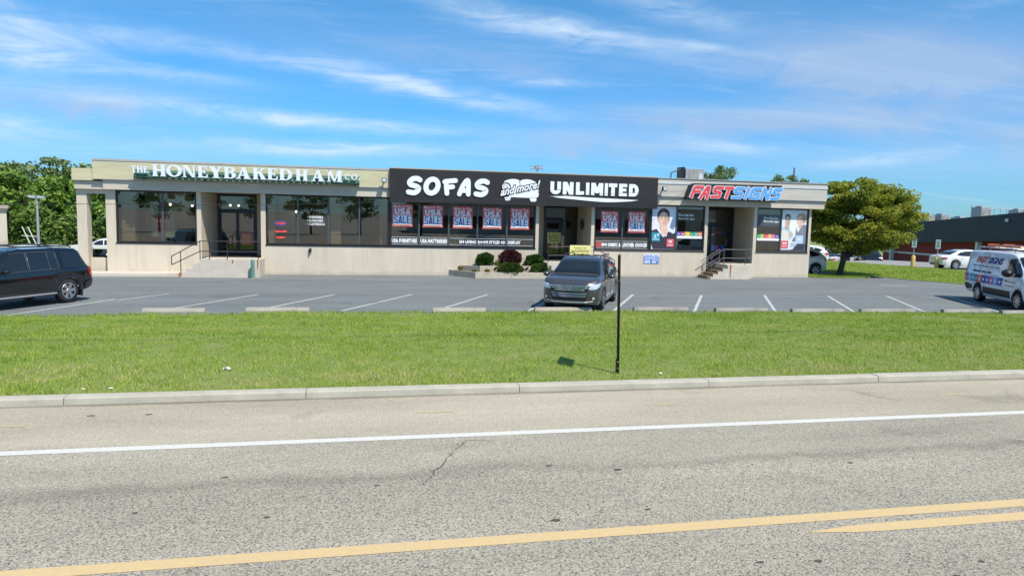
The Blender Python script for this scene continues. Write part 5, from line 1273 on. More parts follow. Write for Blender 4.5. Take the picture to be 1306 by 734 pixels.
    square(t, q, LB, 590, 440, 690, 552, [[(625, 480), (655, 480), (655, 500), (625, 500)]]); square(t, q, RD, 404, 515, 500, 622, [[(420, 540), (484, 540), (484, 552), (420, 552)], [(420, 562), (484, 562), (484, 568), (420, 568)], [(414, 590), (490, 590), (490, 596), (414, 596)]])
portrait_posters()

def sign_window(x0, x1, zt, cols, side, xtext0, xtext1, blockz, panel=False):
    t = thing('window_lettering', f'white words More than fast More than signs, {side}', 'lettering', (xtext0, GLZ, zt))
    y = GLZ - .008
    if panel: MB().box(xtext0 - .4, x1 - .04, y + .002, y + .006, zt - .32, zt + .32).build('dark_panel', mat('vinyl_slate', (.07, .085, .10), .5), t)
    text('lettering', 'More than fast.', xtext0, xtext1 - .08, zt + .06, zt + .21, y - .001, M_WHITE, t, bold=.02, depth=.003, res=1)
    text('lettering', 'More than signs.', xtext0, xtext1, zt - .15, zt + .0, y - .001, M_WHITE, t, bold=.02, depth=.003, res=1)
    b = thing('colour_strip', f'row of small coloured squares over a white band, {side}', 'window sticker', ((x0 + x1) / 2, GLZ, blockz))
    MB().box(x0, x1, y, y + .004, blockz - .14, blockz).build('white_band', M_WHITE, b)
    x = x0
    for i, (wd, c) in enumerate(cols):
        w = (x1 - x0) * wd
        o = MB().box(x, x + w - .004, y - .001, y + .004, blockz + .002, blockz + .22).build('colour_square', mat(f'print_sq_{c}', lin(CL[c]), .5), b)
        mb = MB(); scribble(mb, x + w * .25, x + w * .75, blockz + .07, .07, y - .005, 0, i); 
        if mb.v: mb.build('square_mark', mat('print_mark', (.7, .72, .74), .5), o)
        x += w
CL = {'blue': (60, 90, 190), 'magenta': (190, 60, 120), 'yellow': (215, 195, 80), 'green': (50, 150, 80), 'teal': (60, 160, 160), 'orange': (225, 120, 70), 'lime': (150, 200, 90), 'red': (225, 70, 80), 'pink': (215, 90, 130), 'peach': (235, 170, 110), 'navy': (40, 60, 150), 'cyan': (90, 170, 220)}
sign_window(16.93, 18.42, 3.22, [(.14, 'blue'), (.16, 'magenta'), (.21, 'yellow'), (.16, 'green'), (.16, 'teal'), (.17, 'orange')], 'right of the woman poster', 16.97, 17.95, 2.22)
sign_window(21.72, 23.10, 3.17, [(.15, 'green'), (.16, 'lime'), (.20, 'red'), (.15, 'peach'), (.17, 'pink'), (.17, 'navy')], 'left of the couple poster', 22.10, 23.05, 2.18, True)
def door_decals():
    t = thing('colour_strip', 'row of coloured squares across the lower glass of the right entrance doors', 'window sticker', (20, YF + 2.2, 1.5))
    y = YF + 2.2 + .035
    x = 19.0
    for i, (w, c) in enumerate(((.14, 'yellow'), (.12, 'navy'), (.16, 'cyan'), (.2, 'orange'), (.0, ''), (.2, 'cyan'), (.2, 'pink'), (.22, 'navy'), (.12, 'blue'))):
        if not c: x = 20.1; continue
        MB().box(x, x + w, y, y + .005, 1.36, 1.66).build('colour_square', mat(f'print_sq_{c}', lin(CL[c]), .5), t); x += w + .02
    t = thing('door_lettering', 'small red and blue lettering strip across the right entrance door glass', 'lettering', (20, YF + 2.2, 2.3))
    text('lettering', 'FAST', 18.96, 19.42, 2.36, 2.42, y, M_RED, t, bold=.03, depth=.003, res=1); text('lettering', 'SIGNS', 19.44, 19.9, 2.36, 2.42, y, mat('print_sq_blue', lin(CL['blue']), .5), t, bold=.03, depth=.003, res=1)
    text('lettering', 'FAST', 20.15, 20.55, 2.36, 2.42, y, M_RED, t, bold=.03, depth=.003, res=1); text('lettering', 'SIGNS', 20.57, 21.0, 2.36, 2.42, y, MATS['print_sq_blue'], t, bold=.03, depth=.003, res=1)
    t = thing('door_number', 'white street number on the glass above the right entrance doors', 'number', (20, YF + 2.2, 3.0))
    text('digits', '1111', 19.85, 20.28, 3.02, 3.17, y, M_WHITE, t, bold=.01, depth=.003, res=1)
    t = thing('notice', 'yellow notice on the centre door glass', 'notice', (10.6, YF + 2.5, 2))
    y = YF + 2.515
    MB().box(10.27, 11.05, y - .012, y - .002, 1.62, 2.22).build('sheet', M_YELLOW, t)
    mb = MB(); [scribble(mb, 10.35, 10.97, 2.06 - .11 * i, .07, y - .017, 0, 20 + i) for i in range(4)]; mb.build('lettering', mat('print_brown', (.20, .14, .03), .6), t)
    # yellow board tied to the centre rail
    t = thing('notice_board', 'yellow notice board hanging on the centre handrail behind the parked dark grey car', 'sign', (11.0, 35.16, 1.1))
    y = 35.15
    MB().box(10.46, 11.56, y - .01, y + .012, 1.10, 1.68).build('board', mat('board_yellow', (.78, .74, .28), .5), t)
    text('lettering', 'PLEASE USE', 10.68, 11.32, 1.50, 1.58, y - .014, MATS['print_brown'], t, bold=.02, depth=.003, res=1); text('lettering', 'BACK ENTRANCE', 10.54, 11.48, 1.34, 1.45, y - .014, MATS['print_brown'], t, bold=.03, depth=.003, res=1)
    mb = MB(); scribble(mb, 10.6, 11.4, 1.22, .05, y - .014, 0, 31); mb.box(10.54, 11.48, y - .013, y - .0105, 1.315, 1.325); mb.build('small_print', MATS['print_brown'], t)
    for x in (10.6, 11.4): MB().tube([(x, y - .012, 1.66), (x, 35.2, 1.66)], .01, 5).build('tie', M_BLACKP, t)
    # blue parking notices on the wall
    t = thing('wall_sign', 'blue and white notice panels fixed to the wall below the poster of the woman', 'sign', (15.45, YF, .7))
    y = YF - .02; mb = None
    MB().box(15.02, 15.88, y, YF - .001, 1.07, 1.21).build('panel', M_LETTER, t); MB().box(15.02, 15.88, y, YF - .001, .93, 1.06).build('panel', mat('sign_blue', (.08, .22, .62), .5), t)
    MB().box(15.02, 15.44, y, YF - .001, .70, .92).build('panel', MATS['sign_blue'], t); MB().box(15.46, 15.88, y, YF - .001, .70, .92).build('panel', MATS['sign_blue'], t)
    mb = MB(); scribble(mb, 15.06, 15.84, 1.11, .06, y - .005, 0, 41); mb.build('lettering', MATS['sign_blue'], t)
    mb = MB(); scribble(mb, 15.06, 15.84, .96, .06, y - .005, 0, 42); scribble(mb, 15.06, 15.4, .73, .12, y - .005, 0, 43); scribble(mb, 15.5, 15.84, .73, .12, y - .005, 0, 44); mb.box(15.06, 15.4, y - .004, y - .0005, .87, .90); mb.box(15.5, 15.84, y - .004, y - .0005, .87, .90); mb.build('lettering', M_WHITE, t)
door_decals()

# ================================================================== PLANTS
def leaves(centres, size, flat=0., seed=0, aspect=.55, jitter=.35):
    """one rhombic leaf at each centre; flat>0 tilts them towards level"""
    r = np.random.default_rng(seed); n = len(centres)
    d = r.normal(size=(n, 3)); d[:, 2] *= (1 - flat * .7); d /= np.linalg.norm(d, axis=1)[:, None]
    u = r.normal(size=(n, 3)); u[:, 2] += flat * 3
    b = np.cross(d, u); b /= np.linalg.norm(b, axis=1)[:, None] + 1e-9
    s = (size * r.uniform(1 - jitter, 1 + jitter, n))[:, None]
    V = np.empty((n, 4, 3), 'f')
    V[:, 0] = centres - d * s; V[:, 1] = centres - b * s * aspect; V[:, 2] = centres + d * s; V[:, 3] = centres + b * s * aspect
    return V.reshape(-1, 3)
def shrub(label, x0, x1, z0, z1, y, leafm, size=.035, n=2600, seed=1, rough=.10, boxy=2.6, depth=None, cut=0):
    t = thing('shrub', label, 'shrub', ((x0 + x1) / 2, y, z0), 'clipped shrubs in the planter')
    r = np.random.default_rng(seed)
    d = r.normal(size=(n, 3)); d /= np.linalg.norm(d, axis=1)[:, None]
    sp = (np.abs(d) ** boxy).sum(1) ** (-1 / boxy)
    lump = 1 + rough * np.sin(d[:, 0] * 5 + seed) * np.sin(d[:, 2] * 6 + seed * 2) + rough * .6 * np.sin(d[:, 1] * 9 + d[:, 0] * 7)
    rad = np.array([(x1 - x0) / 2, (depth or (x1 - x0)) / 2, (z1 - z0) / 2]); ce = np.array([(x0 + x1) / 2, y, (z0 + z1) / 2])
    k = (sp * lump * (1 - .22 * r.random(n) ** 2.2))[:, None]
    c = ce + d * k * rad
    o = link('foliage', fast_mesh('foliage', leaves(c, size, 0, seed), 4, leafm), t)
    # twiggy heart
    mb = MB()
    rr = random.Random(seed)
    for i in range(14):
        a = rr.uniform(0, 6.3); q = rr.uniform(.3, .8); mb.tube([(ce[0] + .02 * math.cos(a), y, z0 - .12), (ce[0] + rad[0] * q * math.cos(a), y + rad[1] * q * math.sin(a), z0 + (z1 - z0) * rr.uniform(.4, .85))], [.014, .005], 4)
    mb.build('stems', M_BARK, t)
    # close inner leaves keep light from passing straight through
    n2 = n // 2; d = r.normal(size=(n2, 3)); d /= np.linalg.norm(d, axis=1)[:, None]; sp = (np.abs(d) ** boxy).sum(1) ** (-1 / boxy)
    c = ce + d * (sp * r.uniform(.35, .8, n2))[:, None] * rad
    link('inner_foliage', fast_mesh('inner_foliage', leaves(c, size * 1.9, 0, seed + 9), 4, leafm), t)
LF_BOX = leafmat('leaf_box', (.018, .055, .010), (.05, .125, .016), (.10, .19, .035), 5)
LF_MAR = leafmat('leaf_maroon', (.045, .014, .016), (.11, .035, .032), (.20, .09, .06), 5)
LF_YEW = leafmat('leaf_yew', (.035, .075, .014), (.085, .14, .025), (.17, .20, .05), 4)
LF_YEL = leafmat('leaf_yellow', (.14, .17, .02), (.30, .30, .04), (.42, .38, .09), 5)
shrub('round clipped bright green shrub at the left of the upper bed', 5.85, 6.70, .50, 1.17, 36.1, LF_BOX, seed=1)
shrub('dark maroon red shrub in the middle of the upper bed', 7.05, 8.13, .55, 1.35, 36.1, LF_MAR, size=.042, seed=2, rough=.14)
shrub('round clipped green shrub at the right of the upper bed beside the centre door', 8.42, 9.33, .52, 1.12, 36.15, LF_BOX, seed=3)
shrub('wide low green shrub at the front of the lower bed below the maroon one', 6.78, 8.06, .12, .74, 35.3, LF_YEW, n=3600, seed=4, depth=.9)
shrub('wide low olive green shrub at the front of the lower bed nearest the grey car', 8.55, 9.75, .2, .69, 35.4, LF_YEW, n=3200, seed=5, depth=.8)
def tuft(label, x0, x1, z0, z1, y, seed):
    t = thing('plant', label, 'plant', ((x0 + x1) / 2, y, z0), 'yellow leafy plants in the planter')
    r = np.random.default_rng(seed); n = 150; a = r.uniform(0, 6.28, n); q = r.random(n) ** .6
    cx, rx, h = (x0 + x1) / 2, (x1 - x0) / 2, z1 - z0
    tip = np.stack([cx + rx * q * np.cos(a), y + rx * .7 * q * np.sin(a), z0 + h * (1.02 - .6 * q ** 2) * r.uniform(.75, 1, n)], 1)
    base = np.stack([cx + rx * .25 * np.cos(a), y + rx * .2 * np.sin(a), np.full(n, z0)], 1)
    mid = (base + tip) / 2; mid[:, 2] += h * .2; s = np.stack([-np.sin(a), np.cos(a), a * 0], 1) * .014
    V = np.stack([base, mid - s, tip, mid + s], 1).reshape(-1, 3)
    link('leaves', fast_mesh('leaves', V, 4, LF_YEL), t)
tuft('yellow plant between the left green shrub and the maroon shrub', 6.55, 7.20, .50, .86, 35.95, 1); tuft('yellow plant at the far left corner of the planter', 4.75, 5.25, .28, .58, 36.0, 2)
tuft('small yellow plant in the lower bed under the left end of the upper wall', 5.42, 5.85, .22, .44, 35.55, 3); tuft('small yellow plant in front of the upper planter wall, left of the front shrub', 6.02, 6.52, .22, .47, 35.4, 4); tuft('small yellow plant tucked left of the right green shrub', 8.30, 8.72, .52, .76, 35.95, 5)
def planter():
    t = thing('planter', 'two tiered pale concrete planter with angled left end beside the centre entrance', 'planter', (7.2, 35.7, 0))
    def wallp(name, pts, th, z0, z1, m):
        mb = MB()
        for (a, b) in zip(pts[:-1], pts[1:]):
            a, b = Vector(a), Vector(b); d = (b - a).normalized(); n = Vector((-d.y, d.x)) * th
            mb.prism_xy([tuple(a), tuple(b), tuple(b + n), tuple(a + n)], z0, z1)
        return mb.build(name, m, t)
    M_P = mat('planter_cast', (.54, .47, .37), .9, col2=(.42, .37, .29), vscale=4, bump=.3)
    M_PW = mat('planter_block', (.40, .36, .30), .9, col2=(.29, .265, .22), vscale=4, bump=.4, bscale=20)
    wallp('lower_wing', [(4.48, YF - .01), (5.60, 34.90)], .18, -.05, .29, M_PW)
    wallp('lower_wall', [(5.602, 34.90), (7.4, 34.9)], .2, -.05, .285, M_P); wallp('lower_wall', [(7.41, 34.9), (9.29, 34.9)], .2, -.05, .283, M_P)
    wallp('upper_wing', [(5.15, YF - .01), (5.95, 35.68)], .16, .1, .52, M_PW)
    wallp('upper_wall', [(5.952, 35.68), (7.6, 35.68)], .18, .1, .56, M_P); wallp('upper_wall', [(7.61, 35.68), (9.29, 35.68)], .18, .1, .558, M_P)
    M_S = mat('bark_mulch', (.10, .065, .04), .95, col2=(.20, .15, .10), vscale=12, bump=.8, bscale=30)
    mb = MB(); mb.prism_xy([(4.7, YF - .02), (5.65, 35.05), (9.28, 35.05), (9.28, YF - .02)], -.05, .20); mb.build('lower_bed', M_S, t)
    mb = MB(); mb.prism_xy([(5.4, YF - .03), (6.0, 35.82), (9.27, 35.82), (9.27, YF - .03)], .205, .49); mb.build('upper_bed', M_S, t)
planter()
def garden_light(x, y, z, label):
    t = thing('garden_light', label, 'spotlight', (x, y, z), 'black spotlights in the planter')
    MB().tube([(x, y, z - .1), (x, y, z + .1)], .015, 6).build('stake', M_BLACKP, t); MB().tube([(x - .03, y + .03, z + .08), (x + .05, y - .08, z + .2)], [.05, .065], 8).build('lamp_head', M_BLACKP, t)
garden_light(6.68, 35.5, .28, 'little black spotlight left of the wide front shrub'); garden_light(8.30, 35.5, .28, 'little black spotlight right of the wide front shrub')

def tree(name, label, base, trunk_h, trunk_r, crown, leafm, n, size, clumps, seed, group=None, flat=0., lean=(0, 0), limbs=6, gap=.0, multi=False, spread=.42, cat='tree', shape=2.):
    """crown: (cx, cy, cz, rx, ry, rz) in world units"""
    t = thing(name, label, cat, base, group)
    r = np.random.default_rng(seed); rr = random.Random(seed)
    cx, cy, cz, rx, ry, rz = crown
    cl = []
    while len(cl) < clumps:
        p = r.uniform(-1, 1, 3)
        q = np.abs(p[0]) ** shape + np.abs(p[1]) ** shape + np.abs(p[2]) ** shape
        if .12 < q < 1: 
            if p[2] < -.35 and q > .75 and rr.random() < .5: continue
            cl.append(p)
    cl = np.array(cl); cc = np.array([cx, cy, cz]) + cl * np.array([rx, ry, rz])
    cr = rx * spread * r.uniform(.55, 1.15, clumps)
    k = r.integers(0, clumps, n)
    off = r.normal(size=(n, 3)); off /= np.linalg.norm(off, axis=1)[:, None]; off *= (r.random(n) ** .45)[:, None]
    off[:, 2] *= .62 - .3 * flat
    c = cc[k] + off * cr[k][:, None]
    c = c[c[:, 2] > base[2] + .3]
    link('crown', fast_mesh('crown', leaves(c, size, flat, seed), 4, leafm), t)
    mb = MB(); b = Vector(base); top = Vector((base[0] + lean[0], base[1] + lean[1], base[2] + trunk_h))
    pts = [b + (top - b) * s + Vector((rr.uniform(-.04, .04), rr.uniform(-.04, .04), 0)) * (trunk_r / .15) * (s > 0) for s in (0, .08, .3, .6, .85, 1)]
    mb.tube(pts, [trunk_r * 1.45, trunk_r * 1.1, trunk_r, trunk_r * .92, trunk_r * .9, trunk_r * .8], 9)
    far = [i for i in range(clumps)]; rr.shuffle(far)
    for i in far[:limbs]:
        e = Vector(cc[i]); s = top - Vector((0, 0, rr.uniform(0, trunk_h * .35))); m1 = s.lerp(e, .4) + Vector((rr.uniform(-.2, .2), rr.uniform(-.2, .2), rr.uniform(0, .3))) * rx * .25
        mb.tube([s, m1, s.lerp(e, .75) + Vector((0, 0, .1 * rx)), e], [trunk_r * .55, trunk_r * .36, trunk_r * .2, trunk_r * .07], 6)
    for i in far[limbs:limbs * 4]:
        e = Vector(cc[i]); s = top.lerp(Vector((cx, cy, cz)), rr.uniform(.2, .9)); mb.tube([s, s.lerp(e, .5) + Vector((0, 0, .1)), e], [trunk_r * .22, trunk_r * .14, trunk_r * .05], 5)
    mb.build('trunk', M_BARK, t, smooth=60)
    return t
LF_DOG = leafmat('leaf_dogwood', (.11, .18, .025), (.42, .44, .06), (.78, .60, .12), .8, .55)
LF_WOOD = leafmat('leaf_wood', (.06, .13, .03), (.19, .30, .065), (.33, .42, .11), .45, .25)
LF_WOOD2 = leafmat('leaf_wood_bright', (.08, .17, .03), (.25, .38, .06), (.42, .50, .12), .5, .25)
LF_OLIVE = leafmat('leaf_olive', (.09, .14, .05), (.22, .29, .085), (.34, .38, .14), .5, .25)
# the tree by the drive, early autumn tints
tree('dogwood_tree', 'spreading green and yellow tree on its own beside the right end of the shops', (27.75, 37.5, -.02), 1.5, .17, (29.2, 38.0, 3.5, 3.35, 2.9, 2.22), LF_DOG, 58000, .085, 190, 11, flat=.5, lean=(.35, .1), limbs=9, spread=.22, shape=2.2)

# wood behind the left car park
woods = [(-47, 84, 7.6, 5.0, 0), (-41.5, 90, 8.2, 5.2, 0), (-37.0, 80, 6.4, 4.2, 1), (-35.0, 91, 8.3, 5.0, 2), (-32.0, 79, 6.0, 4.2, 1), (-30.5, 89, 7.3, 4.2, 2), (-27.0, 79, 5.8, 4.0, 1), (-22.5, 84, 6.0, 4.3, 0), (-19.3, 78, 5.4, 3.9, 1), (-16.2, 84, 5.6, 4.3, 0), (-52, 80, 7.2, 5, 1), (-12, 86, 5.6, 4.5, 1)]
wl = ['far left dark tree of the wood, half cut by the photo edge', 'tall dark tree of the wood above the light pole', 'low bright tree of the wood left of the light pole', 'tallest olive tree of the wood behind the light pole', 'low bright tree of the wood just right of the light pole', 'tall olive tree of the wood near the porch column',
      'bright tree of the wood touching the porch column', 'dark tree of the wood seen past the porch column', 'bright yellowish tree seen through the porch opening', 'dark tree behind the right edge of the porch opening', 'outermost bright tree of the wood, at the left end', 'tree of the wood hidden behind the left shop']
for i, (x, y, h, rx, k) in enumerate(woods):
    lm = (LF_WOOD, LF_WOOD2, LF_OLIVE)[k]
    tree('woodland_tree', wl[i], (x, y, -.9), h * .36, .2, (x, y, h * .47, rx, rx * .8, h * .54), lm, 8000, .24, 80, 40 + i, 'trees of the wood behind the left car park', flat=.3, limbs=5, spread=.34, shape=2.4)
# undergrowth closes the foot of the wood
def undergrowth():
    r = np.random.default_rng(3); n = 16000; x = r.uniform(-60, -8, n); y = 74 + r.uniform(0, 3, n); z = -.9 + r.random(n) ** 1.1 * (3.4 + .6 * np.sin(x * .8) + .4 * np.sin(x * 2.1))
    o = stuff(link('undergrowth', fast_mesh('undergrowth', leaves(np.stack([x, y, z], 1), .22, .2, 5), 4, LF_WOOD)))
    tag(o, 'dense dark undergrowth along the foot of the wood at the left', 'undergrowth')
undergrowth()
# tree tops over the roof on the right, and their trunks behind the building
for i, (x, y, h, rx, s, l) in enumerate(((37.5, 71, 9.3, 2.4, 3, 'leafy tree top showing above the roof just right of the roof unit'), (35.6, 73, 8.7, 2.0, 4, 'lower tree top above the roof, touching the roof unit'), (45.0, 71, 9.0, 1.7, 5, 'thin tree top above the roof over the blue letters of the red and blue sign'), (47.8, 73, 8.8, 1.9, 6, 'thin tree top above the roof, beside the far mast'))):
    tree('distant_tree', l, (x, y, -1.2), h * .5, .16, (x, y, h * .70, rx, rx, h * .255), LF_OLIVE, 4200, .12, 60, 70 + i, 'tree tops above the shop roof', limbs=6, spread=.30)
# wood far behind the right hand tree
for i, (x, y, h, rx, l) in enumerate(((46, 92, 6.4, 4.5, 'dark tree far behind the dogwood tree, left of it'), (54, 98, 6.6, 4.6, 'dark tree far behind the dogwood tree, directly behind its crown'), (62, 106, 6.8, 5, 'dark tree far behind the dogwood tree, right of its trunk'))):
    tree('distant_tree', l, (x, y, -2), h * .4, .2, (x, y, h * .45, rx, rx, h * .42), LF_WOOD, 2600, .25, 40, 90 + i, 'far trees behind the dogwood', limbs=4, spread=.36)
# trees across the road: they only show as reflections in the shop windows
for i, (x, y, h, rx) in enumerate(((-33, -28, 6.6, 2.6), (-26, -30, 7.6, 2.5), (-20.5, -27, 7.0, 2.2), (-14, -31, 7.4, 2.7), (-7, -30, 6.8, 2.4), (0, -33, 7.2, 2.6), (9, -34, 6.2, 2.2))):
    tree('roadside_tree', ['leftmost tree across the road, reflected in the shop windows', 'tall second tree from the left across the road, reflected in the windows', 'third tree from the left across the road, reflected in the windows', 'middle tree across the road, reflected in the windows', 'tree across the road reflected near the left shop door', 'tree across the road reflected left of the black sign', 'rightmost small tree across the road, reflected in the sofa windows'][i], (x, y, -.05), h * .35, .15, (x, y, h * .6, rx, rx, h * .4), LF_WOOD, 1800, .2, 34, 110 + i, 'trees across the road reflected in the windows', limbs=4, spread=.36)

# ================================================================== VEHICLES
def lerp_tab(tab, x):
    if x <= tab[0][0]: return tab[0][1]
    for (a, va), (b, vb) in zip(tab[:-1], tab[1:]):
        if x <= b: return va + (vb - va) * (x - a) / (b - a)
    return tab[-1][1]
class Car:
    """local frame: x forward, y left, z up, origin on the ground midway between the axles"""
    def __init__(s, name, label, cat, paint, spec, group=None):
        s.t = thing(name, label, cat, (0, 0, 0), group); s.p = paint; s.s = spec
    def row(s, x):
        sp = s.s; W = lerp_tab(sp['w'], x); top = lerp_tab(sp['top'], x); belt = min(lerp_tab(sp['belt'], x), top - .05); wr = min(lerp_tab(sp['wr'], x), W * .97)
        zb = lerp_tab(sp['bot'], x)
        for ax in (sp['fa'], sp['ra']):
            d = abs(x - ax); RA = sp['R'] + .055
            if d < RA: zb = max(zb, sp['R'] + math.sqrt(RA * RA - d * d))
        zb = min(zb, belt - .03)
        h = belt - zb; e = min(.07, (top - belt) * .4)
        rows = [(W * .93, zb), (W * .985, zb + h * .18), (W, zb + h * .5), (W * .992, zb + h * .82), (W * .965, belt)]
        my = (W * .965 + wr) / 2; rows += [(my * 1.008, belt + (top - e - belt) * .5), (wr, top - e), (wr * .93, top - e * .35), (wr * .75, top - .01), (wr * .4, top), (0, top)]
        return rows
    def side(s, x, z):
        r = s.row(x)
        for (y0, z0), (y1, z1) in zip(r[:7], r[1:8]):
            if z0 <= z <= z1: return y0 + (y1 - y0) * (z - z0) / max(1e-6, z1 - z0)
        return r[0][0] if z < r[0][1] else r[6][0]
    def shell(s):
        sp = s.s; xs = set()
        x0, x1 = sp['w'][0][0], sp['w'][-1][0]
        for k in range(int((x1 - x0) / .11) + 1): xs.add(round(x0 + k * .11, 3))
        for tname in ('w', 'top', 'belt'):
            for a, _ in sp[tname]:
                if x0 <= a <= x1: xs.add(round(a, 3))
        for ax in (sp['fa'], sp['ra']):
            RA = sp['R'] + .055
            for k in range(13): xs.add(round(ax + RA * math.cos(math.pi * k / 12) * .9999, 3))
        xs.add(x1); xs = sorted(xs); o = [xs[0]]
        for x in xs[1:]:
            if x - o[-1] > .012: o.append(x)
        xs = o; vs = []; n = None
        for x in xs:
            r = s.row(x); full = [(y, z) for y, z in r] + [(-y, z) for y, z in r[-2::-1]]
            n = len(full); vs += [(x, y, z) for y, z in full]
        fs = [(i * n + j, (i + 1) * n + j, (i + 1) * n + j + 1, i * n + j + 1) for i in range(len(xs) - 1) for j in range(n - 1)]
        fs.append(tuple(range(n))); fs.append(tuple((len(xs) - 1) * n + k for k in range(n - 1, -1, -1)))
        mb = MB(); mb.add(vs, fs); b = mb.build('body', s.p, s.t, smooth=32)
        mb = MB(); w = sp['w'][len(sp['w']) // 2][1]
        mb.box(x0 + .25, x1 - .2, -w * .80, w * .80, sp['bot'][0][1] + .0, .62)
        mb.build('underbody', M_UNDER, s.t)
        s.body = b
    def sidepatch(s, name, m, tab, sides=(1, -1), off=.008, nz=4, parent=None, step=.05):
        """tab: (x, zlow, zhigh) list"""
        out = []
        xs = []
        for (a, l, h), (b, l2, h2) in zip(tab[:-1], tab[1:]):
            k = max(1, int(abs(b - a) / step))
            xs += [(a + (b - a) * i / k, l + (l2 - l) * i / k, h + (h2 - h) * i / k) for i in range(k)]
        xs.append(tab[-1])
        for sd in sides:
            mb = MB(); vs = []
            for x, l, h in xs:
                for j in range(nz + 1):
                    z = l + (h - l) * j / nz; vs.append((x, sd * (s.side(x, z) + off), z))
            n = nz + 1
            vin = [(x, y - sd * .02, z) for x, y, z in vs]; N_ = len(vs)
            f = [(i * n + j, (i + 1) * n + j, (i + 1) * n + j + 1, i * n + j + 1) for i in range(len(xs) - 1) for j in range(nz)]
            if sd < 0: f = [q[::-1] for q in f]
            # rim so the patch has thickness
            rim = [i * n for i in range(len(xs))] + [(len(xs) - 1) * n + j for j in range(1, n)] + [i * n + nz for i in range(len(xs) - 2, -1, -1)] + [j for j in range(nz - 1, 0, -1)]
            f += [(rim[(k + 1) % len(rim)], rim[k], rim[k] + N_, rim[(k + 1) % len(rim)] + N_)[:: sd] for k in range(len(rim))]
            mb.add(vs + vin, f); out.append(mb.build(name, m, parent or s.t, smooth=40))
        return out
    def toppatch(s, name, m, xs, frac, off=.01, n=8, parent=None):
        """patch across the car on the upper surface between stations xs; frac: share of the half width per station"""
        mb = MB(); vs = []
        for x, fr in zip(xs, frac):
            r = s.row(x)[6:]; wy = r[0][0] * fr
            rr_ = sorted([(y, z) for y, z in r])
            for j in range(-n, n + 1):
                y = wy * j / n; a = abs(y); z = lerp_tab(rr_, a); vs.append((x + off * .5 * s.tsign, y, z + off))
        k = 2 * n + 1
        f = [(i * k + j, (i + 1) * k + j, (i + 1) * k + j + 1, i * k + j + 1) for i in range(len(xs) - 1) for j in range(2 * n)]
        mb.add(vs, f); N_ = len(vs)
        o = mb.build(name, m, parent or s.t, smooth=40)
        md = o.modifiers.new('thick', 'SOLIDIFY'); md.thickness = .012; md.offset = 0
        return o
    tsign = 1
    def wheels(s, style='spoke', n=6, which=(1, -1)):
        sp = s.s; Rw = sp['R']; wd = .115; tr = sp['track']
        T0 = R0 = None
        for ax in (sp['fa'], sp['ra']):
            for sd in (1, -1):
                if T0 is None:
                    mb = MB(); mb.lathe_y([(-wd, Rw * .66), (-wd, Rw * .90), (-wd * .8, Rw * .985), (-wd * .3, Rw), (wd * .3, Rw), (wd * .8, Rw * .985), (wd, Rw * .90), (wd, Rw * .66)], 0, 0, 28); T0 = mb.build('wheel', M_RUBBER, s.t, smooth=50); o = T0
                    mb = MB(); rr = Rw * .66
                    mb.lathe_y([(wd * .9, rr * 1.02), (wd * 1.02, rr), (wd * .95, rr * .90), (wd * .55, rr * .86), (wd * .45, .02)], 0, 0, 28, 1)
                    mb.lathe_y([(wd * .98, rr * 1.02), (wd * 1.04, rr * .99), (wd * .98, rr * .89)], 0, 0, 28, 0)
                    for k in range(n):
                        a = 2 * math.pi * k / n + .2; ca, sa = math.cos(a), math.sin(a)
                        def pt(r_, t_, y_): return (r_ * ca - t_ * sa, y_, r_ * sa + t_ * ca)
                        w0, w1 = rr * .15, rr * (.13 if style == 'spoke' else .24)
                        mb.add([pt(rr * .15, -w0, wd * .9), pt(rr * .92, -w1, wd * .93), pt(rr * .92, w1, wd * .93), pt(rr * .15, w0, wd * .9), pt(rr * .15, -w0, wd * .6), pt(rr * .92, -w1, wd * .6), pt(rr * .92, w1, wd * .6), pt(rr * .15, w0, wd * .6)],
                               [(3, 2, 1, 0), (0, 1, 5, 4), (1, 2, 6, 5), (2, 3, 7, 6), (3, 0, 4, 7)], 0)
                    mb.lathe_y([(wd * .88, rr * .26), (wd * .97, rr * .22), (wd * .99, .01)], 0, 0, 14, 0)
                    R0 = mb.build('rim', [M_RIM, M_UNDER], T0, smooth=35); o2 = R0
                else:
                    o = T0.copy(); C.objects.link(o); o2 = R0.copy(); C.objects.link(o2); o2.parent = o
                o.location = (ax, sd * tr, Rw); o.rotation_euler = (0, random.uniform(0, 1), 0 if sd > 0 else math.pi)
    def seam(s, x, z0, z1, sides=(1, -1), dx=0):
        for sd in sides:
            pts = [(x + dx * k / 6, sd * (s.side(x + dx * k / 6, z0 + (z1 - z0) * k / 6) + .0005), z0 + (z1 - z0) * k / 6) for k in range(7)]
            MB().tube(pts, .007, 4).build('door_seam', M_BLACKP, s.t)
    def handle(s, x, z, sides=(1, -1), m=None, L_=.17):
        for sd in sides:
            y = sd * (s.side(x, z) + .025); MB().tube([(x - L_ / 2, y - sd * .03, z), (x - L_ / 2 + .02, y, z), (x + L_ / 2 - .02, y, z), (x + L_ / 2, y - sd * .03, z)], .016, 6).build('door_handle', m or s.p, s.t)
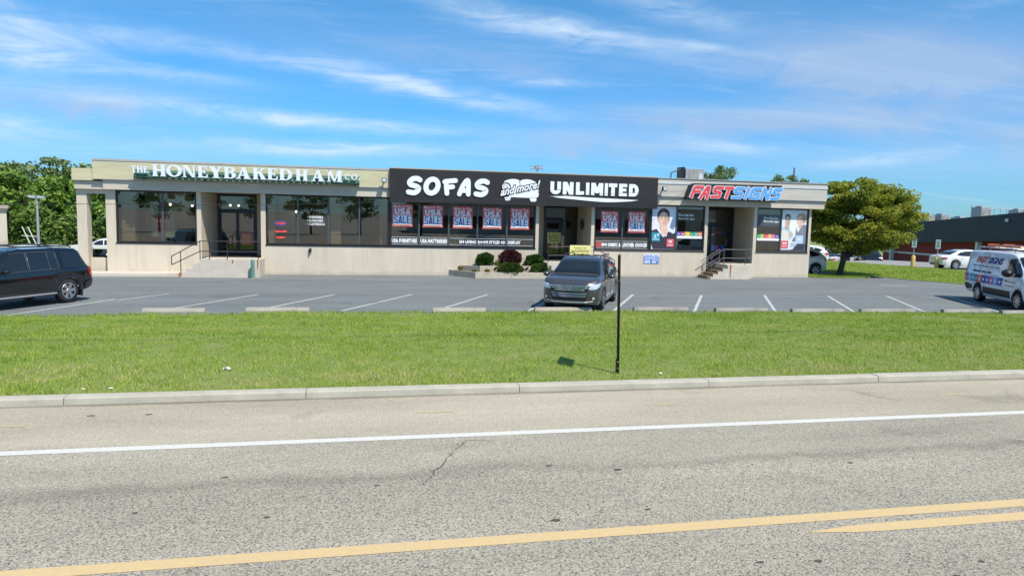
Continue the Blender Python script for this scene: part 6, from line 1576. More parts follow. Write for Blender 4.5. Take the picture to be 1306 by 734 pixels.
    def mirror(s, x, z, m, big=1.):
        for sd in (1, -1):
            y = sd * (s.side(x, z - .02)); mb = MB()
            prof = [(-.05, .02), (-.055, .075), (0, .085), (.07, .06), (.10, .01)]
            for_ = []
            n = 10
            vs = [(x + dx * big, y + sd * (.17 * big + r * 1.35 * big * math.cos(2 * math.pi * k / n)), z + .03 + r * big * 1.05 * math.sin(2 * math.pi * k / n)) for dx, r in prof for k in range(n)]
            mb.add(vs, [(i * n + k, i * n + (k + 1) % n, (i + 1) * n + (k + 1) % n, (i + 1) * n + k) for i in range(4) for k in range(n)] + [tuple(range(n)), tuple(range(5 * n - 1, 4 * n - 1, -1))])
            mb.tube([(x + .02, y - sd * .03, z - .04), (x + .02, y + sd * .12 * big, z)], .022, 6)
            mb.build('mirror', m, s.t, smooth=50)
    def arches(s, m, r=.028):
        sp = s.s; RA = sp['R'] + .06
        for ax in (sp['fa'], sp['ra']):
            for sd in (1, -1):
                pts = []
                for k in range(17):
                    a = math.pi * k / 16; x = ax + RA * math.cos(a); z = sp['R'] + RA * math.sin(a); pts.append((x, sd * (s.side(x, min(z + .02, 2)) - .004), z))
                MB().tube(pts, r, 6).build('wheel_arch', m, s.t, smooth=50)
    def place(s, x, y, heading, z=0):
        s.t.location = (x, y, z); s.t.rotation_euler = (0, 0, heading)

def paint(name, col, rough=.25, metal=.0): return mat(name, col, rough, metal, coat=1.0, spec=.5)
P_GREY = paint('paint_slate_grey', (.075, .074, .080), .26, .4)
P_BLACK = paint('paint_black', (.004, .0045, .006), .12)
P_VAN = paint('paint_van_white', (.68, .72, .78), .35)
P_PEARL = paint('paint_pearl', (.74, .74, .72), .3)
P_SILVER = paint('paint_silver', (.62, .64, .66), .35, .3)
UH = R(242)       # heading of cars standing nose-out in the slanted stalls

SUV = dict(w=[(-2.50, .62), (-2.46, .80), (-2.36, .89), (-2.1, .945), (-1.2, .965), (0, .965), (1.4, .965), (1.8, .95), (2.05, .90), (2.2, .83), (2.30, .74), (2.355, .62)],
           top=[(-2.50, .98), (-2.46, 1.06), (-2.38, 1.20), (-2.12, 1.60), (-1.95, 1.66), (-1.2, 1.715), (-.4, 1.73), (.15, 1.70), (.42, 1.64), (1.18, 1.18), (1.3, 1.15), (1.8, 1.11), (2.1, 1.05), (2.25, .99), (2.33, .93), (2.355, .87)],
           belt=[(-2.5, .92), (-2.3, 1.10), (-1.0, 1.06), (1.0, 1.03), (1.3, 1.03), (2.1, .95), (2.355, .78)],
           wr=[(-2.5, .60), (-2.36, .66), (-2.1, .66), (0, .675), (.45, .67), (1.18, .84), (1.3, .90), (2.0, .86), (2.355, .58)],
           bot=[(-2.5, .45), (-2.3, .30), (-1.2, .22), (2.0, .22), (2.355, .26)], fa=1.395, ra=-1.395, R=.375, track=.835)
def grey_suv():
    c = Car('parked_car', 'dark grey family SUV facing the road in front of the centre entrance', 'car', P_GREY, SUV); c.shell(); c.wheels(n=5)
    t = c.t
    c.toppatch('windscreen', M_CARGLASS, [1.15, .95, .75, .58, .46], [.93, .94, .95, .96, .96], .012)
    c.tsign = -1; c.toppatch('rear_window', M_CARGLASS, [-2.36, -2.25, -2.13], [.85, .88, .9], .012); c.tsign = 1
    c.sidepatch('side_window', M_CARGLASS, [(.98, 1.03, 1.08), (.80, 1.035, 1.22), (.40, 1.05, 1.52), (.12, 1.06, 1.58), (-.02, 1.06, 1.59)])
    c.sidepatch('side_window', M_CARGLASS, [(-.08, 1.065, 1.595), (-.9, 1.085, 1.595), (-1.02, 1.09, 1.59)])
    c.sidepatch('side_window', M_CARGLASS, [(-1.10, 1.10, 1.585), (-1.7, 1.13, 1.54), (-1.92, 1.20, 1.48)])
    for x, z0, z1, dx in ((1.05, .3, 1.0, .05), (-.05, .28, 1.06, 0), (-1.06, .45, 1.08, -.05)): c.seam(x, z0, z1, dx=dx)
    c.handle(.2, .93); c.handle(-.85, .95); c.mirror(.80, 1.06, P_GREY)
    c.arches(P_GREY, .02)
    for sd in (1, -1): MB().tube([(.25, sd * .62, 1.70), (.1, sd * .63, 1.765), (-1.5, sd * .63, 1.76), (-1.75, sd * .62, 1.69)], .018, 6).build('roof_rail', M_BLACKP, t)
    # nose: grille, lights, bumper
    X = 2.36
    c.sidepatch('headlight', M_HEAD, [(1.86, .90, .95), (2.05, .83, .94), (2.2, .76, .91), (2.32, .74, .87), (2.352, .74, .85)], off=.012, nz=5, step=.035)
    M_GR = mat('grille_black', (.008, .008, .009), .85)
    g = MB(); g.box(X - .02, X + .012, -.60, .60, .70, .865); go = g.build('grille', M_GR, t)
    for z, hh, ww in ((.85, .028, .60), (.785, .026, .58), (.72, .022, .50)): MB().tube([(X - .03, -ww - .06, z + .01), (X + .02, -ww + .08, z), (X + .035, 0, z - .006), (X + .02, ww - .08, z), (X - .03, ww + .06, z + .01)], hh * .8, 6).build('chrome_bar', M_CHROME, go)
    e = MB(); e.lathe_y([(0, .075), (.012, .075), (.012, .058), (0, .058)], 0, 0, 20); e.v = [(X + .035 + b, a, .79 + z * .8) for a, b, z in e.v]; e.build('emblem', M_CHROME, go)
    e = MB(); e.lathe_y([(0, .05), (.012, .05), (.012, .040), (0, .040)], 0, 0, 16); e.v = [(X + .036 + b, a * .6, .80 + z * .6) for a, b, z in e.v]; e.build('emblem', M_CHROME, go)
    l = MB(); l.prism_xz([(-.52, .385), (.52, .385), (.60, .64), (-.60, .64)], 0, .03); l.v = [(X - .015 + (.03 - b), a, z) for a, b, z in l.v]; lo = l.build('lower_grille', M_GR, t)
    for z, ww in ((.615, .575), (.56, .555), (.505, .535)): MB().tube([(X + .005, -ww, z), (X + .028, -ww * .6, z - .01), (X + .035, 0, z - .012), (X + .028, ww * .6, z - .01), (X + .005, ww, z)], .0135, 6).build('chrome_bar', M_CHROME, lo)
    MB().tube([(X - .08, -.74, .36), (X + .012, -.5, .315), (X + .03, 0, .305), (X + .012, .5, .315), (X - .08, .74, .36)], .03, 6).build('bumper_lip', mat('bumper_silver', (.30, .31, .33), .4, .5), t)
    for sd in (1, -1):
        MB().prism_xz([(-.07, -.10), (.06, -.07), (.06, .10), (-.03, .08)], 0, .03).build('x', M_BLACKP) if False else None
        f = MB(); f.tube([(X - .085, sd * .735, .46), (X - .055, sd * .75, .46)], .075, 12); f.build('fog_lamp', M_BLACKP, t); f = MB(); f.tube([(X - .07, sd * .745, .46), (X - .05, sd * .755, .46)], .045, 10); f.build('fog_lens', M_HEAD, t)
    for sd in (-1, 1): MB().tube([(1.2, sd * .35, 1.135), (1.0, sd * .05 + .2, 1.262)], .009, 5).build('wiper', M_BLACKP, t)
    MB().box(.60, .66, .12, .50, 1.535, 1.545).build('sun_strip', M_WHITE, t) if False else None
    MB().box(1.075, 1.085, .60, .70, 1.175, 1.225).build('sticker', mat('sticker_green', (.30, .45, .38), .5), t)
    c.sidepatch('taillight', M_TAIL, [(-2.40, 1.0, 1.12), (-2.2, 1.02, 1.14), (-2.0, 1.05, 1.12)], off=.01)
    c.place(7.19 - .469 * 1.395 * -1, 23.40 + .883 * 1.395, UH); c.t.scale = (1, 1.05, 1)
grey_suv()

BSUV = dict(w=[(-2.43, .66), (-2.40, .82), (-2.33, .89), (-2.1, .93), (0, .935), (1.5, .935), (1.9, .92), (2.2, .84), (2.33, .66)],
            top=[(-2.43, .70), (-2.40, .90), (-2.30, 1.16), (-2.02, 1.64), (-1.88, 1.72), (-1.2, 1.76), (0, 1.76), (.35, 1.72), (.55, 1.66), (1.15, 1.20), (1.3, 1.18), (2.0, 1.10), (2.25, 1.0), (2.33, .85)],
            belt=[(-2.43, .66), (-2.3, 1.08), (-2.1, 1.10), (1.1, 1.07), (2.2, .98), (2.33, .8)],
            wr=[(-2.43, .62), (-2.3, .70), (-1.9, .70), (.5, .71), (1.15, .82), (1.3, .88), (2.33, .62)],
            bot=[(-2.43, .52), (-2.2, .40), (-1.9, .34), (-1, .28), (2, .28), (2.33, .34)], fa=1.425, ra=-1.425, R=.385, track=.79)
def black_suv():
    c = Car('parked_car', 'black SUV with roof rails and alloy wheels cut off by the left photo edge', 'car', P_BLACK, BSUV); c.shell(); c.wheels(n=6, style='wide'); t = c.t
    c.toppatch('windscreen', M_CARGLASS, [1.12, .9, .7, .57], [.93, .94, .95, .96], .012)
    c.tsign = -1; c.toppatch('rear_window', M_CARGLASS, [-2.29, -2.18, -2.05], [.85, .88, .9], .012); c.tsign = 1
    w1 = c.sidepatch('side_window', M_CARGLASS, [(.98, 1.10, 1.14), (.6, 1.10, 1.46), (.38, 1.11, 1.60), (-.02, 1.11, 1.62)])
    w2 = c.sidepatch('side_window', M_CARGLASS, [(-.12, 1.12, 1.625), (-.78, 1.12, 1.625)]); w3 = c.sidepatch('side_window', M_CARGLASS, [(-.82, 1.12, 1.625), (-1.08, 1.13, 1.615)])
    c.sidepatch('side_window', M_CARGLASS, [(-1.27, 1.10, 1.63), (-1.86, 1.10, 1.60), (-2.0, 1.12, 1.50), (-2.17, 1.14, 1.22)])
    M_T = mat('window_trim', (.16, .17, .18), .35, .6)
    for sd in (1, -1):
        for pts in (((.4, 1.62), (-.06, 1.64), (-.06, 1.09), (.98, 1.07)), ((-.11, 1.64), (-1.08, 1.635), (-1.11, 1.11), (-.11, 1.09), (-.11, 1.64)), ((-.80, 1.63), (-.80, 1.11))):
            P3 = []
            for (a, b), (a2, b2) in zip(pts[:-1], pts[1:]):
                for k in range(5):
                    x, z = a + (a2 - a) * k / 5, b + (b2 - b) * k / 5; P3.append((x, sd * (c.side(x, z) + .008), z))
            x, z = pts[-1]; P3.append((x, sd * (c.side(x, z) + .008), z)); MB().tube(P3, .011, 5).build('window_trim', M_T, t)
        MB().tube([(.35, sd * .62, 1.72), (.25, sd * .63, 1.80), (-1.6, sd * .63, 1.81), (-1.8, sd * .62, 1.74)], .022, 6).build('roof_rail', mat('rail_dark_grey', (.06, .06, .065), .4, .5), t)
        MB().box(-.95, .95, sd * .88 - .09, sd * .88 + .09, .335, .375).build('side_step', mat('step_alu', (.50, .50, .50), .4, .6), t)
    for x in (-.1, -1.3): MB().tube([(x, -.63, 1.80), (x, 0, 1.815), (x, .63, 1.80)], .018, 6).build('roof_bar', MATS['rail_dark_grey'], t)
    for x, z0, z1, dx in ((-.09, .36, 1.09, 0), (-1.14, .75, 1.62, .02), (1.0, .36, 1.05, .05)): c.seam(x, z0, z1, dx=dx)
    c.handle(.12, .98, m=M_BLACKP, L_=.22); c.handle(-.98, 1.0, m=M_BLACKP, L_=.2); c.mirror(.80, 1.10, P_BLACK, 1.15); c.arches(P_BLACK, .045)
    c.sidepatch('taillight', M_TAIL, [(-2.39, .84, .92), (-2.34, .80, 1.08), (-2.27, .80, 1.16), (-2.20, .90, 1.18)], off=.012)
    MB().tube([(-2.30, -.80, .55), (-2.45, -.5, .55), (-2.47, 0, .55), (-2.45, .5, .55), (-2.30, .80, .55)], .10, 8).build('rear_bumper', P_BLACK, t, smooth=50)
    c.sidepatch('bumper_corner', P_BLACK, [(-2.41, .46, .72), (-2.25, .44, .70), (-2.0, .42, .62)], off=.03)
    MB().tube([(-2.44, -.2, .96), (-2.44, .2, .96)], .03, 6).build('plate_lamp', M_CHROME, t)
    for sd in (1, -1): MB().tube([(1.9, sd * .82, .95), (2.3, sd * .62, .92)], .07, 8).build('headlight', M_HEAD, t)
    for sd in (1, -1): MB().box(-1.95, -1.90, sd * .80 - .11, sd * .80 + .11, .18, .46).build('mud_flap', M_RUBBER, t)
    fx, fy = math.cos(UH), math.sin(UH)
    # rear left wheel stands at (-9.12, 25.24)
    lx, ly = -fy, fx
    c.place(-9.14 - lx * .79 + fx * 1.425, 25.30 - ly * .79 + fy * 1.425, UH)
black_suv()

VAN = dict(w=[(-2.88, .90), (-2.84, .98), (-2.6, 1.02), (0, 1.03), (1.9, 1.03), (2.2, .99), (2.45, .88), (2.58, .70), (2.62, .56)],
           top=[(-2.88, 1.75), (-2.85, 1.95), (-2.70, 2.06), (-1, 2.10), (.6, 2.09), (.95, 2.05), (1.15, 1.96), (1.85, 1.32), (1.98, 1.26), (2.4, 1.10), (2.55, 1.0), (2.62, .85)],
           belt=[(-2.88, 1.2), (-2.6, 1.24), (1.3, 1.24), (1.9, 1.14), (2.5, .92), (2.62, .78)],
           wr=[(-2.88, .84), (-2.7, .86), (.9, .86), (1.2, .86), (1.85, .90), (2.1, .90), (2.62, .5)],
           bot=[(-2.88, .50), (-2.6, .36), (2.2, .30), (2.62, .34)], fa=1.60, ra=-1.60, R=.35, track=.88)
def sign_van():
    c = Car('work_van', 'white work van with coloured lettering and roof ladders, cut off by the photo edge', 'van', P_VAN, VAN); c.shell(); c.wheels(n=8, style='spoke'); t = c.t
    c.toppatch('windscreen', M_CARGLASS, [1.82, 1.6, 1.4, 1.22, 1.17], [.94, .94, .95, .95, .95], .012)
    c.sidepatch('side_window', M_CARGLASS, [(1.72, 1.22, 1.32), (1.45, 1.22, 1.62), (1.22, 1.20, 1.84), (1.0, 1.18, 1.88), (.74, 1.16, 1.86), (.66, 1.18, 1.80)])
    c.mirror(1.36, 1.32, M_BLACKP, 1.7)
    c.sidepatch('lower_cladding', M_BLACKP, [(1.10, .40, .66), (0, .40, .66), (-1.1, .40, .66)], off=.015, step=.2); c.sidepatch('lower_cladding', M_BLACKP, [(-2.08, .50, .66), (-2.5, .44, .70), (-2.86, .48, .70)], off=.018)
    c.sidepatch('front_bumper', M_BLACKP, [(2.12, .36, .66), (2.4, .36, .68), (2.55, .36, .66), (2.61, .38, .62)], off=.02)
    c.arches(M_BLACKP, .035)
    c.sidepatch('headlight', M_HEAD, [(2.15, .92, 1.02), (2.4, .80, .98), (2.56, .76, .92)], off=.012)
    c.sidepatch('taillight', M_TAIL, [(-2.865, .95, 1.45), (-2.80, .95, 1.45)], off=.012)
    for x, z0, z1 in ((.56, .45, 1.92), (1.86, .5, 1.2), (-1.0, .68, 1.95)): c.seam(x, z0, z1)
    c.handle(.74, 1.03, m=M_BLACKP); c.handle(.44, 1.05, m=M_BLACKP)
    MB().box(2.60, 2.645, -.5, .5, .62, .86).build('grille', M_BLACKP, t); MB().tube([(2.50, -.78, .45), (2.66, -.4, .45), (2.66, .4, .45), (2.50, .78, .45)], .10, 8).build('bumper', M_BLACKP, t, smooth=50)
    for sd in (1, -1): MB().tube([(-1.1, sd * .93, .30), (1.1, sd * .93, .30)], .035, 6).build('side_step', M_GALV, t)
    # side lettering: right-hand side of the van
    def lay(o, zslope=True):
        n = len(o.data.vertices); a = np.empty(n * 3, 'f'); o.data.vertices.foreach_get('co', a); a = a.reshape(-1, 3)
        y0 = a[:, 1].max(); a[:, 1] = [-(c.side(float(x), float(z)) + .004) + (y - y0) for x, y, z in a]; o.data.vertices.foreach_set('co', a.ravel()); o.data.update()
    RD = mat('van_red', (.60, .03, .05), .4); BL = mat('van_navy', (.02, .03, .20), .4); GY = mat('van_grey_print', (.28, .32, .42), .5)
    lay(text('lettering', 'FAST', -2.02, -1.02, 1.58, 1.84, 0, RD, t, bold=.05, depth=.004, shear=.3)); lay(text('lettering', 'SIGNS', -1.00, .22, 1.58, 1.84, 0, BL, t, bold=.05, depth=.004, shear=.3))
    lay(text('lettering', 'More than fast. More than signs.', -2.2, .1, 1.40, 1.50, 0, GY, t, bold=.02, depth=.003, res=1)); 
    mb = MB(); scribble(mb, -2.1, -.5, 1.20, .08, 0, 0, 61); lay(mb.build('lettering', BL, t))
    mb = MB(); scribble(mb, .72, 1.5, .98, .06, 0, 0, 62); scribble(mb, .72, 1.3, .84, .05, 0, 0, 63); lay(mb.build('lettering', GY, t))
    x = -2.72
    for i, (w_, col) in enumerate(((.28, 'magenta'), (.34, 'cyan'), (.30, 'teal'), (.22, 'blue'), (.36, 'orange'), (.30, 'navy'), (.34, 'blue'), (.30, 'pink'), (.34, 'cyan'), (.36, 'blue'))):
        mb = MB(); mb.box(x, x + w_ / 2, 0, .004, .80, 1.10); mb.box(x + w_ / 2, x + w_, 0, .004, .80, 1.10); mb.box(x + w_ * .3, x + w_ * .7, -.003, .001, .89, .99, 1); mb.v = [(p_, q_ - 1.036, r_) for p_, q_, r_ in mb.v]
        (mb.build('colour_square', [mat(f'print_sq_{col}', lin(CL[col]), .5), M_LETTER], t)); x += w_ + .004
    # roof rack
    for yy in (-.70, .70): MB().tube([(-2.5, yy, 2.20), (.7, yy, 2.20)], .025, 6).build('rack_rail', M_GALV, t)
    for x in (-2.4, -1.4, -.4, .6):
        MB().tube([(x, -.72, 2.08), (x, -.72, 2.20), (x, .72, 2.20), (x, .72, 2.08)], .022, 6).build('rack_bar', M_GALV, t)
    th = math.atan2(22.15 - 25.07, 23.98 - 25.19)
    fx, fy = math.cos(th), math.sin(th); rx, ry = fy, -fx
    # middle of the right-hand wheels at (24.6, 23.6)
    cx, cy = 24.62 - rx * .93, 23.68 - ry * .93
    cx -= .05; cy -= .12; c.place(cx, cy, th); t.scale = (1.03, 1.03, 1.02)
    # ladders lying on the rack
    for k, (yy, l) in enumerate(((-.42, 'orange ended ladder nearest the camera on the roof rack of the white van'), (.15, 'ladder on the far side of the roof rack of the white van'))):
        q = thing('ladder', l, 'ladder', (0, 0, 0), 'ladders on the van roof'); m = mat('ladder_orange', (.62, .16, .05), .5)
        for s2 in (0, .34):
            MB().box(-2.35, .25, yy + s2 - .02, yy + s2 + .02, 2.228, 2.30).build('stile', m if s2 == 0 and k == 0 else M_GALV, q)
        for i in range(9): MB().tube([(-2.2 + i * .29, yy, 2.264), (-2.2 + i * .29, yy + .34, 2.264)], .014, 5).build('rung', M_GALV, q)
        for xx in (-2.35, .19): MB().box(xx, xx + .08, yy - .03, yy + .37, 2.302, 2.33).build('end_cap', m, q)
        q.location = (cx, cy, 0); q.rotation_euler = (0, 0, th); q.scale = (1.03, 1.03, 1.02)
sign_van()

SEDAN = dict(w=[(-2.38, .62), (-2.32, .78), (-2.1, .87), (0, .91), (1.5, .90), (2.0, .84), (2.25, .70), (2.33, .58)],
             top=[(-2.38, .90), (-2.3, 1.0), (-1.75, 1.06), (-1.05, 1.36), (-.6, 1.43), (0, 1.45), (.3, 1.40), (1.05, 1.02), (1.2, .99), (2.0, .84), (2.33, .66)],
             belt=[(-2.38, .84), (-1.7, .98), (-1, .95), (1, .90), (2.33, .6)], wr=[(-2.38, .58), (-1.8, .74), (-1.05, .58), (0, .60), (.3, .60), (1.05, .76), (1.2, .80), (2.33, .52)],
             bot=[(-2.38, .34), (-2, .24), (2, .22), (2.33, .28)], fa=1.38, ra=-1.38, R=.325, track=.79)
def sedan(label, p, x, y, hd, group=None, z=0, name='parked_car'):
    c = Car(name, label, 'car', p, SEDAN, group); c.shell(); c.wheels(n=7); t = c.t
    c.toppatch('windscreen', M_CARGLASS, [1.02, .7, .36], [.93, .94, .95], .012); c.tsign = -1; c.toppatch('rear_window', M_CARGLASS, [-1.72, -1.4, -1.08], [.9, .92, .93], .012); c.tsign = 1
    c.sidepatch('side_window', M_CARGLASS, [(.85, .94, .99), (.3, .96, 1.30), (.0, .965, 1.335)]); c.sidepatch('side_window', M_CARGLASS, [(-.06, .97, 1.335), (-.6, .98, 1.32), (-.95, .99, 1.24), (-1.25, 1.02, 1.08)])
    c.sidepatch('taillight', M_TAIL, [(-2.355, .72, .86), (-2.2, .74, .88), (-2.04, .78, .88)], off=.022, nz=6, step=.02); c.sidepatch('headlight', M_HEAD, [(1.95, .66, .74), (2.2, .60, .70), (2.31, .58, .66)], off=.012)
    for xx in (1.0, -.03, -1.0): c.seam(xx, .3, .92)
    c.handle(.15, .84); c.handle(-.85, .86); c.mirror(.72, .96, p)
    MB().box(-2.40, -2.37, -.16, .16, .62, .74).build('number_plate', M_WHITE, t); MB().box(-2.396, -2.36, -.5, .5, .36, .44).build('bumper_strip', M_BLACKP, t)
    c.place(x, y, hd, z)
HATCH = dict(w=[(-2.20, .62), (-2.16, .78), (-2.05, .86), (-1.8, .91), (0, .92), (1.5, .91), (1.9, .86), (2.2, .70), (2.30, .58)],
             top=[(-2.20, .95), (-2.15, 1.08), (-2.02, 1.20), (-1.7, 1.50), (-1.4, 1.60), (-.6, 1.66), (.1, 1.64), (.35, 1.58), (1.1, 1.12), (1.3, 1.08), (2.0, .95), (2.30, .74)],
             belt=[(-2.2, .9), (-2.0, 1.14), (-1.4, 1.08), (1, .98), (2.3, .68)], wr=[(-2.2, .58), (-2.0, .68), (-1.4, .62), (.3, .64), (1.1, .8), (1.3, .84), (2.3, .52)],
             bot=[(-2.2, .44), (-2.0, .30), (2, .24), (2.3, .3)], fa=1.33, ra=-1.36, R=.35, track=.80)
def hatch(label, p, x, y, hd, group=None, z=0, name='parked_car'):
    c = Car(name, label, 'car', p, HATCH, group); c.shell(); c.wheels(n=5, style='wide'); t = c.t
    c.toppatch('windscreen', M_CARGLASS, [1.08, .7, .40], [.93, .94, .95], .012); c.tsign = -1; c.toppatch('rear_window', M_CARGLASS, [-2.0, -1.85, -1.68], [.85, .88, .9], .012); c.tsign = 1
    c.sidepatch('side_window', M_CARGLASS, [(.9, 1.03, 1.08), (.35, 1.04, 1.46), (.0, 1.06, 1.52)]); c.sidepatch('side_window', M_CARGLASS, [(-.06, 1.06, 1.525), (-.9, 1.09, 1.50)]); c.sidepatch('side_window', M_CARGLASS, [(-.98, 1.11, 1.48), (-1.3, 1.14, 1.42), (-1.62, 1.22, 1.30)])
    c.sidepatch('taillight', M_TAIL, [(-2.15, .86, .98), (-2.05, .86, 1.04), (-1.88, .92, 1.02)], off=.022, nz=6, step=.02); c.sidepatch('headlight', M_HEAD, [(1.8, .82, .88), (2.1, .72, .84), (2.26, .68, .76)], off=.012)
    for xx in (1.0, -.03, -1.0): c.seam(xx, .3, .98)
    c.arches(M_BLACKP, .022); c.handle(.15, .88); c.mirror(.75, 1.04, p); MB().tube([(-2.1, -.75, .5), (-2.22, 0, .5), (-2.1, .75, .5)], .08, 8).build('rear_bumper', M_BLACKP, t)
    c.place(x, y, hd, z)
hatch('white crossover half hidden behind the right end of the shops, tail light showing', P_PEARL, 24.05 + 1.6, 39.6, R(180), z=-.06)
hatch('second white car farther back between the shop corner and the tree', P_PEARL, 38.6, 57.5, R(150), z=-.5)
sedan('white four door sedan parked on the far lot before the dark building', P_PEARL, 43.6, 44.8, R(-8), z=-.02)
hatch('dark car with red lights under the right side of the tree, before the red wall', P_BLACK, 44.9, 56.8, R(60), z=-.84)
sedan('dark blue car seen past the left side of the tree trunk', paint('paint_navy', (.02, .03, .07)), 40.6, 57.6, R(170), z=-.55)
sedan('pale car seen just left of the tree trunk', P_SILVER, 42.8, 57.8, R(20), z=-.85)
sedan('black car seen through the porch opening at the left end of the shops', P_BLACK, -16.6, 53.5, R(200), z=-.93)
hatch('silver car parked deep in the left lot behind the porch', P_SILVER, -18.9, 60, R(190), z=-.93)

# ================================================================== CAR PARK FURNITURE
def wheel_stops():
    lab = ['concrete wheel stop at the far left, beside the black SUV', 'concrete wheel stop second from the left, in an empty stall', 'concrete wheel stop in the empty stall left of the dark grey SUV', 'concrete wheel stop under the nose of the dark grey SUV', 'concrete wheel stop just right of the brown post',
           'concrete wheel stop second to the right of the brown post', 'concrete wheel stop in the third stall right of the brown post', 'dirty concrete wheel stop in the stall left of the white van', 'concrete wheel stop directly in front of the white van', 'concrete wheel stop cut by the right photo edge under the van nose']
    M_ST = mat('stop_concrete', (.44, .41, .35), .95, col2=(.33, .31, .27), vscale=3, bump=.4)
    mats_ = [M_ST, M_ST, M_ST, mat('stop_tan', (.46, .40, .32), .9, col2=(.33, .29, .23), vscale=3, bump=.3), M_CONCD, M_CONCD, M_CONCD, M_CONCD, M_CONCD, M_CONCD]
    x = [(-6.17, -4.45, 22.42), (-3.32, -1.48, 22.5), (2.27, 3.95, 22.25), (5.58, 7.48, 22.3), (8.96, 10.88, 22.25), (11.77, 13.7, 21.98), (14.44, 16.43, 21.68), (17.03, 19.15, 21.55), (20.18, 22.13, 21.35), (22.3, 24.2, 20.98)]
    base = None
    for i, (a, b, y) in enumerate(x):
        t = thing('wheel_stop', lab[i], 'wheel stop', ((a + b) / 2, y, -.012), 'concrete wheel stops along the grass')
        if base is None:
            mb = MB(); L_ = .92; prof = [(-.09, 0), (-.10, .06), (-.065, .155), (.065, .155), (.10, .06), (.09, 0)]
            n = 6; mb.add([(-L_, p, q) for p, q in prof] + [(-L_ + .03, p * .9, q) for p, q in prof] + [(L_ - .03, p * .9, q) for p, q in prof] + [(L_, p * .98, q * .98) for p, q in prof],
                          [tuple(range(n))] + [(k * n + i2, k * n + n + i2, k * n + n + (i2 + 1) % n, k * n + (i2 + 1) % n) for k in range(3) for i2 in range(n)] + [tuple(range(4 * n - 1, 3 * n - 1, -1))])
            base = [mb.build('bar', mats_[i])]
            base[0].data.materials.clear(); base[0].data.materials.append(mats_[i])
            for xx in (-.55, .55):
                base.append(MB().tube([(xx, 0, .13), (xx, 0, .161)], .022, 8).build('spike', M_RUST))
            for p in base: p.parent = t
            bs = base
        else:
            bs = []
            for p in base:
                q = p.copy(); C.objects.link(q); q.parent = t; bs.append(q)
            bs[0].material_slots[0].link = 'OBJECT'; bs[0].material_slots[0].material = mats_[i]
        t.location.y += .2; t.scale = ((b - a) / 1.84, 1, 1); t.rotation_euler = (0, 0, R(random.uniform(-1.2, 1.2)) - R(1.5))
wheel_stops()
def sign_post():
    t = thing('sign_post', 'dark brown steel post on the grass, its square sign seen edge on', 'sign post', (4.85, 12.84, .1))
    m = mat('post_brown', (.020, .011, .010), .6, var=.3, vscale=8)
    x, y = 4.84, 12.82
    # U-channel with a slight lean
    mb = MB(); k = -.025
    def lean(z): return x + (z - .1) * k
    prof = [(-.026, -.016), (-.019, -.016), (-.014, .014), (.014, .014), (.019, -.016), (.026, -.016), (.026, -.010), (.021, -.010), (.017, .022), (-.017, .022), (-.021, -.010), (-.026, -.010)]
    n = len(prof); vs = []
    for z in (.0, .45, 1.2, 2.38): vs += [(lean(z) + p, y + q, z) for p, q in prof]
    mb.add(vs, [(i * n + j, i * n + (j + 1) % n, (i + 1) * n + (j + 1) % n, (i + 1) * n + j) for i in range(3) for j in range(n)] + [tuple(range(3 * n, 4 * n))]); mb.build('post', m, t)
    MB().box(x - .028, x + .03, y + .023, y + .05, -.05, .40).build('ground_stub', m, t)
    for z in (.22, .34, 1.9, 2.3): MB().tube([(lean(z), y - .026, z), (lean(z), y + .03, z)], .011, 6).build('bolt', M_GALV, t)
    # sign plate: its plane holds the camera's view line, so it shows as an edge
    d = Vector((.352, .936)); nn = Vector((-d.y, d.x)); c = Vector((lean(2.1) + .004, y)); hw = .36
    mb = MB(); q = [c - d * hw - nn * .009, c + d * hw - nn * .009, c + d * hw + nn * .009, c - d * hw + nn * .009]
    mb.prism_xy([tuple(p) for p in q], 1.77, 2.39); mb.build('sign_plate', m, t)
sign_post()
def litter(x, y, label, s, col, seed):
    t = bpy.data.objects
    r = random.Random(seed); mb = MB(); n = 5; z = lawn_z(x, y) + .02
    vs = [((i / (n - 1) - .5) * s * 2, (j / (n - 1) - .5) * s * 1.3, r.uniform(0, s * .8)) for j in range(n) for i in range(n)]
    mb.add(vs, [(j * n + i, j * n + i + 1, (j + 1) * n + i + 1, (j + 1) * n + i) for j in range(n - 1) for i in range(n - 1)])
    o = mb.build('litter', mat(f'paper_{col[0]}', col, .7)); o.location = (x, y, z); md = o.modifiers.new('t', 'SOLIDIFY'); md.thickness = .004
    tag(o, label, 'litter', 'scraps of litter on the grass')
litter(-2.37, 13.83, 'crumpled bluish white scrap of paper in the middle of the left lawn', .065, (.55, .62, .72), 1); litter(-4.33, 12.55, 'small white scrap by the kerb, the left of a pair', .026, (.80, .80, .80), 2); litter(-3.93, 12.56, 'small white scrap by the kerb, the right of a pair', .026, (.80, .80, .80), 3)
litter(5.66, 12.68, 'small white scrap on the grass right of the brown post', .028, (.80, .80, .80), 4)

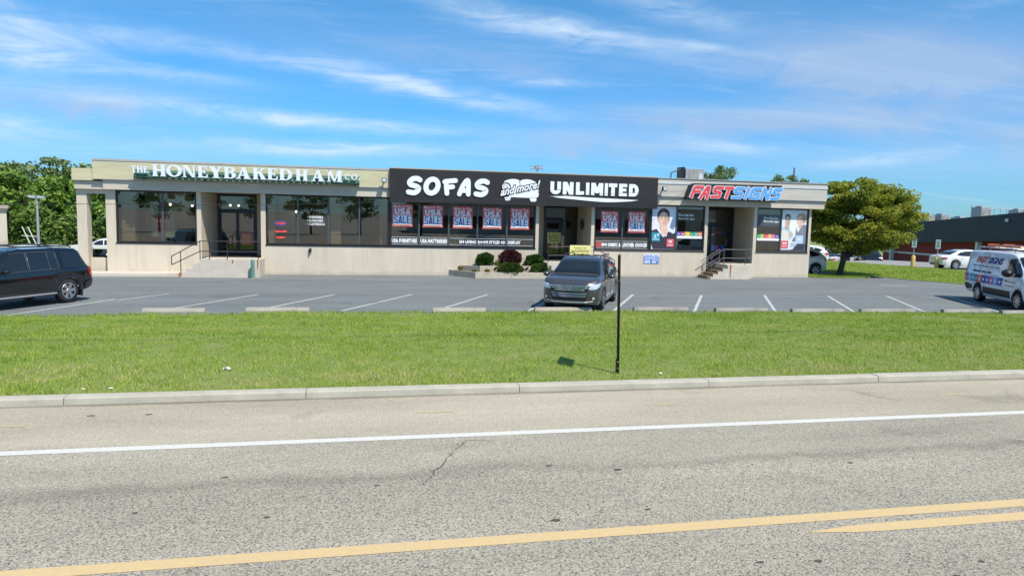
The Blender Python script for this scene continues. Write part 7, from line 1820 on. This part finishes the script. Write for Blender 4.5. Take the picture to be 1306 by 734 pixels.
# ================================================================== ROOF AND WIRE
def roof_things():
    t = thing('roof_unit', 'grey metal air unit with open side frame on the shop roof', 'air unit', (22, 47, 5.1))
    MB().box(22.0, 23.35, 46.6, 47.8, 5.2, 6.6).build('cabinet', M_GALV, t); MB().box(22.25, 22.9, 46.57, 46.599, 5.6, 6.5).build('grille_panel', M_CONCD, t)
    MB().box(22.95, 23.25, 46.56, 46.599, 5.4, 6.3).build('access_panel', M_CAPL, t)
    f = MB()
    for x in (21.0, 21.5): f.tube([(x, 46.8, 5.1), (x, 46.8, 6.3 if x < 21.2 else 6.5)], .04, 5)
    f.tube([(21.0, 46.8, 6.3), (22.0, 46.8, 6.7)], .04, 5); f.build('frame', M_RAIL, t)
    MB().box(21.75, 21.99, 46.7, 47.5, 5.2, 6.72).build('duct', M_BRONZE, t); MB().box(23.36, 23.75, 46.7, 47.5, 5.2, 5.9).build('duct', M_BRONZE, t)
    MB().box(21.9, 23.6, 46.65, 47.75, 5.1, 5.199).build('curb', M_CONCD, t)
    MB().tube([(24.0, 46.9, 5.1), (24.0, 46.9, 6.35)], .07, 6).build('vent_pipe', M_BRONZE, t)
    t = thing('roof_antenna', 'small many armed antenna on the roof above the couch emblem', 'antenna', (9.6, 39, 5.1))
    x, y = 9.60, 39.0
    MB().tube([(x, y, 5.05), (x, y, 5.95)], .025, 6).build('mast', M_GALV, t)
    r = random.Random(4); mb = MB()
    mb.tube([(x - .45, y, 5.72), (x + .35, y, 5.76)], .018, 5)
    for i in range(9):
        xx = x - .4 + i * .09; mb.tube([(xx, y - .2, 5.66 + r.uniform(0, .05)), (xx, y + .2, 5.80 + r.uniform(0, .05))], .012, 4); mb.tube([(xx, y, 5.62), (xx, y, 5.86 + r.uniform(-.05, .08))], .012, 4)
    mb.build('elements', M_GALV, t)
    MB().box(x - .12, x + .12, y - .1, y + .1, 5.68, 5.86).build('amplifier', M_GALV, t)
    t = thing('roof_vent', 'small vent stub at the roof edge above the last letters of the long black sign', 'vent', (13.3, 38, 5.1))
    MB().tube([(13.35, 38, 5.05), (13.35, 38, 5.40)], .05, 8).build('pipe', M_BRONZE, t)
    t = thing('radio_mast', 'thin dark mast far behind the right end of the roof', 'mast', (46.8, 72, -1.8))
    MB().tube([(46.8, 72, -1.8), (46.8, 72, 9.1)], [.12, .08], 6).build('pole', M_RAILG, t); MB().tube([(46.4, 72, 8.0), (47.2, 72, 8.0)], .05, 5).build('crossarm', M_RAILG, t)
roof_things()
def wire():
    pts = [(-60, 4, 7.2), (-36, 11, 5.0), (-22, 16, 3.75), (-14, 20, 3.25), (-9.48, 22, 3.09), (-7.63, 24.08, 3.14), (-3.27, 27.44, 3.27), (1.31, 30, 3.54), (6.71, 32.4, 3.85), (10.51, 33.84, 4.17), (17.15, 36.1, 4.62)]
    o = MB().tube(smooth_pts3(pts), .008, 5).build('overhead_cable', M_BLACKP)
    tag(o, 'thin dark cable hanging across the front of the shops to the red and blue sign', 'cable')
def smooth_pts3(pts, k=5):
    out = []; n = len(pts)
    for i in range(n - 1):
        p0, p1, p2, p3 = (Vector(pts[max(i - 1, 0)]), Vector(pts[i]), Vector(pts[i + 1]), Vector(pts[min(i + 2, n - 1)]))
        for q in range(k):
            s = q / k; out.append(.5 * ((2 * p1) + (p2 - p0) * s + (2 * p0 - 5 * p1 + 4 * p2 - p3) * s * s + (3 * p1 - p0 - 3 * p2 + p3) * s ** 3))
    out.append(Vector(pts[-1])); return out
wire()

def street_line():
    for x, l in ((-34, 'tall wooden utility pole on the verge beyond the left edge'), (44, 'tall wooden utility pole on the verge beyond the right edge')):
        t = thing('utility_pole', l, 'utility pole', (x, 12.9, 0), 'utility poles along the verge')
        MB().tube([(x, 12.9, -.1), (x, 12.9, 10.2)], [.17, .12], 10).build('pole', mat('pole_wood', (.12, .085, .06), .9, var=.3), t); MB().box(x - .06, x + .06, 11.8, 14.0, 9.5, 9.62).build('crossarm', MATS['pole_wood'], t)
        for yy in (11.9, 13.9): MB().tube([(x, yy, 9.62), (x, yy, 9.78)], .05, 8).build('insulator', M_GALV, t)
    for yy, z, r, l in ((11.9, 9.75, .028, 'street cable over the verge on the road side'),):
        pts = [(x, yy, z - .7 * (1 - ((x - 5) / 39) ** 2)) for x in range(-34, 45, 3)]
        tag(MB().tube(pts, r, 6).build('street_cable', M_BLACKP), l, 'cable')
street_line()
# ================================================================== RIGHT BACKGROUND: long dark store
def dark_store():
    t = thing('store_building', 'long low store with dark slate fascia, red wall and white columns at the far right', 'building', (62, 68, -2))
    A = Vector((71.2, 88.6)); B_ = Vector((52.4, 41.5)); d = (B_ - A).normalized(); n = Vector((d.y, -d.x))
    if n.x > 0: n = -n
    ins = -n
    def seg(name, s0, s1, o0, o1, za0, za1, zb0, zb1, m):
        """s along the front in metres from the far end; o inward offset; heights at far and near end"""
        mb = MB(); P = []
        for s_, z0, z1 in ((s0, za0, za1), (s1, zb0, zb1)):
            for o in (o0, o1):
                p = A + d * s_ + ins * o; P += [(p.x, p.y, z0), (p.x, p.y, z1)]
        # order: s0o0(z0,z1) s0o1 s1o0 s1o1
        f = [(0, 4, 5, 1), (2, 3, 7, 6), (1, 5, 7, 3), (0, 2, 6, 4), (0, 1, 3, 2), (4, 6, 7, 5)]
        mb.add(P, f); o = mb.build(name, m, t); o.data.update(); bm = bmesh.new(); bm.from_mesh(o.data); bmesh.ops.recalc_face_normals(bm, faces=bm.faces); bm.to_mesh(o.data); bm.free(); return o
    Lw = (B_ - A).length
    def hz(s_, a, b): return a + (b - a) * s_ / Lw
    M_SL = mat('slate_fascia', (.034, .040, .060), .7, var=.25, vscale=.6, streak=(1, 1, .3)); M_RW = mat('red_brick', (.33, .04, .046), .85, var=.2, vscale=4, streak=(1, 1, 6)); M_WC = mat('white_column', (.80, .80, .80), .7)
    # fascia built from separate sheet panels
    k = 10
    for i in range(k):
        s0, s1 = Lw * i / k + .01, Lw * (i + 1) / k - .01
        seg('fascia_panel', s0, s1, 0, .4, hz(s0, .45, 2.45), hz(s0, 2.95, 4.95), hz(s1, .45, 2.45), hz(s1, 2.95, 4.95), M_SL)
    seg('fascia_backing', 0, Lw, .02, .45, .47, 2.93, 2.47, 4.93, M_BLACKP)
    seg('canopy_soffit', 0, Lw, .451, .899, .5, .75, 2.5, 2.75, M_SL)
    seg('wall', 0, Lw, .9, 1.2, -2.6, .6, -2.2, 2.6, M_RW); seg('wall_stripe', 0, Lw, .86, .899, -.62, -.42, .12, .32, M_WC)
    seg('roof', 0, Lw, .46, 24, 2.7, 2.9, 4.6, 4.8, MATS['roof_membrane']); seg('back_wall', 0, Lw, 23.7, 24.0, -2.6, 2.69, -2.2, 4.59, M_RW)
    seg('end_wall', 0, .3, 1.21, 23.6, -2.6, 2.69, -2.6, 2.70, M_RW); seg('end_wall', Lw - .3, Lw, 1.21, 23.6, -2.2, 4.57, -2.2, 4.59, M_RW)
    for s_ in (5.0, 29.7, 46): seg('column', s_, s_ + .42, .1, .52, -2.6, hz(s_, .46, 2.46), -2.6, hz(s_ + .42, .46, 2.46), M_WC)
    MB().tube([(57.9, 55.2, 3.82), (57.6, 55.1, 3.75)], .16, 8).build('fascia_lamp', M_LETTER, t)
    def unit(name, lab, x, y, w, dd, z0, z1, extra=None):
        u = thing(name, lab, 'roof unit', (x, y, z0), 'roof units on the dark store')
        MB().box(x - w / 2, x + w / 2, y - dd / 2, y + dd / 2, z0, z1).build('cabinet', M_GALV, u); MB().box(x - w * .35, x + w * .3, y - dd / 2 - .03, y - dd / 2 - .001, z0 + .3, z1 - .25).build('louvre', M_CONCD, u)
        MB().box(x - w * .3, x + w * .25, y - dd * .3, y + dd * .3, z1 + .001, z1 + .16).build('fan_cowl', M_CAP, u)
        if extra: MB().tube([(x - w, y, z0), (x - w, y, z1 + .2), (x - w * .5, y, z1 + .2)], .05, 5).build('pipe', M_GALV, u)
    unit('roof_unit', 'leftmost grey roof unit on the dark store, just right of the tree crown', 74.0, 83, 1.3, 1.5, 2.9, 4.5, 1); unit('roof_unit', 'second grey roof unit from the left on the dark store', 75.8, 82.5, 1.2, 1.5, 2.9, 4.6); unit('roof_unit', 'low pale roof unit right of the leftmost pair on the dark store', 76.8, 80.4, 1.5, 1.5, 2.9, 4.3)
    unit('roof_unit', 'tallest boxy grey roof unit, in the middle of the dark store roof', 67.6, 68.0, 1.25, 1.4, 3.9, 5.25, 1); unit('roof_unit', 'small grey roof unit at the right of the dark store roof', 69.4, 65.2, .9, 1.2, 4.2, 5.0)
    s = thing('roof_screen', 'long pale pipe screen right of the tallest roof unit', 'screen', (68.7, 66.8, 4)); mb = MB()
    for i in range(7): mb.tube([(67.9 + i * .3, 67.4 - i * .5, 3.9), (67.9 + i * .3, 67.4 - i * .5, 5.1)], .035, 4)
    mb.tube([(67.9, 67.4, 5.1), (69.7, 64.4, 5.1)], .04, 4); mb.build('pipes', M_CAPL, s)
dark_store()
def lot_sign(x, y, label):
    t = thing('parking_sign', label, 'sign', (x, y, -.02), 'white signs on posts with yellow bases')
    z = -.02
    n = 12; prof = [(.15, 0), (.15, .78), (.10, .84), (.01, .86)]
    mb = MB(); vs = [(x + r * math.cos(2 * math.pi * k / n), y + r * math.sin(2 * math.pi * k / n), z + h) for r, h in prof for k in range(n)]
    mb.add(vs, [(i * n + k, i * n + (k + 1) % n, (i + 1) * n + (k + 1) % n, (i + 1) * n + k) for i in range(3) for k in range(n)]); mb.build('yellow_base', mat('base_yellow', (.60, .42, .13), .7, var=.15), t, smooth=40)
    MB().tube([(x, y, z + .7), (x, y, z + 2.1)], .035, 7).build('post', M_GALV, t)
    d = Vector((-.67, -.74)).normalized(); nn = Vector((-d.y, d.x)); c = Vector((x, y)) + d * .05
    mb = MB(); mb.prism_xy([tuple(c - nn * .16), tuple(c + nn * .16), tuple(c + nn * .16 + d * .012), tuple(c - nn * .16 + d * .012)], z + 1.45, z + 2.12); mb.build('plate', mat('plate_white', (.55, .60, .64), .5), t)
    c = c + d * .014; mb = MB()
    for z0, z1, w in ((1.95, 2.02, .10), (1.78, 1.90, .08), (1.58, 1.72, .10)): mb.prism_xy([tuple(c - nn * w), tuple(c + nn * w), tuple(c + nn * w + d * .003), tuple(c - nn * w + d * .003)], z + z0, z + z1)
    mb.build('plate_marks', mat('plate_green', (.10, .30, .26), .5), t)
lot_sign(41.2, 47.2, 'white sign on a post with a yellow base, nearest the tree'); lot_sign(41.2, 44.9, 'white sign on a post with a yellow base, before the tail of the white sedan'); lot_sign(50.6, 45.6, 'white sign plate showing above the roof of the white van')

# ================================================================== LEFT BACKGROUND
def left_side():
    t = thing('light_pole', 'grey light pole with flat twin heads in front of the wood at the left', 'light pole', (-23.6, 60.5, 0))
    x, y = -23.6, 60.5
    MB().tube([(x, y, -.95), (x, y, 3.65)], [.11, .075], 8).build('pole', M_GALV, t); MB().tube([(x, y, -.95), (x, y, -.5)], .22, 10).build('base', M_CONC, t)
    MB().box(x - .35, x + .4, y - .03, y + .03, 3.56, 3.62).build('arm', M_GALV, t)
    for x0 in (-.52, .08): 
        mb = MB(); mb.add([(x + x0, y - .18, 3.60 - x0 * .05), (x + x0 + .45, y - .18, 3.60), (x + x0 + .45, y + .18, 3.60), (x + x0, y + .18, 3.60 - x0 * .05), (x + x0, y - .16, 3.80 - x0 * .05), (x + x0 + .45, y - .16, 3.76), (x + x0 + .45, y + .16, 3.76), (x + x0, y + .16, 3.80 - x0 * .05)],
               [(0, 3, 2, 1), (4, 5, 6, 7), (0, 1, 5, 4), (1, 2, 6, 5), (2, 3, 7, 6), (3, 0, 4, 7)]); mb.build('lamp_head', mat('lamp_head', (.45, .47, .49), .4, .3), t)
    t = thing('neighbour_building', 'corner of a beige building with a cornice at the far left edge', 'building', (-33, 66, 0))
    q = lambda e: [(-28 + e, 66 - e), (-34 + e, 80 + e), (-48, 80 + e), (-42, 66 - e)]
    mb = MB(); mb.prism_xy(q(0), -1, 2.55); mb.build('wall', M_STUCCO, t); mb = MB(); mb.prism_xy(q(.12), 2.551, 2.75); mb.build('cornice', M_BAND, t); mb = MB(); mb.prism_xy(q(.25), 2.751, 3.02); mb.build('cornice', mat('cornice_tan', (.42, .33, .27), .8), t)
    MB().box(-40, -30.5, 65.93, 65.999, .9, 2.1).build('window', M_CARGLASS, t)
    # light trailers with raised racks between the cars
    m = mat('rack_white', (.66, .66, .64), .5)
    for k, (x, y, l) in enumerate(((-19.6, 50.0, 'pale trailer with slanted racks showing over the front of the black SUV roof'), (-16.4, 50.0, 'pale trailer with slanted racks over the rear of the black SUV roof'))):
        t = thing('utility_trailer', l, 'trailer', (x, y, 0), 'trailers in the left car park')
        MB().box(x - 1.3, x + 1.4, y - .7, y + .7, .45, .62).build('bed', m, t)
        for i, s_ in enumerate((0, .32)): MB().tube([(x - .1 + s_, y - .6, .6), (x - .55 + s_, y - .6, 1.75)], .03, 5).build('rack_bar', m, t)
        MB().tube([(x - .6, y - .6, 1.2), (x + .25, y - .6, 1.15)], .02, 5).build('rack_bar', m, t)
        for sd in (-.75, .75):
            mb = MB(); mb.lathe_y([(-.08, .02), (-.08, .27), (.08, .27), (.08, .02)], x, .30, 16, cy=y + sd); mb.build('wheel', M_RUBBER, t)
left_side()
